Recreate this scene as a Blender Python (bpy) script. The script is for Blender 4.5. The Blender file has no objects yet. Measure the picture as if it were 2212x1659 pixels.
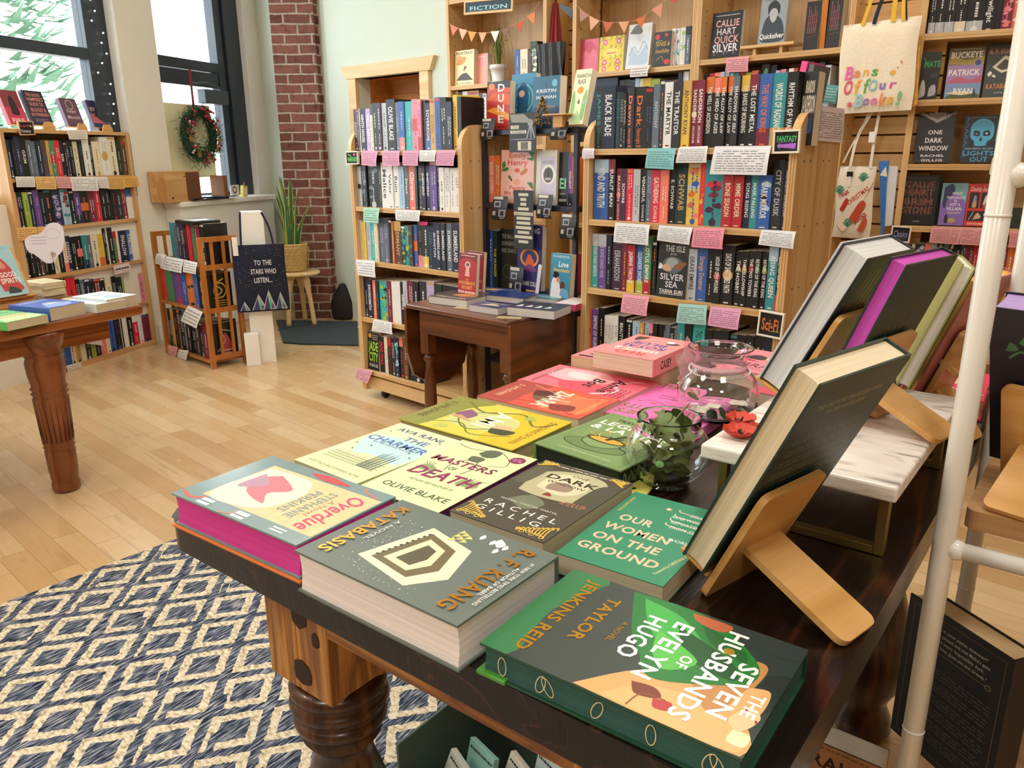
import bpy, bmesh, math, random
from mathutils import Vector as V, Matrix
random.seed(7)
SC = bpy.context.scene
COL = SC.collection
# ---------------------------------------------------------------- camera, world, light, exposure
FPX, PITCH, ROLL, CAMH = 1692.75, .2847, -.0069, 1.25
_cp, _sp = math.cos(PITCH), math.sin(PITCH)
FWD = V((0, _cp, -_sp)); _u0 = V((0, _sp, _cp)); _r0 = V((1, 0, 0))
RT = _r0*math.cos(ROLL)+_u0*math.sin(ROLL); UP = _u0*math.cos(ROLL)-_r0*math.sin(ROLL)
CAM = V((0, 0, CAMH))
cd = bpy.data.cameras.new('camera'); cam = bpy.data.objects.new('camera', cd); COL.objects.link(cam)
cd.sensor_width = 36; cd.lens = FPX*36/2212; cd.clip_start = .02; cd.clip_end = 200
cam.matrix_world = Matrix(((RT.x, UP.x, -FWD.x, 0), (RT.y, UP.y, -FWD.y, 0), (RT.z, UP.z, -FWD.z, CAMH), (0, 0, 0, 1)))
SC.camera = cam
cd.dof.use_dof = False
SC.view_settings.view_transform = 'Standard'; SC.view_settings.look = 'None'
SC.view_settings.gamma = 1; SC.view_settings.use_curve_mapping = False
SC.view_settings.exposure = .28
W = bpy.data.worlds.new('world'); SC.world = W; W.use_nodes = True
bg = W.node_tree.nodes['Background']; bg.inputs[0].default_value = (.93, .97, 1, 1); bg.inputs[1].default_value = 7.5
def area(name, loc, tgt, sx, sy, power, color, portal=False):
    l = bpy.data.lights.new(name, 'AREA'); l.shape = 'RECTANGLE'; l.size = sx; l.size_y = sy
    l.energy = power; l.color = color
    if portal: l.cycles.is_portal = True
    o = bpy.data.objects.new(name, l); COL.objects.link(o); o.location = loc
    o.rotation_euler = (V(tgt)-V(loc)).to_track_quat('-Z', 'Y').to_euler(); return o
LAMPS = [(-1.1, 3.9), (.7, 2.2), (-1.2, 1.4), (.55, .35), (1.6, 3.4), (-1.5, -1.0), (.2, -2.0), (-3.2, .8)]  # last three are unseen fill lamps, added to brighten the camera-facing sides
for i, (x, y) in enumerate(LAMPS):
    area('ceiling_and_fill_light', (x, y, 2.93), (x, y, 0), .55, .55, 15 if i < 5 else 26, (1, .94, .86))

# ---------------------------------------------------------------- coordinate frames (metres)
def D(a): a = math.radians(a); return V((math.sin(a), math.cos(a), 0))
def ray(x, y): return RT*((x-1106)/FPX)-UP*((y-829.5)/FPX)+FWD
def hz(x, y, h):                    # where the line of sight of a photo pixel meets the level h
    d = ray(x, y); return CAM+d*((h-CAMH)/d.z)
def pl(x, y, P, n):
    d = ray(x, y); return CAM+d*((P-CAM).dot(n)/d.dot(n))
def frame(o, dx):                   # local x = dx, y = left of it (dx turned 90 deg), z up
    dx = V(dx).normalized(); dy = V((-dx.y, dx.x, 0))
    return Matrix(((dx.x, dy.x, 0, o[0]), (dx.y, dy.y, 0, o[1]), (0, 0, 1, o[2]), (0, 0, 0, 1)))
FB = frame(hz(785, 855, 0), -D(-47.1))            # bookcases: x along their fronts, y into them
ZT = .787
_A = hz(361.8, 1173.6, ZT-.045)
FT = frame((_A.x, _A.y, ZT), -D(-52.1))           # big display table: origin at its near corner, on its top
FBi, FTi = FB.inverted(), FT.inverted()
def Bp(x, y, v=0):                                # pixel -> (u, z) on the plane at depth v of the bookcase frame
    q = FBi @ pl(x, y, FB @ V((0, v, 0)), FB.to_3x3() @ V((0, 1, 0))); return q.x, q.z
FR = frame(pl(1961, 250, FB @ V((0, .9, 0)), FB.to_3x3() @ V((0, 1, 0))).to_2d().to_3d(), -D(-62.6))
FRi = FR.inverted()
def Rp(x, y, v=0):
    q = FRi @ pl(x, y, FR @ V((0, v, 0)), FR.to_3x3() @ V((0, 1, 0))); return q.x, q.z
FW = frame(V((-2.484, 5.397, 0)), D(18))          # window wall: x along it away from the camera, y outwards
FWi = FW.inverted()
def Wp(x, y, v=0):
    q = FWi @ pl(x, y, FW @ V((0, v, 0)), FW.to_3x3() @ V((0, 1, 0))); return q.x, q.z
FS = frame(V((-2.49, 5.30, 0)), D(16.5))          # bookcase under the window; x runs away from the camera, 0 = its far end
FSi = FS.inverted()
def Sp(x, y, v=0):
    q = FSi @ pl(x, y, FS @ V((0, v, 0)), FS.to_3x3() @ V((0, 1, 0))); return q.x, q.z
def Tp(x, y, h=0):
    q = FTi @ hz(x, y, ZT+h); return q.x, q.y
def T(x, y, z): return Matrix.Translation((x, y, z))
def RX(a): return Matrix.Rotation(math.radians(a), 4, 'X')
def RY(a): return Matrix.Rotation(math.radians(a), 4, 'Y')
def RZ(a): return Matrix.Rotation(math.radians(a), 4, 'Z')
def axes(x, y, z, o=(0, 0, 0)):
    return Matrix(((x[0], y[0], z[0], o[0]), (x[1], y[1], z[1], o[1]), (x[2], y[2], z[2], o[2]), (0, 0, 0, 1)))
SPINE = axes((0, 1, 0), (0, 0, 1), (1, 0, 0))     # book stood on a shelf, spine to the room
FACE = axes((1, 0, 0), (0, 0, 1), (0, -1, 0))     # book or sign stood with its front to the room

# ---------------------------------------------------------------- materials
def lin(h):
    h = h.lstrip('#')
    if len(h) == 3: h = ''.join(c*2 for c in h)
    f = lambda c: c/12.92 if c <= .04045 else ((c+.055)/1.055)**2.4
    return tuple(f(int(h[i:i+2], 16)/255) for i in (0, 2, 4))+(1,)
_M = {}
def mat(hexc, rough=.5, metal=0, amt=.06, scale=60, name='print', bump=0, coat=0):
    key = (hexc, rough, metal, amt, scale, bump, coat)
    if key in _M: return _M[key]
    m = bpy.data.materials.new(name); m.use_nodes = True; nt = m.node_tree; N = nt.nodes; L = nt.links
    b = N['Principled BSDF']; b.inputs['Roughness'].default_value = rough; b.inputs['Metallic'].default_value = metal
    b.inputs['Coat Weight'].default_value = coat; b.inputs['Coat Roughness'].default_value = .15
    c = lin(hexc)
    tc = N.new('ShaderNodeTexCoord'); no = N.new('ShaderNodeTexNoise'); no.inputs['Scale'].default_value = scale
    no.inputs['Detail'].default_value = 2
    L.new(tc.outputs['Object'], no.inputs['Vector'])
    mx = N.new('ShaderNodeMix'); mx.data_type = 'RGBA'
    mx.inputs[6].default_value = tuple(x*(1-amt) for x in c[:3])+(1,); mx.inputs[7].default_value = tuple(min(1, x*(1+amt)) for x in c[:3])+(1,)
    L.new(no.outputs[0], mx.inputs[0]); L.new(mx.outputs[2], b.inputs['Base Color'])
    if bump:
        bp = N.new('ShaderNodeBump'); bp.inputs['Strength'].default_value = bump; bp.inputs['Distance'].default_value = .002
        L.new(no.outputs[0], bp.inputs['Height']); L.new(bp.outputs[0], b.inputs['Normal'])
    _M[key] = m; return m
def nodes(name):
    m = bpy.data.materials.new(name); m.use_nodes = True
    return m, m.node_tree.nodes, m.node_tree.links, m.node_tree.nodes['Principled BSDF']
def ramp(N, cols, pos=None):
    r = N.new('ShaderNodeValToRGB'); e = r.color_ramp.elements
    pos = pos or [i/(len(cols)-1) for i in range(len(cols))]
    e[0].position = pos[0]; e[0].color = lin(cols[0]); e[1].position = pos[-1]; e[1].color = lin(cols[-1])
    for c, p in list(zip(cols, pos))[1:-1]:
        q = e.new(p); q.color = lin(c)
    return r
def mth(N, L, op, a, b=None, c=None):
    n = N.new('ShaderNodeMath'); n.operation = op
    for i, x in enumerate((a, b, c)):
        if x is None: continue
        if isinstance(x, (int, float)): n.inputs[i].default_value = x
        else: L.new(x, n.inputs[i])
    return n.outputs[0]
def wood(name, cols, axis=0, scale=1, rough=.45, rings=6, dist=3, coat=0, bump=.15, streak=.35, key=None):
    k = ('wood', name)
    if k in _M: return _M[k]
    m, N, L, b = nodes(name)
    tc = N.new('ShaderNodeTexCoord'); mp = N.new('ShaderNodeMapping')
    s = [9*scale]*3; s[axis] = .7*scale; mp.inputs['Scale'].default_value = s
    L.new(tc.outputs['Object'], mp.inputs[0])
    n1 = N.new('ShaderNodeTexNoise'); n1.inputs['Scale'].default_value = 1; n1.inputs['Detail'].default_value = 4; n1.inputs['Distortion'].default_value = dist*.3
    L.new(mp.outputs[0], n1.inputs['Vector'])
    w = mth(N, L, 'FRACT', mth(N, L, 'MULTIPLY', n1.outputs[0], rings))
    tri = mth(N, L, 'ABSOLUTE', mth(N, L, 'SUBTRACT', mth(N, L, 'MULTIPLY', w, 2), 1))
    n2 = N.new('ShaderNodeTexNoise'); mp2 = N.new('ShaderNodeMapping'); s2 = [160*scale]*3; s2[axis] = 4*scale; mp2.inputs['Scale'].default_value = s2
    L.new(tc.outputs['Object'], mp2.inputs[0]); L.new(mp2.outputs[0], n2.inputs['Vector']); n2.inputs['Scale'].default_value = 1
    f = mth(N, L, 'ADD', mth(N, L, 'MULTIPLY', tri, 1-streak), mth(N, L, 'MULTIPLY', n2.outputs[0], streak))
    r = ramp(N, cols); L.new(f, r.inputs[0]); L.new(r.outputs[0], b.inputs['Base Color'])
    b.inputs['Roughness'].default_value = rough; b.inputs['Coat Weight'].default_value = coat; b.inputs['Coat Roughness'].default_value = .12
    if bump:
        bp = N.new('ShaderNodeBump'); bp.inputs['Strength'].default_value = bump; bp.inputs['Distance'].default_value = .002
        L.new(f, bp.inputs['Height']); L.new(bp.outputs[0], b.inputs['Normal'])
    _M[k] = m; return m
PINE = ['c99a5e', 'd9b27a', 'e2c08c']
def pine(ax): return wood('pine_%d' % ax, PINE, ax, 1, .45, 4, 2)
def glass(name, tint='ffffff', rough=0, ior=1.45):
    k = ('glass', name)
    if k in _M: return _M[k]
    m, N, L, b = nodes(name); b.inputs['Base Color'].default_value = lin(tint)
    b.inputs['Transmission Weight'].default_value = 1; b.inputs['Roughness'].default_value = rough; b.inputs['IOR'].default_value = ior
    _M[k] = m; return m
def window_glass():
    m = bpy.data.materials.new('window_pane'); m.use_nodes = True; N = m.node_tree.nodes; L = m.node_tree.links; N.remove(N['Principled BSDF'])
    t = N.new('ShaderNodeBsdfTransparent'); g = N.new('ShaderNodeBsdfGlossy'); g.inputs['Roughness'].default_value = .02; f = N.new('ShaderNodeLayerWeight'); f.inputs[0].default_value = .25
    no = N.new('ShaderNodeTexNoise'); tc = N.new('ShaderNodeTexCoord'); L.new(tc.outputs['Object'], no.inputs['Vector']); r = ramp(N, ['eef2f2', 'fbfdfd']); L.new(no.outputs[0], r.inputs[0]); L.new(r.outputs[0], t.inputs[0])
    x = N.new('ShaderNodeMixShader'); L.new(mth(N, L, 'MULTIPLY', mth(N, L, 'POWER', f.outputs[1], 3), .5), x.inputs[0]); L.new(t.outputs[0], x.inputs[1]); L.new(g.outputs[0], x.inputs[2]); L.new(x.outputs[0], N['Material Output'].inputs[0]); return m
def pages(col='e9dfc6'):
    k = ('pages', col)
    if k in _M: return _M[k]
    m, N, L, b = nodes('page_edges')
    tc = N.new('ShaderNodeTexCoord'); mp = N.new('ShaderNodeMapping'); mp.inputs['Scale'].default_value = (3, 3, 900)
    no = N.new('ShaderNodeTexNoise'); no.inputs['Scale'].default_value = 1; no.inputs['Detail'].default_value = 1
    L.new(tc.outputs['Object'], mp.inputs[0]); L.new(mp.outputs[0], no.inputs['Vector'])
    c = lin(col); r = ramp(N, [col, col], [.35, .65])
    r.color_ramp.elements[0].color = tuple(x*.84 for x in c[:3])+(1,)
    L.new(no.outputs[0], r.inputs[0]); L.new(r.outputs[0], b.inputs['Base Color']); b.inputs['Roughness'].default_value = .8
    bp = N.new('ShaderNodeBump'); bp.inputs['Strength'].default_value = .25; bp.inputs['Distance'].default_value = .0008
    L.new(no.outputs[0], bp.inputs['Height']); L.new(bp.outputs[0], b.inputs['Normal'])
    _M[k] = m; return m

# ---------------------------------------------------------------- glyphs (Blender's built-in font, cached per letter)
_G = {}
def glyph(ch, bold):
    k = (ch, bold)
    if k in _G: return _G[k]
    def ev(body):
        c = bpy.data.curves.new('g', 'FONT'); c.body = body; c.size = 1; c.resolution_u = 2; c.offset = .022 if bold else .003
        o = bpy.data.objects.new('g', c); me = o.to_mesh(); vs = [tuple(v.co) for v in me.vertices]; fs = [tuple(p.vertices) for p in me.polygons]
        o.to_mesh_clear(); bpy.data.objects.remove(o); bpy.data.curves.remove(c); return vs, fs
    ref = max([v[0] for v in ev('I')[0]] or [0])
    two = max(v[0] for v in ev(ch+'I')[0])
    vs, fs = ev(ch) if ch != ' ' else ([], [])
    _G[k] = (vs, fs, two-ref+(.03 if bold else .01)); return _G[k]
def layout(s, bold=False, sp=0):
    vs, fs, x = [], [], 0
    for ch in s:
        g = glyph(ch, bold); n = len(vs)
        vs += [(v[0]+x, v[1]) for v in g[0]]; fs += [tuple(i+n for i in f) for f in g[1]]
        x += g[2]+sp
    return vs, fs, max(x-sp, .01)

# ---------------------------------------------------------------- mesh builder
class MB:
    def __init__(s): s.v = []; s.f = []; s.m = []; s.mats = []; s.X = Matrix.Identity(4); s.sm = []
    def mi(s, m):
        if m not in s.mats: s.mats.append(m)
        return s.mats.index(m)
    def add(s, vs, fs, m, smooth=False, X=None):
        n = len(s.v); X = s.X @ X if X else s.X
        s.v += [X @ V(v) for v in vs]; i = s.mi(m)
        s.f += [tuple(a+n for a in f) for f in fs]; s.m += [i]*len(fs); s.sm += [smooth]*len(fs); return s
    def box(s, x0, y0, z0, x1, y1, z1, m, X=None):
        vs = [(x0, y0, z0), (x1, y0, z0), (x1, y1, z0), (x0, y1, z0), (x0, y0, z1), (x1, y0, z1), (x1, y1, z1), (x0, y1, z1)]
        return s.add(vs, [(0, 3, 2, 1), (4, 5, 6, 7), (0, 1, 5, 4), (1, 2, 6, 5), (2, 3, 7, 6), (3, 0, 4, 7)], m, X=X)
    def prism(s, pts, z0, z1, m, X=None, smooth=False):      # outline in x,y extruded along z
        n = len(pts); vs = [(x, y, z0) for x, y in pts]+[(x, y, z1) for x, y in pts]
        fs = [tuple(range(n-1, -1, -1)), tuple(range(n, 2*n))]
        s.add(vs, fs, m, X=X)
        return s.add(vs, [(i, (i+1) % n, (i+1) % n+n, i+n) for i in range(n)], m, smooth, X=X)
    def lathe(s, prof, m, seg=32, X=None, smooth=True, close=False):
        vs = []; fs = []; n = len(prof)
        for k in range(seg):
            a = 2*math.pi*k/seg; vs += [(r*math.cos(a), r*math.sin(a), z) for r, z in prof]
        for k in range(seg):
            k2 = (k+1) % seg
            for i in range(n-1): fs.append((k*n+i, k2*n+i, k2*n+i+1, k*n+i+1))
            if close: fs.append((k*n+n-1, k2*n+n-1, k2*n, k*n))
        if not close:
            if prof[0][0] > 1e-6: fs.append(tuple(k*n for k in range(seg-1, -1, -1)))
            if prof[-1][0] > 1e-6: fs.append(tuple(k*n+n-1 for k in range(seg)))
        return s.add(vs, fs, m, smooth, X=X)
    def tube(s, pts, r, m, seg=8, X=None, r2=None, cap=True):
        pts = [V(p) for p in pts]; vs = []; fs = []; n = len(pts); prev = None
        for i, p in enumerate(pts):
            t = (pts[min(i+1, n-1)]-pts[max(i-1, 0)]).normalized()
            if prev is None:
                a = V((0, 0, 1)) if abs(t.z) < .9 else V((1, 0, 0)); prev = t.cross(a).normalized()
            prev = (prev-t*prev.dot(t)).normalized(); q = t.cross(prev)
            rr = (r[i] if isinstance(r, (list, tuple)) else r+((r2-r)*i/(n-1) if r2 is not None else 0))
            for k in range(seg):
                a = 2*math.pi*k/seg; vs.append(p+prev*(rr*math.cos(a))+q*(rr*math.sin(a)))
        for i in range(n-1):
            for k in range(seg): fs.append((i*seg+k, i*seg+(k+1) % seg, (i+1)*seg+(k+1) % seg, (i+1)*seg+k))
        if cap: fs += [tuple(range(seg-1, -1, -1)), tuple((n-1)*seg+k for k in range(seg))]
        return s.add(vs, fs, m, True, X=X)
    def ball(s, c, r, m, seg=10, X=None, sc=(1, 1, 1)):
        prof = [(r*math.sin(math.pi*i/6), -r*math.cos(math.pi*i/6)) for i in range(7)]
        prof[0] = (1e-7, -r); prof[-1] = (1e-7, r)
        return s.lathe(prof, m, seg, X=(X or Matrix.Identity(4)) @ T(*c) @ Matrix.Diagonal((*sc, 1)))
    def grid(s, f, nu, nv, m, X=None, smooth=True):
        vs = [f(i/nu, j/nv) for j in range(nv+1) for i in range(nu+1)]
        fs = [(j*(nu+1)+i, j*(nu+1)+i+1, (j+1)*(nu+1)+i+1, (j+1)*(nu+1)+i) for j in range(nv) for i in range(nu)]
        return s.add(vs, fs, m, smooth, X=X)
    def text(s, t, cx, cy, h, m, w=None, rot=0, bold=False, X=None, z=0, sp=0, maxw=None, shear=0, align='C'):
        vs, fs, wd = layout(t, bold, sp)
        if not vs: return s
        k = h/.73; kx = k if w is None else w/wd
        if maxw and wd*kx > maxw: kx = maxw/wd
        W_ = wd*kx; ox = {'C': -W_/2, 'L': 0, 'R': -W_}[align]; c, sn = math.cos(math.radians(rot)), math.sin(math.radians(rot))
        out = []
        for x, y in vs:
            a = x*kx+ox+shear*y*k; b = y*k-h/2; out.append((cx+a*c-b*sn, cy+a*sn+b*c, z))
        return s.add(out, fs, m, X=X)
    def build(s, name, parent=None, loc=None, bevel=0, weld=False, seg=2):
        """objects get their origin at loc (a world matrix); vertices were given in that matrix's space"""
        me = bpy.data.meshes.new(name); me.from_pydata([tuple(v) for v in s.v], [], s.f)
        for m in s.mats: me.materials.append(m)
        me.polygons.foreach_set('material_index', s.m); me.polygons.foreach_set('use_smooth', s.sm); me.update()
        if weld:
            bm = bmesh.new(); bm.from_mesh(me); bmesh.ops.remove_doubles(bm, verts=bm.verts, dist=1e-5); bm.to_mesh(me); bm.free()
        o = bpy.data.objects.new(name, me); COL.objects.link(o)
        if parent: o.parent = parent
        if loc is not None: o.matrix_local = loc
        if bevel:
            b = o.modifiers.new('b', 'BEVEL'); b.width = bevel; b.segments = seg; b.limit_method = 'ANGLE'; b.angle_limit = math.radians(40)
        return o
def tag(o, label, cat, group=None, kind=None):
    if label: o['label'] = label
    if cat: o['category'] = cat
    if group: o['group'] = group
    if kind: o['kind'] = kind
    return o
def empty(name, M, label, cat, group=None):
    o = bpy.data.objects.new(name, None); COL.objects.link(o); o.empty_display_size = .05; o.matrix_world = M
    return tag(o, label, cat, group)
def struct(mb, name, M=None, **k):
    o = mb.build(name, loc=M, **k); o['kind'] = 'structure'; return o
# ---------------------------------------------------------------- printed artwork and books
def ink(c, r=.42):
    if c.startswith('*'): return mat(c[1:], .28, .85, .05, name='foil')
    return mat(c, r, name='print')
def strip(pts, w):
    """outline of a stroke"""
    L, R = [], []
    n = len(pts)
    for i in range(n):
        a = V(pts[max(i-1, 0)]); b = V(pts[min(i+1, n-1)]); d = (b-a)
        d = d.normalized() if d.length > 1e-9 else V((1, 0)); nrm = V((-d.y, d.x))*w/2
        p = V(pts[i]); L.append(p+nrm); R.append(p-nrm)
    return L, R
def stroke(mb, pts, w, m, z=0, X=None):
    L, R = strip(pts, w); n = len(pts)
    vs = [(p.x, p.y, z) for p in L]+[(p.x, p.y, z) for p in R]
    return mb.add(vs, [(i, i+n, i+1+n, i+1) for i in range(n-1)], m, X=X)
def curve(pts, k=6):
    """Catmull-Rom through the points"""
    out = []; n = len(pts)
    for i in range(n-1):
        p0, p1, p2, p3 = [V(pts[max(0, min(n-1, j))]) for j in (i-1, i, i+1, i+2)]
        for q in range(k):
            t = q/k; out.append(tuple(.5*((2*p1)+(p2-p0)*t+(2*p0-5*p1+4*p2-p3)*t*t+(3*p1-p0-3*p2+p3)*t**3)))
    return out+[tuple(pts[-1])]
def draw(mb, X, W, H, items, z0=.00009, dz=.000013):
    z = z0
    for it in items:
        k, c = it[0], it[1]; m = ink(c)
        if k == 'r':
            x0, y0, x1, y1 = it[2:6]; mb.add([(x0*W, y0*H, z), (x1*W, y0*H, z), (x1*W, y1*H, z), (x0*W, y1*H, z)], [(0, 1, 2, 3)], m, X=X)
        elif k == 'e':
            cx, cy, rx, ry = it[2:6]; n = 28; ro = math.radians(it[6]) if len(it) > 6 else 0
            vs = []
            for i in range(n):
                a = 2*math.pi*i/n; p, q = rx*W*math.cos(a), ry*W*math.sin(a)
                vs.append((cx*W+p*math.cos(ro)-q*math.sin(ro), cy*H+p*math.sin(ro)+q*math.cos(ro), z))
            mb.add(vs, [tuple(range(n))], m, X=X)
        elif k == 'o':                                   # ring: cx, cy, rx, ry, width, rot
            cx, cy, rx, ry, wd = it[2:7]; n = 30; ro = math.radians(it[7]) if len(it) > 7 else 0; vs = []
            for s_ in (1, -1):
                for i in range(n):
                    a = 2*math.pi*i/n; p, q = (rx*W+s_*wd*W/2)*math.cos(a), (ry*W+s_*wd*W/2)*math.sin(a)
                    vs.append((cx*W+p*math.cos(ro)-q*math.sin(ro), cy*H+p*math.sin(ro)+q*math.cos(ro), z))
            mb.add(vs, [(i+n, (i+1) % n+n, (i+1) % n, i) for i in range(n)], m, X=X)
        elif k in 'pc':                                  # polygon / smooth closed blob
            pts = it[2]
            if k == 'c': pts = [(min(1, max(0, x)), min(1, max(0, y))) for x, y in curve(list(pts)+[pts[0]], 5)[:-1]]
            mb.add([(x*W, y*H, z) for x, y in pts], [tuple(range(len(pts)))], m, X=X)
        elif k in 'ls':                                  # polyline / smooth line: width, pts
            pts = [(x*W, y*H) for x, y in it[3]]
            if k == 's': pts = curve(pts)
            stroke(mb, pts, it[2]*W, m, z, X)
        elif k in 'tT':                                  # text: s, cx, cy, h, w, rot, extra
            s_, cx, cy, h = it[2:6]; w = it[6] if len(it) > 6 else None; rot = it[7] if len(it) > 7 else 0
            mb.text(s_, cx*W, cy*H, h*H, m, w*W if w else None, rot, k == 'T', X, z, maxw=W*.98 if rot in (0, 180) else None, shear=it[8] if len(it) > 8 else 0)
        elif k == 'h':                                   # rows of unreadable small print: x0, y0, x1, y1, rows
            x0, y0, x1, y1, n = it[2:7]
            for r in range(n):
                y = y1-(r+.5)*(y1-y0)/n; x = x0+random.random()*.02
                while x < x1-.03:
                    l = random.uniform(.03, .1)*(1 if x1-x0 > .5 else .6); e = min(x+l, x1)
                    hh = (y1-y0)/n*.17
                    mb.add([(x*W, (y-hh)*H, z), (e*W, (y-hh)*H, z), (e*W, (y+hh)*H, z), (x*W, (y+hh)*H, z)], [(0, 1, 2, 3)], m, X=X)
                    x = e+.018
        z += dz
def cover_mb(W, H, Tk, col, hard=False, rough=.4, th=None, over=0, coat=.15, bk=None):
    mb = MB(); m = col if not isinstance(col, str) else mat(col, rough, coat=coat, name='cover')
    th = th or (.0024 if hard else .0007)
    mb.box(0, 0, 0, W, H, th, bk or m); mb.box(0, 0, Tk-th, W, H, Tk, m); mb.box(0, 0, th, th*1.3, H, Tk-th, m)
    return mb, th
def pages_mb(W, H, Tk, th, hard, pcol, mb=None):
    i = .003 if hard else .0006; mb = mb or MB()
    m = pages(pcol)
    if hard:                                             # hollowed fore-edge of a sewn book
        pts = [(th*1.4, th)]+[(W-i-.0022*math.sin(math.pi*t/6), th+(Tk-2*th)*t/6) for t in range(7)]+[(th*1.4, Tk-th)]
        mb.prism([(x, z) for x, z in pts], -(H-i), -i, m, X=axes((1, 0, 0), (0, 0, 1), (0, -1, 0)))
    else: mb.box(th, i, th, W-i, H-i, Tk-th, m)
    return mb
SPX = lambda H: axes((0, -1, 0), (0, 0, 1), (-1, 0, 0), (0, H, 0))    # spine print: x runs from head to tail, y towards the front cover
def book(M, W, H, Tk, col, label, group=None, hard=False, art=(), spine=(), pcol='e9dfc6', back=(), whole=False, rough=.4, cat='book', edge=None, jacket=None):
    """a book lying on z=0, spine at x=0, head at y=H, front cover up; M places it"""
    name = 'hardcover_book' if hard else 'paperback_book'
    mb, th = cover_mb(W, H, Tk, col, hard, rough)
    draw(mb, T(0, 0, Tk), W, H, art)
    draw(mb, SPX(H), H, Tk, spine)
    if back: draw(mb, axes((-1, 0, 0), (0, 1, 0), (0, 0, -1), (W, 0, 0)), W, H, back)
    if whole:
        pages_mb(W, H, Tk, th, hard, pcol, mb); o = mb.build(name); o.matrix_world = M
        return tag(o, label, cat, group)
    e = empty(name, M, label, cat, group)
    mb.build('cover', e, bevel=.0006 if hard else 0)
    pm = pages_mb(W, H, Tk, th, hard, pcol)
    if edge: draw(pm, axes((0, 1, 0), (0, 0, 1), (1, 0, 0), (W-.0008, 0, 0)), H, Tk, edge)
    pm.build('page_block', e)
    if jacket: jacket(e)
    return e

NUM = 'first second third fourth fifth sixth seventh eighth ninth tenth eleventh twelfth thirteenth fourteenth fifteenth sixteenth seventeenth eighteenth nineteenth twentieth'.split()
def nth(i):
    if i < 20: return NUM[i]
    return ['twentieth', 'thirtieth', 'fortieth'][i//10-2] if i % 10 == 9 and i > 28 else ('twenty-', 'thirty-', 'forty-')[(i+1)//10-2]+NUM[(i+1) % 10-1] if (i+1) % 10 else ('thirtieth', 'fortieth')[(i+1)//10-3]
PAL = dict(k='0e0f12:black', n='15223f:navy', b='2f5fae:blue', w='e8e8e6:white', c='e6dcc0:cream', r='b5252c:red', p='e58aa0:pink', t='2f8f96:teal', g='4d8a5c:green',
           y='e3c04a:yellow', o='d9702e:orange', v='6a4a9a:purple', m='7c1f38:maroon', s='5f6d7c:slate grey', l='b9c0c8:light grey', d='17333a:dark teal', R='d9283c:crimson', u='a8c8e0:pale blue',
           e='1a291f:dark green', q='5a3f2c:brown', P='3c1f3c:plum', L='b9a8d4:lavender', C='ee7f6a:coral', h='25292f:charcoal', G='a6c14a:lime', T='37b3b0:turquoise', a='caa25c:tan', D='20264a:indigo')
def pc(c):
    h, n = PAL[c].split(':'); return h, n
def spine_art(c, tc, text, i, wd, ht):
    """print on a spine: x 0..1 head to tail, y 0..1 back to front"""
    it = []; rnd = random.Random(i*31+len(text)+ord(c)); asp = ht/wd
    base, _ = pc(c); ink_ = pc(tc)[0] if tc in PAL else tc
    text = text.replace('_', ' ')
    acc = {}
    if '@' in text: text, a = text.split('@'); acc = dict(x.split('=') for x in a.split(';'))
    if 'top' in acc: it.append(('r', pc(acc['top'])[0], .003, .02, .22, .98))
    if 'bot' in acc: it.append(('r', pc(acc['bot'])[0], .74, .02, .997, .98))
    if 'mid' in acc: it.append(('r', pc(acc['mid'])[0], .38, .02, .62, .98))
    if 'disc' in acc: it.append(('e', pc(acc['disc'])[0], .5, .5, .42/asp*1.0, .42/asp))
    if 'leaf' in acc: it.append(('p', pc(acc['leaf'])[0], [(.38, .1), (.3, .2), (.22, .5), (.3, .8), (.38, .9), (.33, .6), (.4, .5), (.33, .4)]))
    if 'art' in acc:
        for k in range(9):
            cc = pc(acc['art'][k % len(acc['art'])])[0]; x = rnd.uniform(.03, .95); y = rnd.uniform(.2, .8)
            it.append(('c', cc, [(x-.05, y), (x-.01, min(.95, y+.3)), (x+.05, y+.1), (x+.02, max(.05, y-.3))]))
    if text:
        parts = text.split('|')
        if len(parts) == 1: it.append(('T', ink_, parts[0], .47, .5, .5, min(.66, .075*len(parts[0])*9/asp*.62+.05)))
        else:
            it.append(('T', ink_, parts[0], .38, .5, .5, .5)); it.append(('t', ink_, parts[1], .8, .5, .4, .26))
        if rnd.random() < .6: it.append(('r', ink_, .955, .3, .975, .7))
    elif tc != '-':
        a = rnd.choice([.12, .2, .3]); b = a+rnd.uniform(.25, .45)
        it.append(('h', ink_, a, .28, b, .78, 1)) if rnd.random() < .6 else it.append(('h', ink_, a, .2, b, .85, 2))
        it.append(('h', ink_, min(b+.08, .78), .35, .9, .65, 1))
        if rnd.random() < .5: it.append(('e', ink_, .945, .5, .2/asp, .2/asp))
        if rnd.random() < .25: it.append(('r', pc(rnd.choice('aotrwlb'))[0], .02, .1, .07, .9))
    return it
ZC = [1.272, 1.004, .736, .437, .153]; ZF = [1.268, 1.011, .749, .470, .2]; ZS = [1.405, 1.14, .863, .588, .305, .03]
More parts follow.
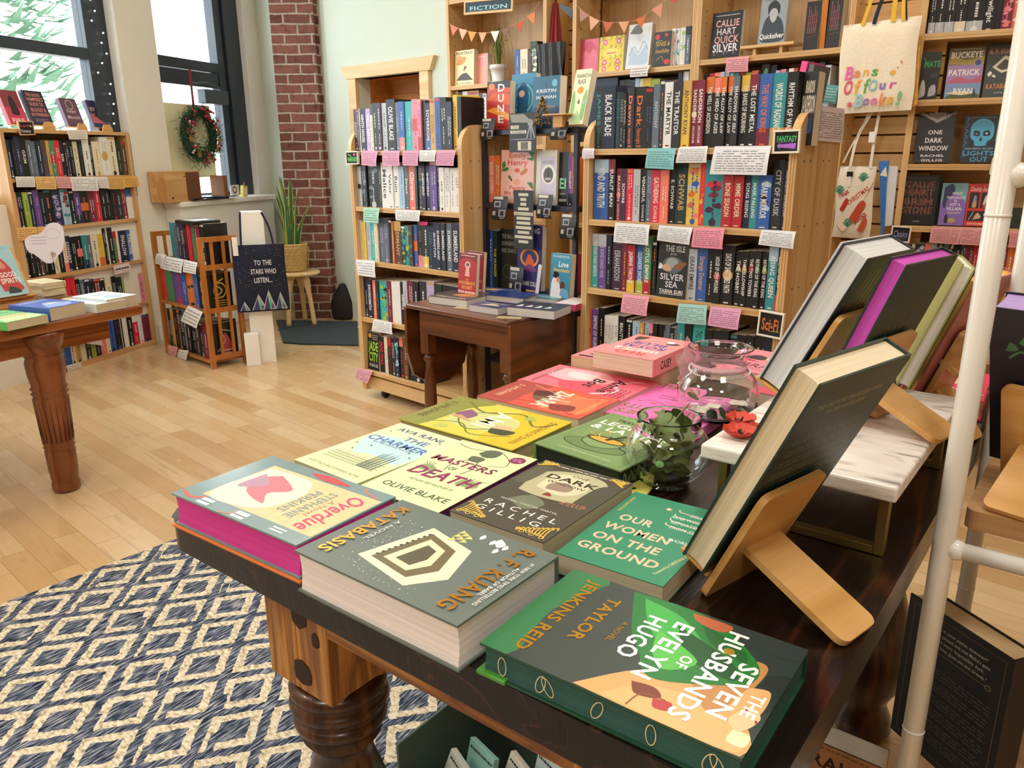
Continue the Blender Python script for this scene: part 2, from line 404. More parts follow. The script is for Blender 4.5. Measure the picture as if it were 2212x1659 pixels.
def row(fr, conv, zs, data, where, group, crop, depth=.15, v0=.025, order='from the rack side', rev=False, lim=(-9, 9)):
    """books side by side on one shelf. data: 'x,ytop,colour,ink,TEXT' per book as read in a photo crop (x0, y0, scale); x at the foot, ytop at the head"""
    cx, cy, cs = crop; ent = [e.split(',') for e in data.replace('\n', '').split(';') if e.strip()]
    zl = {'Bp': ([1.31, 1.634, 2.09] if v0 > .5 else ZC if lim[0] < 1 else ZF), 'Sp': ZS, 'Kp': [.05, .36, .62], 'Rp': [1.95, 1.667, 1.438, 1.205, .972, .712, .473, .2]}[conv.__name__] if lim[0] > -9 else []
    cap = min([z-zs for z in zl if z > zs+.1] or [9])-.0235
    cnt = 0; n = sum(1 for e in ent[:-1] if e[2].strip() != '-')
    def U(xc, up=0):
        px = cx+float(xc)/cs; y = 400
        for _ in range(4):
            u, z = conv(px, y, v0); y += (z-zs-up)*500
        return conv(px, y, v0)[0]
    for i in range(len(ent)-1):
        x, yt, c, tc = [q.strip() for q in ent[i][:4]]; text = ent[i][4].strip() if len(ent[i]) > 4 else ''
        if c == '-': continue
        u0 = max(U(x), lim[0]); u1 = min(U(ent[i+1][0]), lim[1]); wd = max(u1-u0-.0006, .006)
        if u0 > lim[1]-.008 or u1 < lim[0]+.004: continue
        ht = conv(cx+(float(x)+float(ent[i+1][0]))/2/cs, cy+float(yt)/cs, v0)[1]-zs
        ht = max(.1, min(ht, .31, cap)); hx, nm = pc(c)
        rnd = random.Random(i*7+int(zs*100)); dj = rnd.uniform(-.004, .006); dep = depth*rnd.uniform(.9, 1.02)
        lb = '%s book, %s %s, %s' % (nm, nth(n-1-cnt if rev else cnt), order, where)
        mb, th = cover_mb(dep, ht, wd, hx, False, .5, coat=0)
        pages_mb(dep, ht, wd, th, False, rnd.choice(['e9dfc6', 'efe9da', 'ddd3ba']), mb)
        draw(mb, SPX(ht), ht, wd, spine_art(c, tc, text, i, wd, ht))
        o = mb.build('book'); o.matrix_world = fr @ T(u0, v0+dj, zs+.0006) @ SPINE; tag(o, lb, 'book', group)
        cnt += 1
def card(fr, conv, v, q, col, label, ink_='5a5f66', n=5, curl=.008, group='shelf note cards', name='note_card', off=(0, 0, 1), head=None):
    """paper note: q = photo corners top-left, top-right, bottom-right, bottom-left in crop off"""
    P = [conv(off[0]+x/off[2], off[1]+y/off[2], v) for x, y in q]
    (ax, az), (bx, bz), (cx, cz), (dx, dz) = P; o0 = V((ax, v, az))
    def f(s, t, e=0):
        x = (ax*(1-s)+bx*s)*(1-t)+(dx*(1-s)+cx*s)*t; z = (az*(1-s)+bz*s)*(1-t)+(dz*(1-s)+cz*s)*t
        return V((x-ax, -curl*math.sin(t*2.2)*(.6+.4*s)-e, z-az))
    mb = MB(); m = mat(col, .8, amt=.03, name='card'); mb.grid(lambda s, t: f(s, t), 5, 6, m)
    mb.grid(lambda s, t: f(1-s, t, -.0004), 5, 6, m)
    mi = mat(ink_, .8, name='ink'); rnd = random.Random(int(ax*1000))
    for r in range(n):
        t = .14+.78*(r+.3)/n; s = .07
        while s < .9:
            l = rnd.uniform(.04, .16); e = min(.93, s+l)
            if rnd.random() < .93: mb.grid(lambda a, b: f(s+(e-s)*a, t+b*.22/n*.8, .0006), 1, 1, mi)
            s = e+.025
    o = mb.build(name); o.matrix_world = fr @ T(*o0); return tag(o, label, 'note card', group)
def sign(fr, x, z, w, h, v, rot, label, items, rim='efe7d6', bg='15181b', t=.012, cat='sign', name='chalkboard_sign', parent=None):
    M_ = fr @ T(x, v, z) @ RY(-rot)
    e = empty(name, M_, label, cat)
    mb = MB(); b = .006 if w < .2 else .012
    for a in [(0, 0, w, b), (0, h-b, w, h), (0, b, b, h-b), (w-b, b, w, h-b)]: mb.box(a[0], 0, a[1], a[2], t, a[3], mat(rim, .6, name='rim'))
    fo_ = mb.build('frame', e, bevel=.001)
    mb = MB(); mb.box(b, t*.35, b, w-b, t*.9, h-b, mat(bg, .8, amt=.2, name='slate')); draw(mb, axes((1, 0, 0), (0, 0, 1), (0, -1, 0), (b, t*.35, b)), w-2*b, h-2*b, items); mb.build('slate', fo_)
    return e
def facer(M, W, H, Tk, col, label, art, group=None, hard=False, pcol='e9dfc6', lean=8, spine=(), **k):
    """cover to the room, leaning back; M puts the foot of its front"""
    return book(M @ T(0, 0, Tk*math.sin(math.radians(lean))) @ RX(-lean) @ FACE @ T(0, 0, -Tk), W, H, Tk, col, label, group, hard, art, spine, pcol, whole=True, **k)
# ---------------------------------------------------------------- the room
def floor_mat():
    m, N, L, b = nodes('maple_planks')
    tc = N.new('ShaderNodeTexCoord'); sx = N.new('ShaderNodeSeparateXYZ'); L.new(tc.outputs['Object'], sx.inputs[0])
    row_ = mth(N, L, 'FLOOR', mth(N, L, 'DIVIDE', sx.outputs[1], .083))
    wn = N.new('ShaderNodeTexWhiteNoise'); wn.noise_dimensions = '1D'; L.new(row_, wn.inputs['W'])
    xs = mth(N, L, 'ADD', mth(N, L, 'DIVIDE', sx.outputs[0], .62), mth(N, L, 'MULTIPLY', wn.outputs[0], 7))
    pid = mth(N, L, 'FLOOR', xs)
    cb = N.new('ShaderNodeCombineXYZ'); L.new(row_, cb.inputs[0]); L.new(pid, cb.inputs[1])
    w2 = N.new('ShaderNodeTexWhiteNoise'); w2.noise_dimensions = '2D'; L.new(cb.outputs[0], w2.inputs['Vector'])
    r = ramp(N, ['cdab7c', 'd9ba8c', 'dec196', 'e5cca5', 'd2b183'], [0, .25, .5, .8, 1]); L.new(w2.outputs[0], r.inputs[0])
    # grain, shifted per plank
    off = N.new('ShaderNodeCombineXYZ'); L.new(mth(N, L, 'MULTIPLY', w2.outputs[0], 40), off.inputs[0]); L.new(mth(N, L, 'MULTIPLY', w2.outputs[0], 90), off.inputs[1])
    va = N.new('ShaderNodeVectorMath'); L.new(tc.outputs['Object'], va.inputs[0]); L.new(off.outputs[0], va.inputs[1])
    mp = N.new('ShaderNodeMapping'); mp.inputs['Scale'].default_value = (1.6, 15, 1); L.new(va.outputs[0], mp.inputs[0])
    no = N.new('ShaderNodeTexNoise'); no.inputs['Scale'].default_value = 1.2; no.inputs['Detail'].default_value = 5; no.inputs['Distortion'].default_value = 1.4; L.new(mp.outputs[0], no.inputs['Vector'])
    gr = ramp(N, ['8a6236', 'f6ead6', 'e6d4b6', 'f3e6d0'], [.22, .4, .58, .75]); L.new(no.outputs[0], gr.inputs[0])
    mx = N.new('ShaderNodeMix'); mx.data_type = 'RGBA'; mx.blend_type = 'MULTIPLY'; mx.inputs[0].default_value = .42
    L.new(r.outputs[0], mx.inputs[6]); L.new(gr.outputs[0], mx.inputs[7])
    # joints
    fy = mth(N, L, 'FRACT', mth(N, L, 'DIVIDE', sx.outputs[1], .083)); fx = mth(N, L, 'FRACT', xs)
    j = mth(N, L, 'MAXIMUM', mth(N, L, 'LESS_THAN', fy, .018), mth(N, L, 'LESS_THAN', fx, .0035))
    m2 = N.new('ShaderNodeMix'); m2.data_type = 'RGBA'; m2.inputs[7].default_value = lin('7d5a33'); L.new(mth(N, L, 'MULTIPLY', j, .7), m2.inputs[0]); L.new(mx.outputs[2], m2.inputs[6])
    L.new(m2.outputs[2], b.inputs['Base Color'])
    n3 = N.new('ShaderNodeTexNoise'); n3.inputs['Scale'].default_value = 6; L.new(tc.outputs['Object'], n3.inputs['Vector'])
    L.new(mth(N, L, 'MULTIPLY_ADD', n3.outputs[0], .12, .2), b.inputs['Roughness'])
    b.inputs['Coat Weight'].default_value = .25; b.inputs['Coat Roughness'].default_value = .18
    bp = N.new('ShaderNodeBump'); bp.inputs['Strength'].default_value = .12; bp.inputs['Distance'].default_value = .002
    L.new(mth(N, L, 'SUBTRACT', no.outputs[0], mth(N, L, 'MULTIPLY', j, .8)), bp.inputs['Height']); L.new(bp.outputs[0], b.inputs['Normal'])
    return m
ff = frame((0, 3, 0), D(-47.1))
ROOM = [FW @ V((-9.4, .15, 0)), V((4.28, -3.28, 0)), FR @ V((3.3, .41, 0)), FR @ V((.1, .41, 0)), FB @ V((2.62, 1.28, 0)), FB @ V((-2.7, 1.28, 0)), FW @ V((1.75, .15, 0))]
ffi = ff.inverted(); RP = [(ffi @ p).to_2d() for p in ROOM]; RP = [(p.x, p.y) for p in RP]
mb = MB(); mb.prism(RP, -.05, 0, floor_mat()); struct(mb, 'floor', ff)
plaster = mat('ece6da', .8, amt=.03, scale=5, name='cream_plaster', bump=.15)
sage = mat('d3ddd0', .8, amt=.03, scale=5, name='sage_plaster', bump=.15)
whitep = mat('f4f3ee', .5, amt=.02, scale=8, name='white_paint')
frame_m = mat('27313d', .35, amt=.05, name='dark_frame')
mb = MB(); mb.prism(RP, 3, 3.1, mat('f2efe6', .9, amt=.02, name='ceiling_paint')); struct(mb, 'ceiling', ff)
# window wall, pierced by the window and the glazed door bay
TH = .30
def wallbox(mb, s0, s1, z0, z1, m, v0=0, v1=TH): mb.box(s0, v0, z0, s1, v1, z1, m)
mb = MB()
wallbox(mb, -9.6, -2.35, 0, 3, plaster); wallbox(mb, -2.35, 0, 0, 1.0, plaster); wallbox(mb, 0, .325, 0, 3, plaster)
wallbox(mb, .325, 1.337, 0, .93, plaster); wallbox(mb, 1.337, 2.1, 0, 3, plaster)
wallbox(mb, -2.35, 0, 2.95, 3, plaster); wallbox(mb, .325, 1.337, 2.95, 3, plaster)
struct(mb, 'wall_window', FW)
mb = MB()                                                            # painted reveals beside the glazing
for s in (0, 1.337): mb.box(s-.012, .002, .93, s-.0005, .14, 2.95, whitep)
mb.box(.3255, .002, .93, .335, .14, 2.95, whitep)
struct(mb, 'trim_1', FW)
pane_m = window_glass()
def bars(mb, L_):
    for a in L_: mb.box(*a, frame_m)
mb = MB(); y0, y1 = .07, .15
bars(mb, [(-.19, y0, 1.0, -.012, y1, 2.95), (-2.35, y0, 1.0, -2.25, y1, 2.95), (-2.25, y0, 1.835, -.19, y1, 1.90), (-2.25, y0, 1.0, -.19, y1, 1.06), (-1.27, y0+.005, 1.06, -1.20, y1, 1.835), (-2.25, y0, 2.9, -.19, y1, 2.95)])
wf = struct(mb, 'window_1', FW, bevel=.004)
mb = MB(); mb.box(-2.25, .1, 1.06, -.19, .106, 1.835, pane_m); mb.box(-2.25, .1, 1.9, -.19, .106, 2.9, pane_m); p = struct(mb, 'window_pane'); p.parent = wf; p.name = 'pane'
mb = MB()
bars(mb, [(1.06, y0, .95, 1.14, y1, 2.95), (1.15, y0-.02, .95, 1.325, y1, 2.95), (.335, y0, .95, .355, y1, 2.95), (.335, y0, 1.86, 1.15, y1, 1.93), (.355, y0+.01, 1.75, 1.06, y1-.01, 1.855), (.335, y0, 2.9, 1.15, y1, 2.95), (.355, y0, .95, 1.06, y1, .985)])
df = struct(mb, 'door_1', FW, bevel=.004)
mb = MB(); mb.box(.355, .1, .985, 1.06, .106, 1.75, pane_m); mb.box(.335, .1, 1.93, 1.06, .106, 2.9, pane_m); p = struct(mb, 'pane'); p.parent = df
mb = MB(); g_ = mat('4a525b', .4, .3, name='closer'); mb.box(.78, .0, 1.63, 1.05, .07, 1.73, g_); mb.tube([(1.03, .03, 1.74), (.8, -.02, 1.77), (.72, .06, 1.77)], .008, g_); p = struct(mb, 'door_closer', bevel=.004); p.parent = df
# white ledge under the door glass
mb = MB(); mb.box(.2, -.16, .915, 1.33, 0, .95, whitep); mb.box(.22, -.13, 0, 1.32, 0, .915, whitep); struct(mb, 'trim_2', FW, bevel=.006)
# sage wall with an alcove behind the plain bookcase
mb = MB(); S0, S1 = -1.484, -.796
for a in [(-2.78, S0, 0, 3), (S0, S1, 0, 1.3), (S0, S1, 1.775, 3), (S1, 2.6, 0, 3)]: mb.box(a[0], 1.2, a[2], a[1], 1.3, a[3], sage)
struct(mb, 'wall_sage', FB)
mb = MB(); pm = wood('alcove_pine', ['a8693a', 'c08148', 'd09a5e'], 0, 1, .45, 3, 2)
mb.box(S0, 1.5, 1.3, S1, 1.52, 1.8, pm); mb.box(S0-.02, 1.3, 1.28, S0, 1.5, 1.8, pm); mb.box(S1, 1.3, 1.28, S1+.02, 1.5, 1.8, pm); mb.box(S0, 1.22, 1.775, S1, 1.5, 1.795, pm); mb.box(S0, 1.22, 1.28, S1, 1.5, 1.3, pm)
for k in range(3): mb.box(S0+.001, 1.494, 1.42+k*.13, S1-.001, 1.5, 1.423+k*.13, mat('7d4a24', .6))
struct(mb, 'trim_3', FB)
mb = MB(); pl_ = wood('pale_trim', ['d8b27c', 'e6c796', 'efd7ae'], 0, .8, .4, 3, 2)
mb.prism([(S0-.11, 1.775), (S1+.11, 1.775), (S1+.155, 1.86), (S0-.155, 1.86)], 1.165, 1.2, pl_, X=axes((1, 0, 0), (0, 0, 1), (0, 1, 0)))
mb.box(S0-.09, 1.17, 1.25, S0, 1.2, 1.775, pl_); mb.box(S1, 1.17, 1.25, S1+.09, 1.2, 1.775, pl_); struct(mb, 'trim_4', FB, bevel=.004)
# slat wall panels
def slat(u0, u1, z0, z1, v, fr, name):
    mb = MB(); sm = pine(0); z = z0
    mb.box(u0, v+.012, z0, u1, v+.03, z1, mat('6b4a26', .7))
    while z < z1-.02: mb.box(u0, v, z, u1, v+.014, min(z+.062, z1), sm); z += .07
    struct(mb, name, fr)
slat(.5, .72, .9, 2.4, 1.08, FB, 'wall_slat_1'); slat(2.06, 2.4, .2, 2.4, 1.0, FB, 'wall_slat_2')
# remaining shell, out of the picture
mb = MB(); mb.box(2.4, 1.2, 0, 2.62, 1.3, 3, sage); mb.box(2.25, .82, 0, 2.6, .9, 3, sage) if 0 else None; struct(mb, 'wall_corner', FB)
mb = MB(); mb.box(-.02, .32, 0, 6, .42, 3, plaster); struct(mb, 'wall_shelving', FR)
c0 = V((-4.9, -3.2, 0)); w_ = mat('a08c70', .85, amt=.2, scale=4, name='wall_paint')
mb = MB(); mb.box(-6, -3.3, 0, 6, -3.2, 3, w_); struct(mb, 'wall_back')
mb = MB(); mb.box(4.2, -3.3, 0, 4.3, 4, 3, w_); struct(mb, 'wall_side')
# brick pier in the corner
def brick_mat():
    m, N, L, b = nodes('old_brick'); tc = N.new('ShaderNodeTexCoord'); sx = N.new('ShaderNodeSeparateXYZ'); L.new(tc.outputs['Object'], sx.inputs[0])
    cb = N.new('ShaderNodeCombineXYZ'); L.new(mth(N, L, 'ADD', sx.outputs[0], sx.outputs[1]), cb.inputs[0]); L.new(sx.outputs[2], cb.inputs[1])
    n0 = N.new('ShaderNodeTexNoise'); n0.inputs['Scale'].default_value = 9; L.new(tc.outputs['Object'], n0.inputs['Vector'])
    va = N.new('ShaderNodeVectorMath'); va.operation = 'MULTIPLY_ADD'; L.new(n0.outputs[1], va.inputs[0]); va.inputs[1].default_value = (.012, .012, 0); L.new(cb.outputs[0], va.inputs[2])
    br = N.new('ShaderNodeTexBrick'); L.new(va.outputs[0], br.inputs[0]); br.inputs['Scale'].default_value = 1
    br.inputs['Brick Width'].default_value = .2; br.inputs['Row Height'].default_value = .068; br.inputs['Mortar Size'].default_value = .0075; br.inputs['Mortar Smooth'].default_value = .3
    br.inputs['Color1'].default_value = lin('6e4239'); br.inputs['Color2'].default_value = lin('945e54'); br.inputs['Mortar'].default_value = lin('b9aca0')
    n1 = N.new('ShaderNodeTexNoise'); n1.inputs['Scale'].default_value = 22; n1.inputs['Detail'].default_value = 6; L.new(tc.outputs['Object'], n1.inputs['Vector'])
    r = ramp(N, ['4a2c26', 'ffffff', 'ffffff', 'e8dcd0'], [.25, .5, .68, .8]); L.new(n1.outputs[0], r.inputs[0])
    mx = N.new('ShaderNodeMix'); mx.data_type = 'RGBA'; mx.blend_type = 'MULTIPLY'; mx.inputs[0].default_value = .6; L.new(br.outputs[0], mx.inputs[6]); L.new(r.outputs[0], mx.inputs[7])
    L.new(mx.outputs[2], b.inputs['Base Color']); b.inputs['Roughness'].default_value = .85
    bp = N.new('ShaderNodeBump'); bp.inputs['Strength'].default_value = .8; bp.inputs['Distance'].default_value = .01
    L.new(mth(N, L, 'ADD', mth(N, L, 'MULTIPLY', br.outputs['Fac'], -1), mth(N, L, 'MULTIPLY', n1.outputs[0], .6)), bp.inputs['Height']); L.new(bp.outputs[0], b.inputs['Normal'])
    return m
mb = MB(); mb.box(0, 0, 0, .315, .7, 3, brick_mat()); mb.box(.315, .06, 0, .42, .6, 3, brick_mat()); struct(mb, 'pillar_brick', T(-1.735, 6.19, 0))
# baseboards and door mat
mb = MB(); mb.box(0, -.015, 0, .2, 0, .12, whitep); mb.box(1.337, -.015, 0, 1.65, 0, .12, whitep); struct(mb, 'baseboard_window', FW, bevel=.003)
mb = MB(); rub = mat('39434c', .9, amt=.25, scale=300, name='rubber', bump=.4)
q = [hz(*p, 0) for p in ((597, 694), (772, 697), (775, 748), (652, 745), (612, 742))]
mb.prism([(v.x, v.y) for v in q], 0, .012, rub); mb.prism([(v.x*.999, v.y*.999) for v in (hz(600, 716, 0), hz(640, 706, 0), hz(640, 707.5, 0), hz(600, 717.5, 0))], .0121, .013, mat('22282e', .9))
tag(mb.build('door_mat'), 'dark grey rubber mat on the floor below the brick pier', 'mat')
# ceiling lamps above the frame; the last three are added as fill
for i, (x, y) in enumerate(LAMPS):
    mb = MB(); mb.box(-.3, -.3, 2.945, .3, .3, 2.999, whitep); o = mb.build('ceiling_and_fill_lamp', loc=T(x, y, 0)); tag(o, 'square white flush lamp for ceiling light and added fill', 'lamp', 'ceiling lamps')
# what stands outside: paving, a brick house across the street, a conifer
mb = MB(); mb.box(-12, -.1, -.12, 14, 16, -.06, mat('b9b4ab', .9, name='paving')) ; struct(mb, 'ground_outside', FW @ T(0, .5, 0))
mb = MB(); mb.box(.6, 8, 0, 9, 8.5, 3.4, mat('d6c4bc', .9, amt=.15, scale=3, name='house')); mb.box(2.6, 7.9, .3, 3.8, 8, 2.4, mat('8fa0b0', .4)); mb.box(4.6, 7.9, .3, 5.6, 8, 2.4, mat('8fa0b0', .4))
tag(mb.build('house', loc=FW), 'pale brick building across the street beyond the door glass', 'building')
mb = MB(); rnd = random.Random(3); lf = mat('5c7f66', .8, amt=.4, scale=30)
for i in range(2600):
    h = rnd.random(); a = rnd.uniform(0, 6.283); rr = (.25+.95*(1-h))*rnd.uniform(.6, 1); c = V((rr*math.cos(a), rr*math.sin(a), 1.0+h*5.5)); d = V((math.cos(a), math.sin(a), rnd.uniform(-.3, .9)))*.2; s_ = V((-math.sin(a), math.cos(a), 0))*.05
    mb.add([c-s_, c+s_, c+d], [(0, 1, 2)], lf)
mb.tube([(0, 0, 0), (0, 0, 2)], .12, mat('5a4330', .9), 10)
tag(mb.build('conifer_tree', loc=T(-5.15, 8.0, 0)), 'hazy green conifer outside beyond the window', 'tree')
# small things hung in or on the glass
mb = MB(); mb.box(.37, .0945, 1.10, .93, .0985, 1.62, mat('efe9bd', .7))
draw(mb, axes((1, 0, 0), (0, 0, 1), (0, -1, 0), (.37, .0945, 1.1)), .56, .52, [('s', '3c4a3c', .008, [(.5, .12), (.58, .16), (.66, .1), (.74, .2), (.8, .12)]), ('l', '3c4a3c', .02, [(.84, .28), (.87, .38)]), ('l', '3c4a3c', .02, [(.84, .34), (.9, .3)]), ('r', 'c8c08e', .02, .02, .98, .03)])
tag(mb.build('paper_sign', loc=FW), 'pale yellow paper sign taped to the door glass behind the wreath', 'sign')
# string of small lights beside the window
mb = MB(); rnd = random.Random(5); wire = mat('1c2126', .6); pts = []; z = 1.4
while z < 2.8: pts.append((-.12+rnd.uniform(-.05, .05), .05, z)); z += .06
mb.tube(curve(pts, 3), .0022, wire, 5)
e = empty('string_lights', FW @ T(0, 0, 0), 'string of tiny warm lights climbing the dark window frame', 'lights')
mb.build('cable', e); mb = MB(); bl, N, L, b = nodes('led'); b.inputs['Emission Color'].default_value = (1, .93, .8, 1); b.inputs['Emission Strength'].default_value = 6
for p in pts[::1]: mb.ball((p[0]+.008, p[1]-.004, p[2]), .005, bl, 6)
mb.build('bulb_chain', e)
# ---------------------------------------------------------------- rolling pine bookcases
def bookcase(M, w, zs, label, hgt=1.375, dep=.33, casters=True, back='p'):
    e = empty('bookcase', M, label, 'bookcase', None); t = .026
    prof = [(0, .04)]+[(0, hgt-.09)]+[(.09-.09*math.cos(a), hgt-.09+.09*math.sin(a)) for a in [math.pi/2*k/8 for k in range(1, 9)]]+[(dep, hgt), (dep, .04)]
    ply = mat('a9793f', .6)
    for x in (0, w-t):
        mb = MB(); X = axes((0, 1, 0), (0, 0, 1), (1, 0, 0), (x, 0, 0))
        mb.prism(prof, 0, t, pine(2), X=X)
        for q in (.35, .68):                              # ply seams on the front edge, board seam on the face
            mb.box(x+t*q-.0009, -.0004, .05, x+t*q+.0009, .001, hgt-.1, ply)
        for s in (-.0004, t+.0004): mb.box(x+s-.0003, .16, .05, x+s+.0003, .162, hgt-.002, ply)
        hole = mat('2b2118', .8)
        for zh in [.22+.2*k for k in range(6)]:
            for yh in (.05, .1, .2, .25):
                for s in (-.0006, t+.0003): mb.box(x+s, yh, zh, x+s+.0004, yh+.005, zh+.007, hole)
        mb.build('side_panel', e, bevel=0)
    for z in zs:
        mb = MB(); mb.box(t, .004, z-.021, w-t, dep-.01, z, pine(0))
        mb.box(t, .0036, z-.0125, w-t, .0046, z-.0115, ply); mb.box(t, .0036, z-.007, w-t, .0046, z-.0062, ply); mb.build('shelf', e)
    mb = MB(); mb.box(t, dep-.012, .08, w-t, dep, hgt-.07, pine(2)); mb.build('back_panel', e)
    mb = MB(); mb.box(t, .02, .05, w-t, .038, .115, pine(0)); mb.build('toe_board', e)
    if casters:
        for x in (.12, w-.12):
            for y in (.06, dep-.07):
                mb = MB(); mb.lathe([(1e-6, -.011), (.02, -.011), (.026, -.006), (.026, .006), (.02, .011), (1e-6, .011)], mat('17181a', .4), 20, X=T(x, y, .026) @ RY(90))
                mb.box(x-.016, y-.012, .028, x+.016, y+.014, .134, mat('6e7275', .35, .8)); mb.build('caster', e)
    return e
ZC = [1.272, 1.004, .736, .437, .153]; ZF = [1.268, 1.011, .749, .470, .2]
bookcase(FB, .815, ZC, 'pine bookcase on casters full of novels behind the drop-leaf table')
bookcase(FB @ T(1.475, 0, 0), .825, ZF, 'pine bookcase carrying the FANTASY and Sci-Fi chalk signs')
C3 = (700, 0, 3.687); C4 = (740, 430, 3.687); C5 = (1200, 0, 3.456); C6 = (1240, 440, 3.687)
MR = 'from the rack side'; BP_ = 'from the brick side'
row(FB, Bp, ZF[0], '''295,645,e,t,JAMES|LOGAN;340,640,n,w,BLACK BLADE;437,690,d,t,;468,690,k,l,;500,700,k,c,;522,652,h,C,Dawn|Nevernight;575,650,k,o,Dark|Nevernight;655,655,k,b,;715,632,s,l,ANTHONY;765,632,d,C,;795,615,w,k,THE MARTYR;
862,612,h,w,THE TRAITOR;930,605,y,q,ANTHONY RYAN@top=a;992,603,m,w,SANDERSON|ARCANUM@disc=c;1042,600,m,w,SANDERSON|ARCANUM;1095,575,k,w,THE WELL OF ASCENSION@top=o;1155,580,k,w,THE HERO OF AGES@top=C;1210,577,k,w,THE ALLOY OF LAW@top=o;1255,572,k,w,THE ALLOY OF LAW@top=o;
1303,570,h,w,SHADOWS OF SELF@top=s;1350,563,k,w,THE BANDS OF MOURNING@top=y;1420,560,k,w,THE LOST METAL@top=m;1490,555,b,o,THE WAY OF KINGS@bot=m;1585,547,t,w,WORDS OF RADIANCE@bot=a;1690,540,k,w,RHYTHM OF WAR@bot=o;1790,540,k,w,''',
    'top shelf, FANTASY bookcase', 'fantasy books on the top shelf', C5, order=MR, lim=(1.502, 2.273))
row(FB, Bp, ZF[1], '''280,1190,b,w,WIND AND TRUTH@top=u;390,1190,k,w,SUNLIT MAN@top=m;440,1260,m,w,BRANDON|SANDERSON@disc=C;478,1260,P,w,SCHWAB;520,1260,R,w,;570,1265,l,k,;620,1265,k,w,VENGEFUL|SCHWAB;665,1270,s,u,;703,1272,R,w,GATHERING|SCHWAB;775,1272,C,w,;
835,1255,k,w,E. SCHWAB;880,1225,d,a,SCHWAB;965,1220,y,b,@art=oubC;1062,1225,R,o,@art=yoR;1100,1195,t,P,@art=PtRm;1235,1310,r,c,BONE SEASON;1310,1315,r,c,MIME ORDER;1385,1310,D,w,SONG RISING;1440,1310,t,w,MASK FALLING;1490,1310,b,w,DARK MIRROR@art=ubn;1590,1195,h,l,CITY OF DUSK;1670,1200,n,l,MIDNIGHT KINGDOM;1755,1200,k,w,''',
    'second shelf, FANTASY bookcase', 'fantasy books on the second shelf', C5, order=MR, lim=(1.502, 2.273))
row(FB, Bp, ZF[2], '''125,240,T,w,THE BONE SHARD EMPEROR@top=l;185,245,v,L,THE BONE SHARD WAR@top=l;248,250,k,u,;290,320,P,l,ESRAHADDON;380,250,m,y,;415,330,r,w,JASMINE THRONE@bot=y;478,330,b,w,OLEANDER SWORD@bot=G;545,260,g,w,LOTUS EMPIRE@bot=r;607,300,k,o,;645,0,-,-;
890,360,l,h,GRAVE EMPIRE;962,360,b,a,Strange Dreamer;1040,370,k,w,;1095,360,k,w,HOUSE OF OPEN WOUNDS@disc=r;1160,330,k,w,DAYS OF SHATTERED FAITH@disc=a;1255,380,k,w,THE HOBBIT@leaf=c;1310,378,k,w,THE FELLOWSHIP@leaf=y;1360,375,k,w,THE TWO TOWERS@leaf=r;1412,375,k,w,RETURN OF THE KING@leaf=g;1465,380,k,w,RETURN OF THE KING@leaf=G;1515,345,t,w,RISING QUEEN@top=u;1590,355,k,w,BLOOD|KING@bot=R;1655,0,k,w,''',
    'third shelf, FANTASY bookcase', 'fantasy books on the third shelf', C6, order=MR, lim=(1.502, 2.273))
row(FB, Bp, ZF[3], '''60,835,o,k,USHER@art=kqo;130,840,v,w,EMPIRE OF RUIN;185,830,k,y,;232,890,w,k,@bot=k;260,890,w,k,@bot=k;288,890,w,k,@bot=k;316,890,w,k,@bot=k;345,895,k,w,BEAUTYLAND;395,920,k,w,;450,935,u,b,;510,945,o,w,@top=a;545,950,u,b,;585,950,P,p,@top=p;615,955,k,w,OCU;650,960,k,w,OCU;685,965,k,l,;712,960,s,w,;748,985,k,w,;783,990,s,l,;
808,945,t,y,;865,945,k,a,;920,950,T,k,THIS INEVITABLE RUIN;1022,1000,k,h,;1080,1005,k,h,;1140,1010,k,h,;1210,1040,h,w,;1272,1045,k,w,;1338,1048,k,w,;1402,1050,k,w,;1465,1055,k,w,;1490,1040,n,w,STEEL;1555,1050,k,w,FIRE AND;1625,0,k,w,''',
    'fourth shelf, FANTASY bookcase', 'science fiction books on the fourth shelf', C6, order=MR, lim=(1.502, 2.273))
row(FB, Bp, ZC[0], '''200,820,n,-;218,868,a,q;245,870,P,w,;275,870,q,c,;290,865,w,k,;305,865,n,w,NINTH HOUSE;345,865,L,w,HELL BENT;385,835,c,k,@top=k;405,820,e,w,;435,820,P,w,;470,820,l,k,;510,790,k,w,OLIVIE BLAKE;578,815,s,u,;605,808,b,l,@bot=C;650,808,T,u,@disc=t;712,790,p,r,@mid=R;755,790,p,v,@bot=r;785,800,e,k,;812,820,D,w,SOVEREIGN@bot=b;855,790,a,k,;895,775,b,k,;935,775,k,w,;985,810,n,w,;1028,755,y,k,;1062,770,k,m,;1095,0,k,w,''',
    'top shelf, bookcase behind drop-leaf table', 'novels on the top shelf', C3, order=BP_, lim=(.027, .788))
row(FB, Bp, ZC[1], '''228,1330,l,w,@disc=k;252,1330,l,w,@disc=k;278,1325,l,w,@disc=k;312,1290,h,l,@art=shk;352,1300,k,l,@art=sh;438,1285,e,l,;465,1295,w,h,Malice;520,1295,w,h,Valor;562,1295,w,h,Ruin;605,1325,u,b,;645,1320,s,w,Dread;677,1318,C,w,Chrome;733,1290,d,t,;752,1290,n,a,;785,1285,n,w,SHEPHERD;817,1285,n,w,SHEPHERD;850,1285,v,l,;905,1290,k,w,;922,1335,w,h,;962,1338,w,h,;1003,1340,w,h,;1044,1340,w,h,;1085,0,k,w,''',
    'second shelf, bookcase behind drop-leaf table', 'novels on the second shelf', C3, order=BP_, lim=(.027, .788))
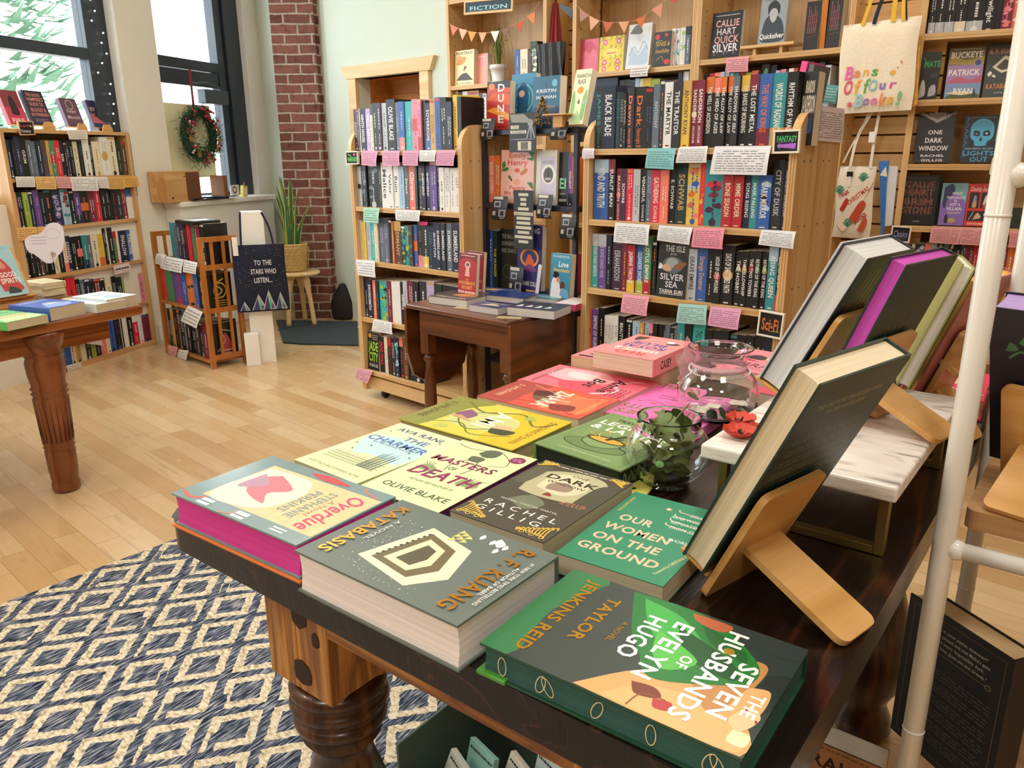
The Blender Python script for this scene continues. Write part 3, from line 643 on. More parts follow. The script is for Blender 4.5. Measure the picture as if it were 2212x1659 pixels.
row(FB, Bp, ZC[2], '''100,170,w,k,;138,170,w,k,;170,180,y,a,;200,180,l,v,;232,190,T,w,;266,195,c,a,;295,155,s,L,;335,155,s,L,;377,165,k,h,;400,180,o,w,;415,180,q,a,GERMANY@top=a;470,215,e,t,@art=tG;505,215,t,G,@art=eG;538,215,q,d,@art=td;568,210,b,o,@mid=o;600,180,k,o,@bot=p;635,200,e,w,@bot=y;690,190,n,t,;725,195,n,w,ISLINGTON;757,195,n,w,SUMMERLAND;792,195,h,w,SUMMERLAND;828,198,s,w,SUMMERLAND;875,198,n,w,SUMMERLAND;938,0,k,w,''',
    'third shelf, bookcase behind drop-leaf table', 'novels on the third shelf', C4, order=BP_, lim=(.027, .788))
row(FB, Bp, ZC[3], '''118,610,k,o,@disc=o;182,640,n,w,;212,640,n,w,SWORDSMITH;250,650,C,w,;276,655,e,t,;300,655,T,G,@art=Get;368,655,m,c,;402,660,w,c,;436,660,w,c,;470,665,k,w,EMPIRE;498,655,l,v,;530,655,m,w,;575,660,k,w,;620,660,h,w,;680,660,L,k,;740,680,e,w,;800,690,k,c,;870,700,n,w,;930,0,k,w,''',
    'fourth shelf, bookcase behind drop-leaf table', 'novels on the fourth shelf', C4, order=BP_, lim=(.027, .788))
row(FB, Bp, ZC[4], '''292,1100,k,R,JADE WAR;336,1105,c,k,;366,1108,k,r,@top=r;398,1110,k,w,;428,1105,n,u,@art=uT;460,1110,k,R,@top=C;495,1108,q,a,;535,1110,k,l,;580,1115,e,w,;630,1115,n,w,;690,0,k,w,''',
    'bottom shelf, bookcase behind drop-leaf table', 'novels on the bottom shelf', C4, order=BP_, lim=(.027, .788))
# ---------------------------------------------------------------- bookcase under the window
C1 = (0, 0, 2.989); C2 = (0, 400, 2.989); CZ = (0, 440, 6.144)
ZS = [1.405, 1.14, .863, .588, .305, .03]
e = empty('bookcase', FS, 'low pine bookcase under the window, four books displayed on top', 'bookcase')
pw = wood('s_pine', ['b98955', 'c99b66', 'd8ad79'], 0, 1, .5, 4, 2)
pv = wood('s_pine_v', ['b98955', 'c99b66', 'd8ad79'], 2, 1, .5, 4, 2)
for x in (-.905, .022): MB().box(x, 0, 0, x+.024, .25, 1.405, pv).build('side_panel', e, bevel=.002)
for i, z in enumerate(ZS): MB().box(-.881, .003, z-.02 if i < 5 else 0, .022, .24, z, pw).build('shelf', e)
MB().box(-.881, .24, .02, .022, .25, 1.39, pv).build('back_panel', e)
SW = 'from the pilaster'
row(FS, Sp, ZS[1], '''45,905,n,w;75,905,n,w;105,905,k,v;130,882,D,L;165,890,k,c,GRIM;203,905,s,w;235,912,s,u;262,912,n,w;295,905,q,b;325,908,a,b;345,908,g,w,@mid=r;378,908,R,w;412,910,k,w,SIR;440,920,k,w,;455,915,P,w;472,915,k,u;497,915,c,k;530,912,k,t;557,905,w,q;600,912,k,w;622,915,c,a;670,885,w,a,@disc=a;720,885,c,k;770,915,e,l;800,920,q,c;835,0,k,w''',
    'top shelf, window bookcase', 'books on the top shelf under the window', C1, order=SW, rev=True, lim=(-.88, .021))
row(FS, Sp, ZS[2], '''100,1240,p,P;145,1240,k,w;180,1240,G,k;212,1235,n,w;245,1225,v,p;282,1235,k,u;312,1225,k,C;365,1225,D,L,HOUND@art=vL;420,1222,u,R,@art=rtk;470,1230,k,w;500,1235,v,w,@bot=n;540,1230,k,o,@mid=o;590,1228,m,w;635,1222,R,w;670,1225,k,w;700,1222,k,l;732,1225,k,r;768,1222,h,w;800,1222,m,c;830,1218,b,w;892,0,k,w''',
    'second shelf, window bookcase', 'books on the second shelf under the window', C1, order=SW, rev=True, lim=(-.88, .021))
row(FS, Sp, ZS[3], '''150,320,k,w;180,320,k,w;210,325,k,c;240,330,k,l;272,330,q,c;300,325,e,w;330,330,k,w;360,330,c,k;392,335,k,w;425,330,c,R,@bot=C;450,325,n,w,CONVERT;485,330,k,w;517,325,k,p,@mid=C;552,320,t,w,@bot=n;580,320,s,w;610,312,c,k;652,312,y,o,@bot=o;690,275,k,w;720,270,k,w;748,295,g,R,@top=r;785,290,n,w,SHALLOW;832,285,b,w,SUNFLOWER;868,290,n,w;918,0,k,w''',
    'third shelf, window bookcase', 'books on the third shelf under the window', C2, order=SW, rev=True, lim=(-.88, .021))
row(FS, Sp, ZS[4], '''300,600,P,w;345,600,m,w;395,600,k,w;455,590,R,k,@top=R;515,602,k,w;545,605,s,w;570,600,D,w;605,600,e,w;630,600,m,w;672,595,k,w,;700,590,c,k;735,585,k,w;765,590,n,w;800,590,G,k;812,585,k,w;850,580,k,w;885,565,P,w;905,565,p,P;930,565,m,w;952,0,k,w''',
    'fourth shelf, window bookcase', 'books on the fourth shelf under the window', C2, order=SW, rev=True, lim=(-.88, .021))
row(FS, Sp, ZS[5], '''-130,1080,c,R;-95,1080,r,w;-60,1080,k,c;-25,1080,C,w;10,1080,k,w;55,1075,c,k;90,1070,t,w;125,1070,T,w;155,1065,b,w;195,1065,k,w;235,1050,c,r;275,1040,k,w;320,1030,n,w;370,1010,d,w;400,1000,s,c;435,1000,b,k;465,995,c,q;500,990,a,k;530,985,c,w;562,980,h,w;595,975,G,k;625,965,n,w;655,872,C,w;690,870,c,k;712,858,b,k;752,850,k,v;795,845,e,v;832,845,k,w;862,840,R,w,@top=w;895,835,w,R;918,830,m,P;978,0,k,w''',
    'bottom shelf, window bookcase', 'books on the bottom shelf under the window', C2, order=SW, rev=True, lim=(-.88, .021))
# displayed on top
FSI = {0: ((50, 180), 'cover'), }
wst = wood('bamboo', ['c9924e', 'd9a864', 'e4b97a'], 0, 1.6, .4, 3, 2)
def little_stand(M, w, label, group='small wooden cover stands'):
    mb = MB(); mb.box(0, -.03, 0, w, .04, .006, wst)
    mb.prism([(0, 0), (w, 0), (w, .02), (w*.8, .045), (w*.2, .045), (0, .02)], -.036, -.03, wst, X=axes((1, 0, 0), (0, 0, 1), (0, 1, 0)))
    o = mb.build('cover_stand', bevel=.001); o.matrix_world = M; return tag(o, label, 'stand', group)
for x, w, h, cols, lb, art in (
    (-.755, .135, .19, '8e2b3a', 'red cover with a dark figure, the one beside the window edge', [('r', 'd43b55', .02, .02, .98, .5), ('c', '2a1418', [(.3, .3), (.35, .7), (.5, .85), (.65, .7), (.7, .3)]), ('T', 'f2d8dc', 'FIRE', .5, .12, .14, .7)]),
    (-.6, .155, .2, '2a2138', 'dark cover with rows of pink block lettering, on the window bookcase', [('T', 'e78f86', 'THE GOOD', .5, .88, .09, .7), ('T', 'e78f86', "VAMPIRE'S", .5, .75, .1, .8), ('T', 'e78f86', 'GUIDE TO', .5, .61, .1, .7), ('T', 'e88a80', 'BLOOD &', .5, .45, .11, .75), ('T', 'e88a80', 'BOYFRIENDS', .5, .31, .09, .85), ('h', 'b98ac0', .15, .1, .85, .2, 2)]),
    (-.352, .14, .17, '4a2c48', 'plum cover with pale script, on the window bookcase', [('r', '6b4a5c', .06, .04, .94, .96), ('o', 'c9a5b0', .5, .78, .2, .2, .04), ('t', 'e6cfd6', 'Keeper', .5, .56, .12, .6, 0, .2), ('t', 'e6cfd6', 'Moonlit', .5, .34, .13, .75, 0, .2)]),
    (-.15, .15, .17, '3a2f55', 'violet cover with a gold word over a rosy sea, on the window bookcase', [('r', 'c4566a', .03, .03, .97, .5), ('c', '2a2233', [(.2, .42), (.5, .56), (.8, .42), (.5, .36)]), ('T', 'e0b0a0', 'SORCERY', .5, .68, .13, .8), ('r', '28365c', .03, .03, .97, .16)])):
    facer(FS @ T(x, .075, 1.425) @ RZ(6), w, h, .025, cols, lb, art, 'covers on top of the window bookcase', lean=16)
    little_stand(FS @ T(x+.02, .075, 1.405) @ RZ(6), w*.62, 'small honey wood stand under the %s' % lb.split(',')[0])
sign(FS, -.79, 1.37, .1, .075, -.015, 2, 'tiny black chalkboard reading Fantasy on the window bookcase corner', [('t', 'e5506a', 'Young Adult', .42, .72, .2, .7), ('t', 'f0dfe2', 'Fantasy', .45, .28, .26, .7), ('e', 'ffffff', .88, .7, .08, .08), ('e', '15181b', .91, .73, .07, .07)], rim='c8a27c')
for q, col, lb in (
    ([(425, 838), (555, 838), (562, 900), (445, 900)], 'e8e0d2', 'curled cream note taped to the top edge of the window bookcase'),
    ([(98, 1140), (220, 1140), (222, 1208), (103, 1208)], 'e6e4e0', 'white printed note, the first along the second shelf edge, window bookcase'),
    ([(225, 1140), (355, 1140), (360, 1222), (232, 1222)], 'e9bd74', 'golden note between a white and a pink one, window bookcase'),
    ([(358, 1140), (450, 1140), (462, 1216), (368, 1216)], 'e6a3a6', 'pink note on the second shelf edge of the window bookcase'),
    ([(450, 1142), (625, 1142), (632, 1232), (462, 1232)], 'eeecea', 'wide white printed list on the second shelf edge, window bookcase'),
    ([(625, 1142), (690, 1142), (700, 1216), (640, 1216)], 'eae6e4', 'narrow white note beside the wide printed list, window bookcase'),
    ([(682, 1142), (800, 1140), (800, 1220), (695, 1222)], 'e5b05c', 'golden note ending the row of white ones, window bookcase'),
    ([(795, 1140), (885, 1136), (893, 1205), (802, 1212)], 'e6ad55', 'golden note at the pilaster end of the second shelf edge')):
    card(FS, Sp, -.006, q, col, lb, off=C1, n=6)
card(FS, Sp, -.006, [(105, 275), (235, 268), (238, 350), (118, 360)], 'e6b56a', 'golden note on the third shelf edge of the window bookcase', off=C2)
card(FS, Sp, -.008, [(240, 270), (330, 262), (335, 345), (245, 350)], 'e6b56a', 'golden note half hidden behind the white bird shaped card', off=C2)
card(FS, Sp, -.006, [(730, 522), (830, 500), (842, 555), (740, 578)], 'e4d2ce', 'pale card with a small black drawing on the fourth shelf edge', off=C2, n=1, ink_='222222')
card(FS, Sp, -.03, [(430, 885), (635, 875), (655, 1035), (395, 1000)], 'd8c8c4', 'large pale floral notice leaning before the bottom shelf of the window bookcase', off=C2, n=4, ink_='b0807a')
card(FS, Sp, -.008, [(430, 1165), (520, 1145), (524, 1185), (435, 1210)], 'e4d6c6', 'cream note at the foot of the window bookcase', off=C2, n=3)
# ---------------------------------------------------------------- slatted rack
FK = frame(V((-2.303, 5.068, 0)), -D(-47.1)); FKi = FK.inverted()
def Kp(x, y, v=0):
    q = FKi @ pl(x, y, FK @ V((0, v, 0)), FK.to_3x3() @ V((0, 1, 0))); return q.x, q.z
e = empty('slatted_rack', FK, 'honey wood rack with slatted ends, three tiers of boxed books', 'shelf rack')
ok = wood('oak_rack', ['a05f24', 'b57031', 'c8853f'], 2, 1, .35, 3, 2, coat=.2)
for x in (0, .62):
    for y in (0, .215): MB().box(x, y, 0, x+.026, y+.03, .795, ok).build('post', e, bevel=.003)
    mb = MB()
    for z in (.765, .6, .34, .05): MB().box(x+.004, .03, z, x+.022, .215, z+.03, ok).build('end_rail', e)
    for y in (.075, .15): MB().box(x+.008, y, .08, x+.018, y+.018, .765, ok).build('slat', e)
for z in (.05, .36, .62): MB().box(.026, .004, z-.018, .62, .24, z, ok).build('tray', e)
KW = 'from the slatted end'
row(FK, Kp, .62, '''1110,245,t,k;1135,245,s,k;1160,245,d,w;1182,245,P,w;1205,246,k,r;1228,248,R,k;1250,250,g,k;1272,252,m,w;1290,252,m,R;1305,255,k,w;1345,255,d,w;1380,258,k,w;1425,260,e,w;1480,265,k,w,SARAH;1530,0,k,w''',
    'top tray, slatted rack', 'books on the top tray of the slatted rack', C2, order=KW, rev=True, lim=(.027, .585), v0=.07, depth=.16)
row(FK, Kp, .36, '''1050,545,R,o;1080,548,g,t;1128,555,v,R;1190,565,b,w;1215,570,o,a,@art=ok;1262,578,b,o;1290,582,k,y;1340,590,k,w;1400,595,m,w;1440,0,k,w''',
    'middle tray, slatted rack', 'books on the middle tray of the slatted rack', C2, order=KW, rev=True, lim=(.027, .585), depth=.2)
row(FK, Kp, .05, '''1080,800,e,w;1102,802,a,k;1122,805,k,o;1145,808,q,w;1165,812,k,w;1190,815,s,w;1205,880,k,w;1235,885,k,l;1262,890,h,w;1290,895,k,l;1315,898,m,w;1345,900,k,w;1390,905,k,w;1440,0,k,w''',
    'bottom tray, slatted rack', 'books on the bottom tray of the slatted rack', C2, order=KW, rev=True, lim=(.027, .585), depth=.2)
facer(FK @ T(.59, .2, .361) @ RZ(90) @ T(-.15, -.02, 0), .14, .21, .03, '1e1c16', 'black and gold serpent cover behind the slats of the rack', [('o', 'd9b04a', .5, .52, .28, .32, .05), ('s', 'd9b04a', .05, [(.2, .3), (.6, .5), (.35, .7), (.7, .85)]), ('h', 'd9b04a', .2, .05, .8, .25, 3)], lean=0)
facer(FK @ T(.59, .2, .051) @ RZ(90) @ T(-.15, -.02, 0), .14, .22, .03, '1d1718', 'black and dusty red cover low behind the slats of the rack', [('c', 'a03a44', [(.2, .2), (.5, .7), (.8, .3), (.5, .1)]), ('s', 'a8a4a2', .04, [(.1, .2), (.5, .5), (.3, .8), (.9, .7)]), ('h', 'd8d0c8', .2, .08, .8, .25, 2)], lean=0)
mb = MB(); mb.box(.33, .02, .862, .56, .2, .884, mat('17191b', .35)); 
mb.add([(.36, .04, .8845), (.54, .05, .8845), (.5, .16, .8845), (.4, .18, .8845)], [(0, 1, 2, 3)], mat('dfe2e2', .5)); o = mb.build('book_pouch', loc=FK, bevel=.006); tag(o, 'flat black zipped pouch with a white print lying on the rack books', 'pouch')
for q, col, lb in (([(1010, 440), (1075, 450), (1062, 520), (1005, 505)], 'e9e7e2', 'white note at the column end of the rack top tray'),
    ([(1075, 458), (1188, 480), (1178, 568), (1055, 542)], 'eceae6', 'larger white note on the rack top tray edge'),
    ([(1190, 480), (1275, 500), (1272, 575), (1185, 560)], 'e6e2de', 'smaller white note on the rack top tray edge'),
    ([(1215, 775), (1310, 820), (1275, 925), (1170, 875)], 'e8e6e2', 'tilted white note hanging from the rack middle tray'),
    ([(1085, 1030), (1150, 1050), (1140, 1110), (1090, 1090)], 'e5a9a8', 'pink note at the foot of the slatted rack'),
    ([(1155, 1062), (1218, 1068), (1210, 1130), (1150, 1112)], 'ece8e4', 'white note at the foot of the slatted rack')):
    card(FK, Kp, -.008, q, col, lb, off=C2, n=4)
# ---------------------------------------------------------------- white post with a tote
pc_ = V((-1.565, 4.80, 0)); FH = frame(pc_, V((4.8, 1.565, 0)))
mb = MB(); mb.prism([(-.065, 0), (.075, 0), (.062, .145), (-.05, .145)], 0, .93, whitep); 
tag(mb.build('white_post', loc=FH, bevel=.003), 'square white painted post with a tote bag hung on it', 'post')
tag(MB().box(-.105, -.07, 0, -.02, -.005, .2, whitep).build('white_box', loc=FH, bevel=.002), 'small white box on the floor against the white post', 'box')
FHi = FH.inverted()
def Hp(x, y, v=0):
    q = FHi @ pl(x, y, FH @ V((0, v, 0)), FH.to_3x3() @ V((0, 1, 0))); return q.x, q.z
def tote(M, w, h, col, art, label, straps, flare=0, t=.012, group=None, tag_=None):
    e = empty('tote_bag', M, label, 'tote bag', group); m = mat(col, .85, amt=.08, scale=120, name='canvas', bump=.5)
    mb = MB(); rnd = random.Random(int(w*1000))
    def f(sg):
        return lambda a, b: V(((a-.5)*w*(1+flare*(1-b))+.003*math.sin(b*7), sg*(t*(1-(2*a-1)**6)*(1-(2*b-1)**6)+.0015*math.sin(a*19)*math.sin(b*5)), -h*(1-b)))
    mb.grid(f(-1), 16, 12, m); mb.grid(lambda a, b: f(1)(1-a, b), 16, 12, m)
    X = axes((1, 0, 0), (0, 0, 1), (0, -1, 0), (-w/2, -t-.0022, -h)); draw(mb, X, w, h, art); mb.build('bag_body', e)
    for pts, wd, c in straps:
        mb = MB(); L, R = strip([(x*w-w/2, z*h) for x, z in curve(pts, 4)], wd); n = len(L)
        vs = [(p.x, -t*.8, p.y) for p in L]+[(p.x, -t*.8, p.y) for p in R]; mb.add(vs, [(i, i+n, i+1+n, i+1) for i in range(n-1)], mat(c, .85, amt=.08, name='strap'))
        vs = [(v[0], v[1]+.002, v[2]) for v in vs]; mb.add(vs, [(i, i+1, i+1+n, i+n) for i in range(n-1)], mat(c, .85, amt=.08, name='strap')); mb.build('strap', e)
    if tag_: MB().box(*tag_, mat('efedea', .6)).build('swing_tag', e, bevel=.001)
    return e
x0, z0 = Hp(500, 530, -.03); x1, z1 = Hp(613, 532, -.03); _, zb = Hp(560, 672, -.03)
peaks = []
for cx, w_, h_ in ((.14, .2, .14), (.42, .3, .24), (.62, .26, .3), (.85, .24, .26)):
    peaks += [('p', 'a9b3b0', [(cx-w_/2, .03), (cx, .03+h_), (cx+w_/2, .03)]), ('p', '3b3a66', [(cx-w_*.42, .03), (cx-w_*.08, .03+h_*.75), (cx+.01, .03)]), ('p', '4fa38e', [(cx, .05), (cx+w_*.06, h_*.8), (cx+w_*.2, .06)]), ('p', '5d4f86', [(cx+w_*.12, .04), (cx+w_*.2, h_*.5), (cx+w_*.38, .04)])]
rnd = random.Random(4)
tote(FH @ T((x0+x1)/2, -.045, z0), x1-x0, z0-zb, '151b33', [('e', 'cfd6e6', rnd.random()*.9+.05, rnd.random()*.6+.35, .004, .004) for _ in range(70)]+peaks+
     [('T', 'd9d9dc', 'TO THE', .56, .74, .075, .34), ('T', 'd9d9dc', 'STARS WHO', .56, .61, .075, .5), ('T', 'd9d9dc', 'LISTEN...', .54, .48, .075, .36)],
     'navy tote reading TO THE STARS WHO LISTEN above coloured mountains, on the white post', [([(.18, -.02), (.2, .25), (.22, .48)], .012, '1a2038'), ([(.8, -.02), (.74, .25), (.62, .47)], .012, '1a2038')], flare=.03, tag_=(-.145, -.02, -.06, -.115, -.018, .05))
# ---------------------------------------------------------------- plant on a stool
FPl = T(-1.64, 5.98, 0)
e = empty('wooden_stool', FPl, 'pale three legged wooden stool under the snake plant', 'stool')
bw = wood('birch_stool', ['d9b47c', 'e6c792', 'f0d8ac'], 2, 1, .45, 3, 2)
mb = MB(); mb.lathe([(1e-6, .385), (.17, .385), (.178, .393), (.178, .404), (.17, .41), (1e-6, .41)], bw, 40); mb.build('seat', e)
for a in (250, 330, 90):
    c, s = math.cos(math.radians(a)), math.sin(math.radians(a))
    mb = MB(); mb.tube(curve([(c*.03, s*.03, .386), (c*.085, s*.085, .36), (c*.115, s*.115, .25), (c*.15, s*.15, .005)], 6), [.018+.014*math.sin(math.pi*min(1, i/12)) for i in range(19)], bw, 10); mb.build('leg', e)
e = empty('snake_plant', FPl @ T(-.01, 0, .411), 'variegated snake plant in a woven basket before the brick pier', 'plant')
mb = MB(); bk = mat('c9a86a', .8, amt=.35, scale=90, name='woven', bump=1)
prof = []
for i in range(27): prof.append((.088+.022*i/26+.0035*math.sin(i*2.1), .005+.205*i/26))
mb.lathe([(1e-6, .002)]+prof+[(.1, .208), (.095, .17), (1e-6, .165)], bk, 40)
for k in range(36):
    a = k*math.pi/18
    for j in range(3):
        z = .05+j*.05; r = .1+.022*z/.21; mb.tube([(r*math.cos(a), r*math.sin(a), z), (r*1.02*math.cos(a+.12), r*1.02*math.sin(a+.12), z+.025*(1 if (k+j) % 2 else -1))], .003, bk, 4)
bskt = mb.build('basket', e)
rnd = random.Random(11); gi = mat('3f6b3f', .4, amt=.5, scale=45, name='leaf_green'); ye = mat('c9cf6a', .4, amt=.12, scale=20, name='leaf_margin')
for k in range(17):
    a = rnd.uniform(0, 6.28); r0 = rnd.uniform(.0, .06); lean = rnd.uniform(.03, .17)*(1 if k > 5 else .5); h = rnd.uniform(.3, .56); w = rnd.uniform(.022, .032); tw = rnd.uniform(-.6, .6); b0 = rnd.uniform(0, 3.14)
    def lf(wf, dz):
        def f(s, t):
            ww = w*wf*(math.sin(min(1, t*1.15+.32)*math.pi*.86) if t < .98 else 0)*(1 if t < .8 else max(0, (1-t)/.2)**.6); x = (s-.5)*2*ww; an = b0+tw*t
            cx, cy = r0*math.cos(a)+lean*t*t*math.cos(a), r0*math.sin(a)+lean*t*t*math.sin(a)
            cup = .35*abs(x)+dz
            return V((cx+x*math.cos(an)-cup*math.sin(an), cy+x*math.sin(an)+cup*math.cos(an), .15+h*t))
        return f
    mb = MB(); mb.grid(lf(1, 0), 4, 12, ye); mb.grid(lf(.72, -.0012), 4, 12, gi); mb.grid(lf(.72, .0012), 4, 12, gi); mb.build('leaf', e)
MB().lathe([(1e-6, .172), (.09, .172), (.09, .175), (1e-6, .176)], mat('3a2c20', .95, bump=1), 24).build('soil', bskt)
mb = MB(); bm_ = mat('1c1b1f', .75, amt=.3, scale=30, bump=.6)
q = hz(745, 688, 0); mb.lathe([(1e-6, 0), (.085, 0), (.1, .03), (.1, .14), (.07, .2), (.05, .24), (.02, .28), (1e-6, .285)], bm_, 20, X=Matrix.Diagonal((1, .8, 1, 1)))
tag(mb.build('black_bag', loc=T(q.x+.0, q.y+.0, 0)), 'slumped black bag on the floor between the brick pier and bookcase', 'bag')
# ---------------------------------------------------------------- wreath and ledge objects
e = empty('wreath', FW @ T(.655, -.005, 1.405), 'evergreen wreath with red berries and gold stars on the door', 'wreath')
rnd = random.Random(8); gm = mat('23472f', .6, amt=.5, scale=80, name='needles'); g2 = mat('4d7a4a', .6, amt=.4, scale=80, name='needles_light')
mb = MB(); RX_, RZ_ = .2, .2
for i in range(3600):
    a = rnd.uniform(0, 6.283); rr = .155+rnd.gauss(0, .028); yy = rnd.gauss(0, .022)
    c = V((rr*math.cos(a), yy-.01, rr*math.sin(a))); tdir = V((-math.sin(a), 0, math.cos(a))); out = V((math.cos(a), 0, math.sin(a)))
    d = (tdir*rnd.uniform(.2, 1)+out*rnd.uniform(-.7, 1)+V((0, rnd.uniform(-1, .3), 0))).normalized()*rnd.uniform(.03, .055)
    s_ = d.cross(V((rnd.random(), rnd.random(), rnd.random()))).normalized()*.0022
    mb.add([c-s_, c+s_, c+d], [(0, 1, 2)], gm if rnd.random() < .75 else g2)
mb.tube([(.155*math.cos(k*.2618), 0, .155*math.sin(k*.2618)) for k in range(25)], .03, mat('1c2f22', .8), 8)
o = mb.build('foliage', e); o['kind'] = 'stuff'
rb = mat('b3152b', .25, coat=.5, name='berry'); wb = mat('ece6da', .4)
for a0, n in ((60, 14), (80, 10), (30, 10), (150, 9), (170, 8), (265, 9), (285, 6), (215, 5), (330, 6), (120, 6)):
    mb = MB()
    for k in range(n):
        a = math.radians(a0+rnd.uniform(-9, 9)); r = .155+rnd.uniform(-.04, .05); mb.ball((r*math.cos(a), -.045-rnd.random()*.015, r*math.sin(a)), rnd.uniform(.006, .01), rb, 8)
    mb.build('berry_cluster', e)
mb = MB()
for k in range(10):
    a = math.radians(rnd.choice([145, 155, 215, 222, 235, 300])+rnd.uniform(-6, 6)); r = .155+rnd.uniform(-.03, .04); mb.ball((r*math.cos(a), -.05, r*math.sin(a)), .008, wb, 8)
mb.build('white_beads', e)
for a in (190, 238, 275, 320, 345, 10):
    mb = MB(); r = .16; c = V((r*math.cos(math.radians(a)), -.055, r*math.sin(math.radians(a))))
    pts = []
    for k in range(12): rr = .03 if k % 2 == 0 else .012; pts.append((c.x+rr*math.cos(k*math.pi/6), c.z+rr*math.sin(k*math.pi/6)))
    mb.prism(pts, -.003, .003, mat('b98a4a', .4, .5), X=axes((1, 0, 0), (0, 0, 1), (0, -1, 0), (0, c.y, 0))); mb.build('gold_star', e)
mb = MB(); mb.box(-.012, .018, .14, .012, .02, .45, mat('8c1d2c', .6)); mb.build('ribbon', e)
cr = wood('crate', ['c08a52', 'd6a268', 'e3b67e'], 0, 1, .5, 3, 2)
e = empty('wooden_crate', FW @ T(.085, -.15, .951), 'wooden box with a dark brown front panel on the white ledge', 'box')
MB().box(0, 0, 0, .345, .14, .205, cr).build('box_body', e, bevel=.003)
MB().box(.2, -.003, .008, .335, .0, .197, mat('6b3d20', .5, amt=.15)).build('front_panel', e)
mb = MB(); mb.ball((.05, -.002, .03), .007, mat('4a3a2a', .4, .6), 8); mb.ball((.185, -.002, .17), .005, mat('4a3a2a', .4, .6), 8); mb.build('corner_fitting', e)
tag((lambda m: (m.box(0, 0, 0, .045, .12, .165, mat('8a5a30', .5, amt=.2, scale=20)), m)[1])(MB()).build('wooden_block', loc=FW @ T(.7, -.14, .951), bevel=.002), 'upright brown wooden block on the white ledge', 'block')
o = MB(); o.box(0, 0, 0, .1, .012, .09, mat('e4e2dc', .5)); draw(o, axes((1, 0, 0), (0, 0, 1), (0, -1, 0), (0, 0, 0)), .1, .09, [('o', '2a3a55', .45, .6, .22, .22, .1), ('h', '3a3a3a', .2, .1, .8, .25, 1)])
tag(o.build('small_sign', loc=FW @ T(.83, -.1, .951)), 'small white card with a dark ring drawing on the white ledge', 'card')
mb = MB(); mb.box(0, 0, 0, .05, .03, .085, mat('d8c24a', .4)); mb.box(.008, -.001, .015, .042, 0, .07, mat('f0e9c0', .5)); mb.tube([(.02, .015, .085), (.03, .015, .11)], .006, mat('a8542a', .5), 6)
tag(mb.build('yellow_box', loc=FW @ T(.95, -.12, .951) @ RY(8), bevel=.002), 'small yellow carton at the end of the white ledge', 'box')
for k, (c, a, x) in enumerate((('2c3440', 8, .28), ('3f5f8c', -6, .36), ('b8b09a', 3, .45), ('27303c', -3, .52))):
    mb = MB(); mb.grid(lambda s, t: V((s*.26, -.22+t*.2, .002+k*.004+.012*math.sin(s*3+k)*(.6-t))), 8, 4, mat(c, .5, name='leaflet')); mb.grid(lambda s, t: V(((1-s)*.26, -.22+t*.2, k*.004+.012*math.sin((1-s)*3+k)*(.6-t))), 8, 4, mat(c, .5, name='leaflet'))
    tag(mb.build('magazine', loc=FW @ T(x, .03, .956) @ RZ(a)), 'curling %s magazine spread on the white ledge' % ('dark', 'blue', 'beige', 'charcoal')[k], 'magazine', 'magazines on the ledge')
# ---------------------------------------------------------------- table by the window bookcase
FL = frame(hz(308, 658, .68), D(29.5)); FL.translation.z = .68; FLi = FL.inverted()
def Lp(x, y, h=0): q = FLi @ hz(x, y, .68+h); return q.x, q.y
e = empty('display_table', FL @ T(0, 0, -.68), 'cherry brown table with turned legs, bright paperbacks on top', 'table')
ch = wood('cherry', ['6e3614', '8f4d1f', 'a9652f'], 0, 1, .3, 5, 3, coat=.35); chv = wood('cherry_v', ['5e2e12', '80451d', '99592b'], 2, 1, .35, 5, 3, coat=.3)
mb = MB(); mb.box(-1.5, 0, .64, 0, 1.0, .68, ch); mb.build('table_top', e, bevel=.008)
mb = MB(); mb.box(-1.42, .06, .56, -.12, .08, .64, ch); mb.box(-.14, .08, .56, -.12, .92, .64, ch); mb.box(-1.42, .08, .56, -1.4, .92, .64, ch); mb.box(-1.42, .92, .56, -.12, .94, .64, ch); mb.build('apron', e)
prof = [(1e-6, 0), (.042, 0), (.05, .012), (.05, .035), (.046, .045), (.048, .05), (.052, .1), (.054, .17), (.05, .178), (.056, .186), (.05, .194), (.056, .202), (.051, .21), (.058, .3), (.062, .38), (.056, .39), (.064, .4), (.056, .41), (.064, .42), (.057, .43), (.064, .47), (.067, .52), (.06, .54), (.068, .55), (.06, .56), (.075, .59), (.085, .62), (.085, .64), (1e-6, .64)]
for x, y in ((-.375, .09), (-1.3, .09), (-.375, .9), (-1.3, .9)):
    mb = MB(); mb.lathe(prof, chv, 40, X=T(x, y, 0))
    for k in range(20):
        a = k*math.pi/10; mb.tube([(x+.0545*math.cos(a), y+.0545*math.sin(a), .21), (x+.0605*math.cos(a), y+.0605*math.sin(a), .375)], .0018, mat('4a230c', .5), 4)
    mb.build('leg', e)
def flat(F, x, y, z, rot, W, H, Tk, col, label, art=(), spine=(), **k):
    return book(F @ T(x, y, z) @ RZ(rot), W, H, Tk, col, label, k.pop('group', None), art=art, spine=spine, **k)
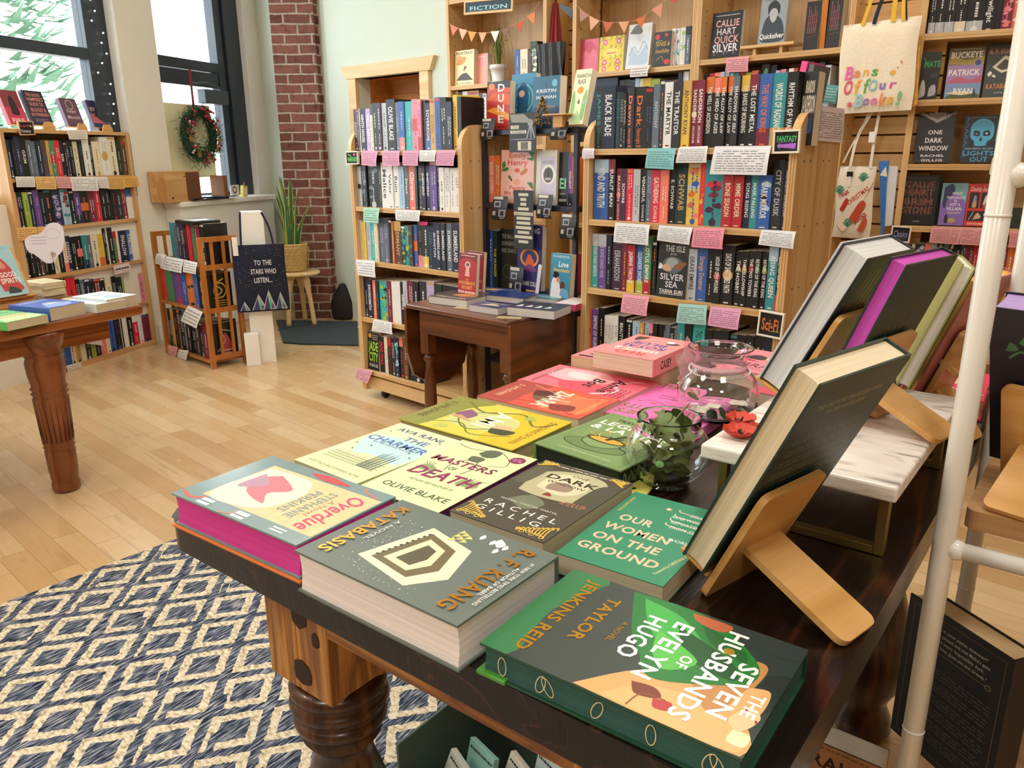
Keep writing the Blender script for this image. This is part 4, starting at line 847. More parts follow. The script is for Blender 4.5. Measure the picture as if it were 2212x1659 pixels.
# blue book: spine towards the near-table end
def quadbook(P0, Px, Py, Tk, col, label, art, spine=(), pcol='d9c9a8', **k):
    """paperback laid with its top face corner P0, spine foot at P0; Px along the foot edge, Py along the spine (table coordinates)"""
    a = V(P0); ux = V(Px)-a; W_ = ux.length; uy = V((-ux.y, ux.x)).normalized(); H_ = abs((V(Py)-a).dot(uy))
    return book(FL @ T(a.x, a.y, 0) @ RZ(math.degrees(math.atan2(ux.y, ux.x))), W_, H_, Tk, col, label, None, art=art, spine=spine, pcol=pcol, **k)
book(FL @ T(-.375, .0, 0) @ RZ(8), .15, .21, .047, '3f62c4', 'thick cobalt blue paperback lying on the cherry table', None, art=[('c', '93aeea', [(.1, .1), (.5, .6), (.9, .3), (.6, .05)]), ('e', 'e8e0c0', .55, .45, .16, .08), ('h', 'dce4f6', .1, .8, .9, .93, 2)], spine=[('t', 'e6ecfa', 'If we had more luck', .35, .5, .4, .5), ('h', 'e6ecfa', .68, .3, .92, .7, 1)], pcol='cfbf9f')
book(FL @ T(-.20, -.005, 0) @ RZ(2), .13, .2, .033, 'dceaea', 'pale mint paperback between the cobalt one and a white one', None, art=[('c', 'bcd8d4', [(.2, .2), (.5, .4), (.8, .2), (.5, .1)]), ('h', '7fa6a0', .15, .6, .85, .9, 3)], pcol='cfbf9f')
book(FL @ T(-.148, .005, 0) @ RZ(4), .14, .2, .042, 'e3edf4', 'white and sky blue paperback at the corner of the cherry table', None, art=[('c', 'b4cfe6', [(.2, .2), (.5, .5), (.8, .2), (.5, .1)]), ('s', '8fb2d0', .02, [(.1, .8), (.4, .6), (.7, .85), (.9, .6)]), ('h', '9aa6b4', .3, .6, .8, .8, 2)], pcol='cfbf9f')
book(FL @ T(-.545, -.03, 0) @ RZ(6), .155, .23, .03, '6fce72', 'lime green paperback with scattered red words on the cherry table', None, art=[('c', 'c7eb9a', [(.05, .05), (.3, .5), (.9, .5), (.9, .05)]), ('h', 'c0483c', .1, .35, .9, .6, 2), ('t', '2f8a4a', 'A SUMMER', .5, .8, .1, .8), ('e', 'f0b84a', .7, .3, .1, .06)], pcol='cfbf9f')
book(FL @ T(-.74, .0, 0) @ RZ(-4), .15, .21, .03, 'e8f2ea', 'pale paperback peeking in beside the lime green one', None, art=[('c', 'a8dfb0', [(.1, .1), (.4, .5), (.9, .2)])], pcol='cfbf9f')
# cover on a wooden easel, bird card, stacked books
def rrect(x0, y0, x1, y1, c):
    return [(cx+c*math.cos(math.radians(a)), cy+c*math.sin(math.radians(a))) for cx, cy, a0 in ((x1-c, y1-c, 0), (x0+c, y1-c, 90), (x0+c, y0+c, 180), (x1-c, y0+c, 270)) for a in range(a0, a0+91, 18)]
def plate_easel(M, w, h, lean, label, lip=.03, lipz=.024, leg=True, wm=None, group='wooden book easels', rot=0, fl=.15, slot=True):
    """two crossed plywood plates: local x = width, y = away from the viewer of the cover, plate leans back by lean degrees"""
    wm = wm or wst; e = empty('book_easel', M, label, 'easel', group)
    c = .011; out = rrect(0, 0, w, h, c)
    mb = MB(); mb.prism(out, -.009, -.001, wm, X=RX(90-lean)); mb.build('back_plate', e, bevel=.0015)
    if lip:
        mb = MB(); mb.box(0, -lip, lipz-.005, w, -.0012, lipz, wm, X=RX(-lean)); mb.build('lip', e, bevel=.0015)
    if leg:
        w2 = w*.55; x0 = (w-w2)/2; zt_ = h*.42*math.cos(math.radians(lean)); yt = h*.42*math.sin(math.radians(lean)); ang = math.atan2(zt_, fl)
        l = math.hypot(zt_, fl); out = rrect(x0, 0, x0+w2, l, c)
        mb = MB(); mb.prism(out, 0, .008, wm, X=T(0, yt, zt_) @ RX(-math.degrees(ang))); mb.build('leg_plate', e, bevel=.0015)
    return e
def easel_book(M, w, h, lean, label, art, col, elabel, Tk=.03, hard=False, dx=0, ew=None, eh=None, lift=.032, fl=.15, group=None, **k):
    plate_easel(M @ T(dx-.01, 0, 0), ew or w+.02, eh or h+.03, lean, elabel, fl=fl, lipz=lift-.002)
    return book(M @ RX(-lean) @ T(0, 0, lift) @ axes((1, 0, 0), (0, 0, 1), (0, -1, 0)) @ T(0, 0, .001), w, h, Tk, col, label, group, hard, art, **k)
GS = [('r', '9cc4cc', .03, .03, .97, .97), ('c', 'b83a34', [(.3, .1), (.25, .35), (.35, .6), (.55, .75), (.75, .55), (.8, .3), (.9, .1)]), ('c', 'c98a6a', [(.35, .55), (.4, .72), (.55, .7), (.62, .55)]), ('c', '2a2a2a', [(.35, .72), (.42, .82), (.55, .78), (.5, .7)]),
      ('c', '23352c', [(.4, .05), (.5, .18), (.7, .14), (.8, .05)]), ('T', 'efe9df', 'GOOD', .6, .42, .1, .5), ('T', 'efe9df', 'SPIRITS', .62, .3, .1, .6), ('t', '7fa3ad', 'B.K. BORISON', .5, .93, .05, .8), ('p', 'c8403a', [(.15, .62), (.2, .68), (.22, .6)]), ('p', 'c8403a', [(.1, .8), (.15, .82), (.14, .76)])]
ME = FL @ T(-.345, .42, 0) @ RZ(3)
easel_book(ME, .13, .21, 24, 'blue romance cover with a couple in red on a wooden easel', GS, 'a3c6ce', 'light wooden easel behind the blue romance cover', Tk=.045, ew=.18, eh=.245, spine=[('t', '7d9ea8', 'GOOD SPIRITS', .5, .5, .4, .6), ('e', 'c8403a', .93, .5, .015, .015)])
rnd = random.Random(6)
for k in range(5):
    o = book(FL @ T(-.12+rnd.uniform(-.006, .006), .47+rnd.uniform(-.01, .01), k*.0135) @ RZ(rnd.uniform(-6, 6)), .10, .15, .013, ('d8cfae', 'c9c3a0', 'e0d6b4', 'bfb890', 'e6dcbc')[k], 'small cream booklet, %s up in the little stack on the cherry table' % NUM[k], 'small booklets stacked on the cherry table', pcol='d8cfa8', whole=True, art=[('r', 'c9bd8e', .1, .1, .9, .9)])
FC = frame(FL @ V((-.075, .40, 0)), V((1, .33, 0))); FCi = FC.inverted()
def Cp(x, y, v=0):
    q = FCi @ pl(x, y, FC.translation, FC.to_3x3() @ V((0, 1, 0))); return q.x, q.z
e = empty('card_holder', FC, 'white bird shaped card on a wire stem standing on the cherry table', 'card holder')
P = [Cp(CZ[0]+x/CZ[2], CZ[1]+y/CZ[2]) for x, y in ((710, 250), (790, 270), (845, 360), (835, 600), (770, 690), (700, 780), (610, 785), (520, 720), (450, 670), (380, 640), (330, 540), (340, 460), (420, 420), (520, 400), (590, 330), (640, 270))]
mb = MB(); P2 = curve(P+[P[0]], 4)[:-1]; mb.prism(P2, -.0008, .0008, mat('ece9f2', .7, amt=.02), X=axes((1, 0, 0), (0, 0, 1), (0, -1, 0)))
cxp = Cp(CZ[0]+700/CZ[2], CZ[1]+400/CZ[2]); s1 = abs(Cp(CZ[0]+800/CZ[2], CZ[1]+400/CZ[2])[0]-cxp[0])
draw(mb, axes((1, 0, 0), (0, 0, 1), (0, -1, 0), (cxp[0], -.001, cxp[1])), s1, s1, [('o', 'e3cfdc', 0, 0, .95, .75, .1), ('s', 'd9a8b4', .08, [(-.9, -3.0), (-.4, -2.9), (0, -3.1)]), ('h', 'c9c4d2', -3, -1.6, -1, -.2, 3)])
mb.build('card', e)
b0 = Cp(CZ[0]+725/CZ[2], CZ[1]+790/CZ[2]); mb = MB(); sp = [(b0[0]+.012*math.cos(t)*t/9, -.004, b0[1]+.035+.012*math.sin(t)*t/9) for t in [k*.5 for k in range(18)]]
mb.tube(curve([(.012, 0, .003), (.006, -.003, b0[1]*.5), (b0[0], -.004, b0[1])], 5)+sp[::-1][:1]+sp[::-1], .0013, mat('b9a06a', .35, .7), 5); mb.lathe([(1e-6, 0), (.025, 0), (.025, .004), (1e-6, .005)], mat('d8c9a0', .4, .3), 20, X=T(.012, 0, 0)); mb.build('stem', e)
# ---------------------------------------------------------------- rug
def rug_mat():
    m, N, L, b = nodes('woven_rug'); tc = N.new('ShaderNodeTexCoord'); mp = N.new('ShaderNodeMapping'); mp.inputs['Rotation'].default_value = (0, 0, math.radians(-6.5)); L.new(tc.outputs['Object'], mp.inputs[0])
    nd = N.new('ShaderNodeTexNoise'); nd.inputs['Scale'].default_value = 60; nd.inputs['Detail'].default_value = 2; L.new(tc.outputs['Object'], nd.inputs['Vector'])
    va = N.new('ShaderNodeVectorMath'); va.operation = 'MULTIPLY_ADD'; L.new(nd.outputs[1], va.inputs[0]); va.inputs[1].default_value = (.014, .014, 0); L.new(mp.outputs[0], va.inputs[2])
    sx = N.new('ShaderNodeSeparateXYZ'); L.new(va.outputs[0], sx.inputs[0])
    X = mth(N, L, 'DIVIDE', mth(N, L, 'ADD', sx.outputs[1], .06), .176); Y = mth(N, L, 'DIVIDE', sx.outputs[0], .208)
    f = lambda q: mth(N, L, 'ABSOLUTE', mth(N, L, 'SUBTRACT', mth(N, L, 'FRACT', q), .5))
    fx, fy = f(X), f(Y)
    d = mth(N, L, 'ADD', fx, fy)                       # 0 centre .. 1 corner, .5 = cell border
    e = mth(N, L, 'MINIMUM', d, mth(N, L, 'SUBTRACT', 1, d))
    ring = mth(N, L, 'MULTIPLY', mth(N, L, 'GREATER_THAN', e, .25), mth(N, L, 'LESS_THAN', e, .415))
    # a nick in each diamond where the tuft is left out
    cell = mth(N, L, 'ADD', mth(N, L, 'FLOOR', mth(N, L, 'ADD', X, Y)), mth(N, L, 'MULTIPLY', mth(N, L, 'FLOOR', mth(N, L, 'SUBTRACT', X, Y)), 17.3))
    wn = N.new('ShaderNodeTexWhiteNoise'); wn.noise_dimensions = '1D'; L.new(cell, wn.inputs['W'])
    dd = mth(N, L, 'LESS_THAN', mth(N, L, 'ABSOLUTE', mth(N, L, 'SUBTRACT', mth(N, L, 'FRACT', mth(N, L, 'SUBTRACT', X, Y)), mth(N, L, 'MULTIPLY_ADD', wn.outputs[0], .5, .25))), .06)
    side = mth(N, L, 'GREATER_THAN', mth(N, L, 'FRACT', mth(N, L, 'ADD', X, Y)), .5)
    ring = mth(N, L, 'MULTIPLY', ring, mth(N, L, 'SUBTRACT', 1, mth(N, L, 'MULTIPLY', dd, side)))
    n1 = N.new('ShaderNodeTexNoise'); m1 = N.new('ShaderNodeMapping'); m1.inputs['Scale'].default_value = (26, 200, 1); L.new(mp.outputs[0], m1.inputs[0]); L.new(m1.outputs[0], n1.inputs['Vector']); n1.inputs['Scale'].default_value = 1; n1.inputs['Detail'].default_value = 3
    rn = ramp(N, ['1b2130', '343e50', '6b7484', 'b8b6b8'], [.3, .45, .54, .68]); L.new(n1.outputs[0], rn.inputs[0])
    n2 = N.new('ShaderNodeTexNoise'); m2 = N.new('ShaderNodeMapping'); m2.inputs['Scale'].default_value = (120, 60, 1); L.new(tc.outputs['Object'], m2.inputs[0]); L.new(m2.outputs[0], n2.inputs['Vector']); n2.inputs['Scale'].default_value = 1; n2.inputs['Detail'].default_value = 2
    rc = ramp(N, ['a39474', 'd6c8aa', 'ebe2cc'], [.3, .46, .62]); L.new(n2.outputs[0], rc.inputs[0])
    mx = N.new('ShaderNodeMix'); mx.data_type = 'RGBA'; L.new(ring, mx.inputs[0]); L.new(rn.outputs[0], mx.inputs[6]); L.new(rc.outputs[0], mx.inputs[7]); L.new(mx.outputs[2], b.inputs['Base Color'])
    b.inputs['Roughness'].default_value = .95; b.inputs['Specular IOR Level'].default_value = .1
    bp = N.new('ShaderNodeBump'); bp.inputs['Strength'].default_value = 1; bp.inputs['Distance'].default_value = .006
    h = mth(N, L, 'ADD', mth(N, L, 'MULTIPLY', ring, mth(N, L, 'MULTIPLY_ADD', n2.outputs[0], 1.2, .6)), mth(N, L, 'MULTIPLY', n1.outputs[0], .35)); L.new(h, bp.inputs['Height']); L.new(bp.outputs[0], b.inputs['Normal'])
    return m
FG = frame((-1.16, 2.37, 0), D(42))
mb = MB(); pts = [(.05, -.02), (.05, -2.6), (-2.6, -2.6), (-2.6, .03), (-1.2, .02), (-.5, .012)]
pts = [(.5, -.01), (.5, -1.9), (-2.2, -1.9), (-2.2, -.02), (-.42, -.004), (0, .004)]
mb.prism(pts[::-1], .0005, .011, rug_mat()); o = mb.build('rug', loc=FG); tag(o, 'woven navy rug with raised cream diamonds under the dark table', 'rug')
# ---------------------------------------------------------------- dark display table
def darkwood():
    m, N, L, b = nodes('dark_stained_pine'); tc = N.new('ShaderNodeTexCoord'); mp = N.new('ShaderNodeMapping'); mp.inputs['Scale'].default_value = (7, 1.1, 7); L.new(tc.outputs['Object'], mp.inputs[0])
    n1 = N.new('ShaderNodeTexNoise'); n1.inputs['Scale'].default_value = 1; n1.inputs['Detail'].default_value = 3; n1.inputs['Distortion'].default_value = .6; L.new(mp.outputs[0], n1.inputs['Vector'])
    w = mth(N, L, 'FRACT', mth(N, L, 'MULTIPLY', n1.outputs[0], 8))
    r = ramp(N, ['150b07', '180d08', '1e1009', '4a2614', '1b0e08'], [0, .6, .88, .96, 1]); L.new(w, r.inputs[0])
    n2 = N.new('ShaderNodeTexNoise'); m2 = N.new('ShaderNodeMapping'); m2.inputs['Scale'].default_value = (260, 9, 40); L.new(tc.outputs['Object'], m2.inputs[0]); L.new(m2.outputs[0], n2.inputs['Vector']); n2.inputs['Scale'].default_value = 1
    mx = N.new('ShaderNodeMix'); mx.data_type = 'RGBA'; mx.blend_type = 'MULTIPLY'; mx.inputs[0].default_value = .5; L.new(r.outputs[0], mx.inputs[6]); rr = ramp(N, ['555555', 'ffffff'], [.3, .6]); L.new(n2.outputs[0], rr.inputs[0]); L.new(rr.outputs[0], mx.inputs[7])
    L.new(mx.outputs[2], b.inputs['Base Color']); L.new(mth(N, L, 'MULTIPLY_ADD', n1.outputs[0], .15, .22), b.inputs['Roughness']); b.inputs['Coat Weight'].default_value = .25; b.inputs['Coat Roughness'].default_value = .16; b.inputs['Specular IOR Level'].default_value = .35
    bp = N.new('ShaderNodeBump'); bp.inputs['Strength'].default_value = .25; bp.inputs['Distance'].default_value = .0015; L.new(mth(N, L, 'ADD', n2.outputs[0], w), bp.inputs['Height']); L.new(bp.outputs[0], b.inputs['Normal'])
    return m
dk = darkwood()
rust = wood('rustic_oak', ['5e3412', '96602a', 'b98038', 'cc9848'], 2, 1.4, .45, 7, 4, bump=.5, coat=.1)
rusth = wood('rustic_oak_h', ['4e2a0e', '8a5320', 'b0752f', 'c08a3e'], 0, 1.4, .45, 7, 4, bump=.5, coat=.1)
turn = wood('turned_oak', ['1f1008', '3d2110', '6b3f1c'], 2, 1, .32, 6, 4, coat=.3)
FT0 = FT @ T(0, 0, -ZT)
e = empty('farm_table', FT0, 'big dark topped farm table with thick turned legs, books laid out on it', 'table')
mb = MB(); r_ = .02; out = [(r_, 0), (.83-r_, 0), (.83, r_), (.83, 1.33-r_), (.83-r_, 1.33), (r_, 1.33), (0, 1.33-r_), (0, r_)]
mb.prism(out, ZT-.045, ZT, dk); mb.build('table_top', e, bevel=.014, seg=4)
knot = mat('2a1508', .6, amt=.3, scale=60)
mb = MB(); mb.box(.2, .085, ZT-.15, .63, .115, ZT-.045, rusth); mb.prism([(.235+.022*math.cos(t*.785), .685+.03*math.sin(t*.785)) for t in range(8)], 0, .002, knot, X=axes((1, 0, 0), (0, 0, 1), (0, -1, 0), (0, .085, 0))); mb.build('front_rail', e)
mb = MB(); mb.box(.715, .2, ZT-.15, .745, 1.13, ZT-.045, rusth); mb.build('side_rail', e); mb = MB(); mb.box(.085, .2, ZT-.15, .115, 1.13, ZT-.045, rusth); mb.build('side_rail', e)
prof = [(1e-6, 0), (.05, 0), (.062, .02), (.058, .05), (.045, .08), (.05, .1), (.07, .14), (.082, .2), (.078, .26), (.06, .33), (.045, .38), (.043, .4), (.055, .412), (.06, .42), (.052, .428), (.062, .437), (.069, .445), (.07, .452), (.066, .459), (.06, .464), (.07, .471), (.074, .479), (.072, .487), (.064, .492), (.071, .499), (.072, .508), (.066, .515), (.06, .519), (1e-6, .52)]
for x, y in ((.153, .15), (.677, .15), (.153, 1.17), (.677, 1.17)):
    mb = MB(); mb.lathe([(r, max(z, .0115 if y < .5 and x < .5 else 0)) for r, z in prof], turn, 48, X=T(x, y, 0)); tl = mb.build('turned_leg', e)
    mb = MB(); h = .067
    for q0, q1 in ((-h, -.022), (-.021, .0), (.001, h)):
        mb.prism([(q0, -h), (q1, -h), (q1, h), (q0, h)], .53, ZT-.045, rust, X=T(x, y, 0))
    mb.prism([(-h+.012, -h+.012), (h-.012, -h+.012), (h-.012, h-.012), (-h+.012, h-.012)], .515, .53, rust, X=T(x, y, 0))
    if y < .5:
        for cx, cz, a, b_ in ((.012, .66, .018, .03), (.045, .625, .008, .012), (.01, .56, .02, .02)):
            mb.prism([(x+cx+a*math.cos(t*.785)*(1+.2*math.sin(t*3)), cz+b_*math.sin(t*.785)) for t in range(8)], 0, .0012, knot, X=axes((1, 0, 0), (0, 0, 1), (0, -1, 0), (0, y-h, 0)))
    mb.build('leg_block', tl, bevel=.003)
# ---------------------------------------------------------------- books lying on the dark table
def tb(a, b, z, rot, W, H, Tk, col, label, art, **k):
    return book(FT @ T(a, b, z+.0008) @ RZ(rot), W, H, Tk, col, label, k.pop('group', None), art=art, **k)
rnd = random.Random(21)
def dots(c, n, x0, y0, x1, y1, r): return [('e', c, rnd.uniform(x0, x1), rnd.uniform(y0, y1), r*rnd.uniform(.5, 1.4), r*rnd.uniform(.5, 1.4)) for _ in range(n)]
# x runs towards the near edge, head at high a: rotate by -90 and start at the far spine corner
def tbN(a, b, z, rot, W, H, Tk, col, label, art, **k):      # head pointing along +a, spine on the far side
    M = FT @ T(a, b, z+.0008) @ RZ(rot) @ axes((0, -1, 0), (1, 0, 0), (0, 0, 1))
    return book(M, W, H, Tk, col, label, k.pop('group', None), art=art, **k)
def jack(e):
    m = mat('d9762e', .5, name='orange_flap'); MB().box(-.003, -.004, -.0036, .161, .249, -.0004, m).build('orange_board', e, bevel=.001)
tbN(.046, .147, .004, 2, .158, .245, .043, '7b9698', 'hardback with a silvery teal jacket and magenta page edges, table corner by the rug', [
    ('r', 'efc894', .14, .14, .86, .99), ('c', 'ead9cc', [(.2, .16), (.2, .5), (.5, .6), (.8, .5), (.82, .16)]), ('l', 'c9a070', .004, [(.18, .76), (.82, .76)]), ('l', 'c9a070', .004, [(.18, .7), (.82, .7)]), ('l', 'c9a070', .004, [(.18, .63), (.82, .63)]),
    ('T', 'c8446a', 'Overdue', .5, .885, .12, .64, 0, .2), ('t', 'a56b62', 'A Novel', .5, .79, .04, .3, 0, .2), ('T', '6f8f88', 'STEPHANIE', .5, .725, .06, .5), ('T', '6f8f88', 'PERKINS', .5, .64, .06, .42),
    ('c', 'c8707c', [(.25, .3), (.4, .5), (.55, .42), (.7, .5), (.62, .3), (.4, .22)]), ('c', 'b488a0', [(.3, .2), (.45, .34), (.6, .2)]), ('s', 'd8503c', .03, [(.9, .02), (.95, .12), (.88, .2)]), ('c', 'c5363c', [(.02, .55), (.08, .72), (.12, .55), (.06, .4)]), ('s', 'e0764c', .015, [(.02, .8), (.08, .84), (.12, .95)]), ('s', 'e07a54', .012, [(.99, .4), (.95, .48), (.9, .46)]), ('h', 'dce6e8', .88, .1, .98, .95, 3)],
    pcol='e040a4', rough=.2, hard=True, jacket=jack)
KB = [('r', '66736c', .0, .0, 1, 1)]
iso = lambda x, y: (x, y)
KB += [('p', 'e8ecc6', [(.2, .36), (.78, .26), (.88, .62), (.66, .74), (.3, .66)]), ('p', '6d6440', [(.27, .40), (.74, .32), (.8, .58), (.62, .66), (.36, .6)]), ('p', 'dfe3ba', [(.34, .43), (.7, .37), (.74, .54), (.6, .6), (.4, .56)]), ('p', '575236', [(.41, .46), (.66, .42), (.68, .52), (.56, .55), (.44, .53)])]
KB += [('r', '3c3a28', .28+.045*i, .385-.0072*i, .3+.045*i, .4-.0072*i) for i in range(10)]
KB += [('p', 'd8d17a', [(.1+.02*i, .5+.03*(i % 3)), (.13+.02*i, .53+.03*(i % 3)), (.16+.02*i, .49+.03*(i % 3))]) for i in range(7)]
KB += [('c', 'f2f2ec', [(x-.035, y), (x, y+.02), (x+.04, y+.005), (x, y-.008)]) for x, y in ((.12, .68), (.1, .61), (.2, .74), (.13, .76))]+[('c', 'f2f2ec', [(.05, .70), (.1, .75), (.16, .73), (.1, .69)])]
KB += dots('dfe4d0', 60, .2, .2, .95, .34, .004)+dots('dfe4d0', 30, .85, .3, .95, .7, .004)
KB += [('T', '*d99a3c', 'KATABASIS', .5, .105, .075, .8), ('t', 'dfe3df', 'A NOVEL', .45, .185, .026, .34), ('T', '*d99a3c', 'R. F. KUANG', .5, .875, .085, .86), ('t', 'f0f2ee', '#1 NEW YORK TIMES BESTSELLING', .5, .962, .022, .6), ('t', 'f0f2ee', 'AUTHOR OF BABEL', .5, .932, .022, .4)]
tbN(.309, .149, 0, 0, .163, .237, .05, '66736c', 'thick grey green hardback lettered in copper with a tower drawing', KB, hard=True, pcol='f6f0ee', rough=.26)
EV = [('r', '2b3a38', 0, 0, 1, 1), ('c', '2f7a48', [(.0, .0), (.0, .18), (.5, .2), (1, .12), (1, 0)]), ('c', '3a4440', [(0, .2), (0, .62), (.5, .6), (1, .4), (1, .18), (.5, .1)]), ('c', 'd9a86a', [(.99, .4), (.7, .55), (.62, .7), (.7, .9), (.99, .99)]), ('c', 'e2b678', [(.98, .5), (.78, .62), (.75, .85), (.98, .97)]), ('c', 'c08a52', [(.62, .72), (.3, .84), (.3, .92), (.6, .9), (.8, .84)]),
      ('c', '1f7a34', [(.02, .3), (.02, .62), (.25, .86), (.45, .9), (.6, .78), (.72, .6), (.55, .5), (.4, .42)]), ('c', '3fae4a', [(.05, .36), (.12, .55), (.35, .7), (.5, .62), (.3, .46)]), ('c', '145226', [(.2, .55), (.35, .8), (.5, .84), (.45, .66)]), ('c', '57bd4e', [(.3, .5), (.45, .7), (.62, .62), (.5, .54)]), ('c', '176028', [(.1, .62), (.2, .8), (.32, .84), (.26, .7)]), ('c', 'b5633e', [(.03, .56), (.1, .6), (.12, .7), (.03, .72)]), ('c', '2b3a38', [(0, .76), (0, .98), (.14, .99), (.16, .86), (.08, .76)]), ('c', '22302f', [(.36, .93), (.3, 1), (.62, 1), (.6, .92)]), ('c', 'ddb073', [(.5, .9), (.48, .97), (.7, .97), (.72, .88)]),
      ('c', 'b83a3c', [(.86, .66), (.84, .72), (.9, .73), (.92, .68)]), ('c', '7a3a2a', [(.8, .56), (.78, .64), (.84, .68), (.88, .6)]), ('s', '8a4f30', .008, [(.98, .6), (.86, .62), (.84, .7)]), ('c', 'efe2ba', [(.84, .93), (.84, .985), (.93, .985), (.93, .93)]), ('c', 'ecc89a', [(.62, .94), (.7, .985), (.84, .95), (.78, .9)]), ('s', 'a03040', .012, [(.66, .93), (.68, .935)]), ('s', 'a03040', .012, [(.72, .975), (.74, .98)]),
      ('T', 'f6f6f4', 'THE', .63, .945, .048, .2), ('T', 'f6f6f4', 'SEVEN', .57, .865, .07, .5), ('T', 'f6f6f4', 'HUSBANDS', .5, .765, .075, .86), ('T', 'f6f6f4', 'OF', .5, .665, .045, .12), ('T', 'f6f6f4', 'EVELYN', .46, .575, .075, .6), ('T', 'f6f6f4', 'HUGO', .42, .47, .075, .46),
      ('t', '*d9a83e', 'A NOVEL', .46, .38, .024, .22), ('T', '*e0a93a', 'TAYLOR', .42, .27, .055, .5), ('T', '*e0a93a', 'JENKINS REID', .5, .14, .055, .85), ('e', '*f0c24a', .27, .77, .03, .03)]
ER = []
for k, x in enumerate((.1, .29, .5, .7, .9)):
    ER += [('o', 'e6d9a4', x, .52, .026, .34*.13, .009)]+([('o', 'd9c882', x+.035, .48, .03, .045, .008, 30)] if k in (1, 4) else [])
tbN(.557, .163, .0, 1.5, .164, .248, .032, '23503a', 'green hardback with a reclining woman in an emerald dress, at the near table edge', EV, hard=True, pcol='2f5c57', rough=.25,
    edge=[('o', 'e6d9a4', x, .5, .018, .038, .0035, r_) for x, r_ in ((.1, 0), (.27, -20), (.3, 30), (.5, -25), (.7, 0), (.9, -25), (.925, 30))],
    jacket=lambda e: MB().box(-.003, -.003, -.0003, .167, .03, .004, mat('4f9a3a', .4)).build('green_flap', e, bevel=.001))
CH = [('r', 'e3ebbc', 0, 0, 1, 1), ('c', 'bcdfe6', [(.05, .6), (.3, .75), (.9, .7), (.95, .4), (.6, .3), (.3, .35)]), ('c', 'e8eeb0', [(.0, .2), (.5, .4), (1, .3), (1, .05), (0, .03)]), ('T', '35506f', 'AVA RANI', .5, .9, .065, .7), ('T', '3f6aa8', 'THE', .62, .78, .075, .36), ('T', '3f6aa8', 'CHARMER', .5, .66, .09, .9), ('h', '4a5a6a', .2, .585, .8, .61, 1), ('t', '33403a', 'A BIOTECH BILLIONAIRES NOVEL', .5, .08, .03, .8)]
CH += [('l', '5c6b66', .006, [(.12+.045*i, .2), (.12+.045*i, .34+.03*math.sin(i*2.3)+(.12 if i > 10 else 0))]) for i in range(17)]+[('l', '5c6b66', .005, [(.1, .2+.035*j), (.9, .2+.035*j)]) for j in range(4)]+[('p', '6b7a74', [(.62+.05*i, .2), (.635+.05*i, .5+.04*(i % 2)), (.65+.05*i, .2)]) for i in range(5)]+[('p', '33475a', [(x, y), (x+.012, y+.012), (x+.024, y), (x+.012, y-.012)]) for x, y in ((.1, .5), (.3, .52), (.86, .85), (.9, .52), (.12, .82), (.8, .58), (.2, .4))]
tb(.047, .183, 0, -2, .143, .212, .03, 'e3ebbc', 'pale yellow and sky blue paperback with a sketched city skyline', CH, pcol='d8cf9e', rough=.22)
MD = [('r', 'dcf0b4', 0, 0, 1, 1)]
bk_ = '46503a'
MD += [('s', bk_, .012, [(.05, .93), (.25, .9), (.45, .93), (.62, .95)]), ('s', bk_, .01, [(.62, .95), (.8, .86), (.84, .76), (.7, .72)]), ('c', '5c6650', [(.4, .86), (.45, .95), (.6, .96), (.62, .86), (.52, .82)]), ('s', bk_, .01, [(.5, .86), (.48, .76)]), ('c', '5c6650', [(.42, .72), (.4, .8), (.56, .8), (.55, .72)]), ('s', bk_, .011, [(.44, .74), (.36, .62), (.4, .5)]), ('s', bk_, .011, [(.54, .74), (.62, .62), (.6, .5)])]
MD += [('s', '6b7a58', .005, [(.44, .95-.018*i), (.52, .93-.018*i), (.6, .95-.018*i)]) for i in range(6)]
MD += [('s', '56624a', .006, [(.22, .47), (.1+.03*i, .56+.01*(i % 2))]) for i in range(5)]+[('s', '56624a', .006, [(.82, .42), (.7+.05*i, .5)]) for i in range(6)]+[('c', '8fa070', [(.1, .44), (.15, .52), (.3, .5), (.3, .43)]), ('c', '8fa070', [(.7, .37), (.72, .45), (.9, .45), (.92, .38)])]
MD += [('e', '8a2a5c', .86, .9, .085, .085), ('h', 'e6c4d6', .8, .875, .92, .925, 2), ('T', '8a2458', 'MASTERS', .46, .65, .085, .8, 0, .12), ('t', '56624a', 'OF', .45, .55, .05, .1), ('T', '8a2458', 'DEATH', .5, .42, .13, .82, 0, .12), ('h', '7c8a66', .25, .27, .8, .3, 2), ('t', '4c5a3c', 'OLIVIE BLAKE', .52, .15, .065, .82)]
tb(.207, .166, 0, 1.5, .142, .22, .035, 'dcf0b4', 'pale green paperback with dancing skeletons and plum page edges', MD, pcol='6a2454', rough=.24)
AM = [('r', 'd6cf4e', 0, 0, 1, 1), ('c', 'f0c22c', [(.0, .6), (.0, 1), (1, 1), (1, .72), (.5, .62)]), ('c', '8a8f3c', [(.0, 0), (.0, .35), (.3, .25), (1, .2), (1, 0)]), ('c', 'cdd58a', [(.3, .25), (.3, .7), (.7, .75), (.75, .3)])]
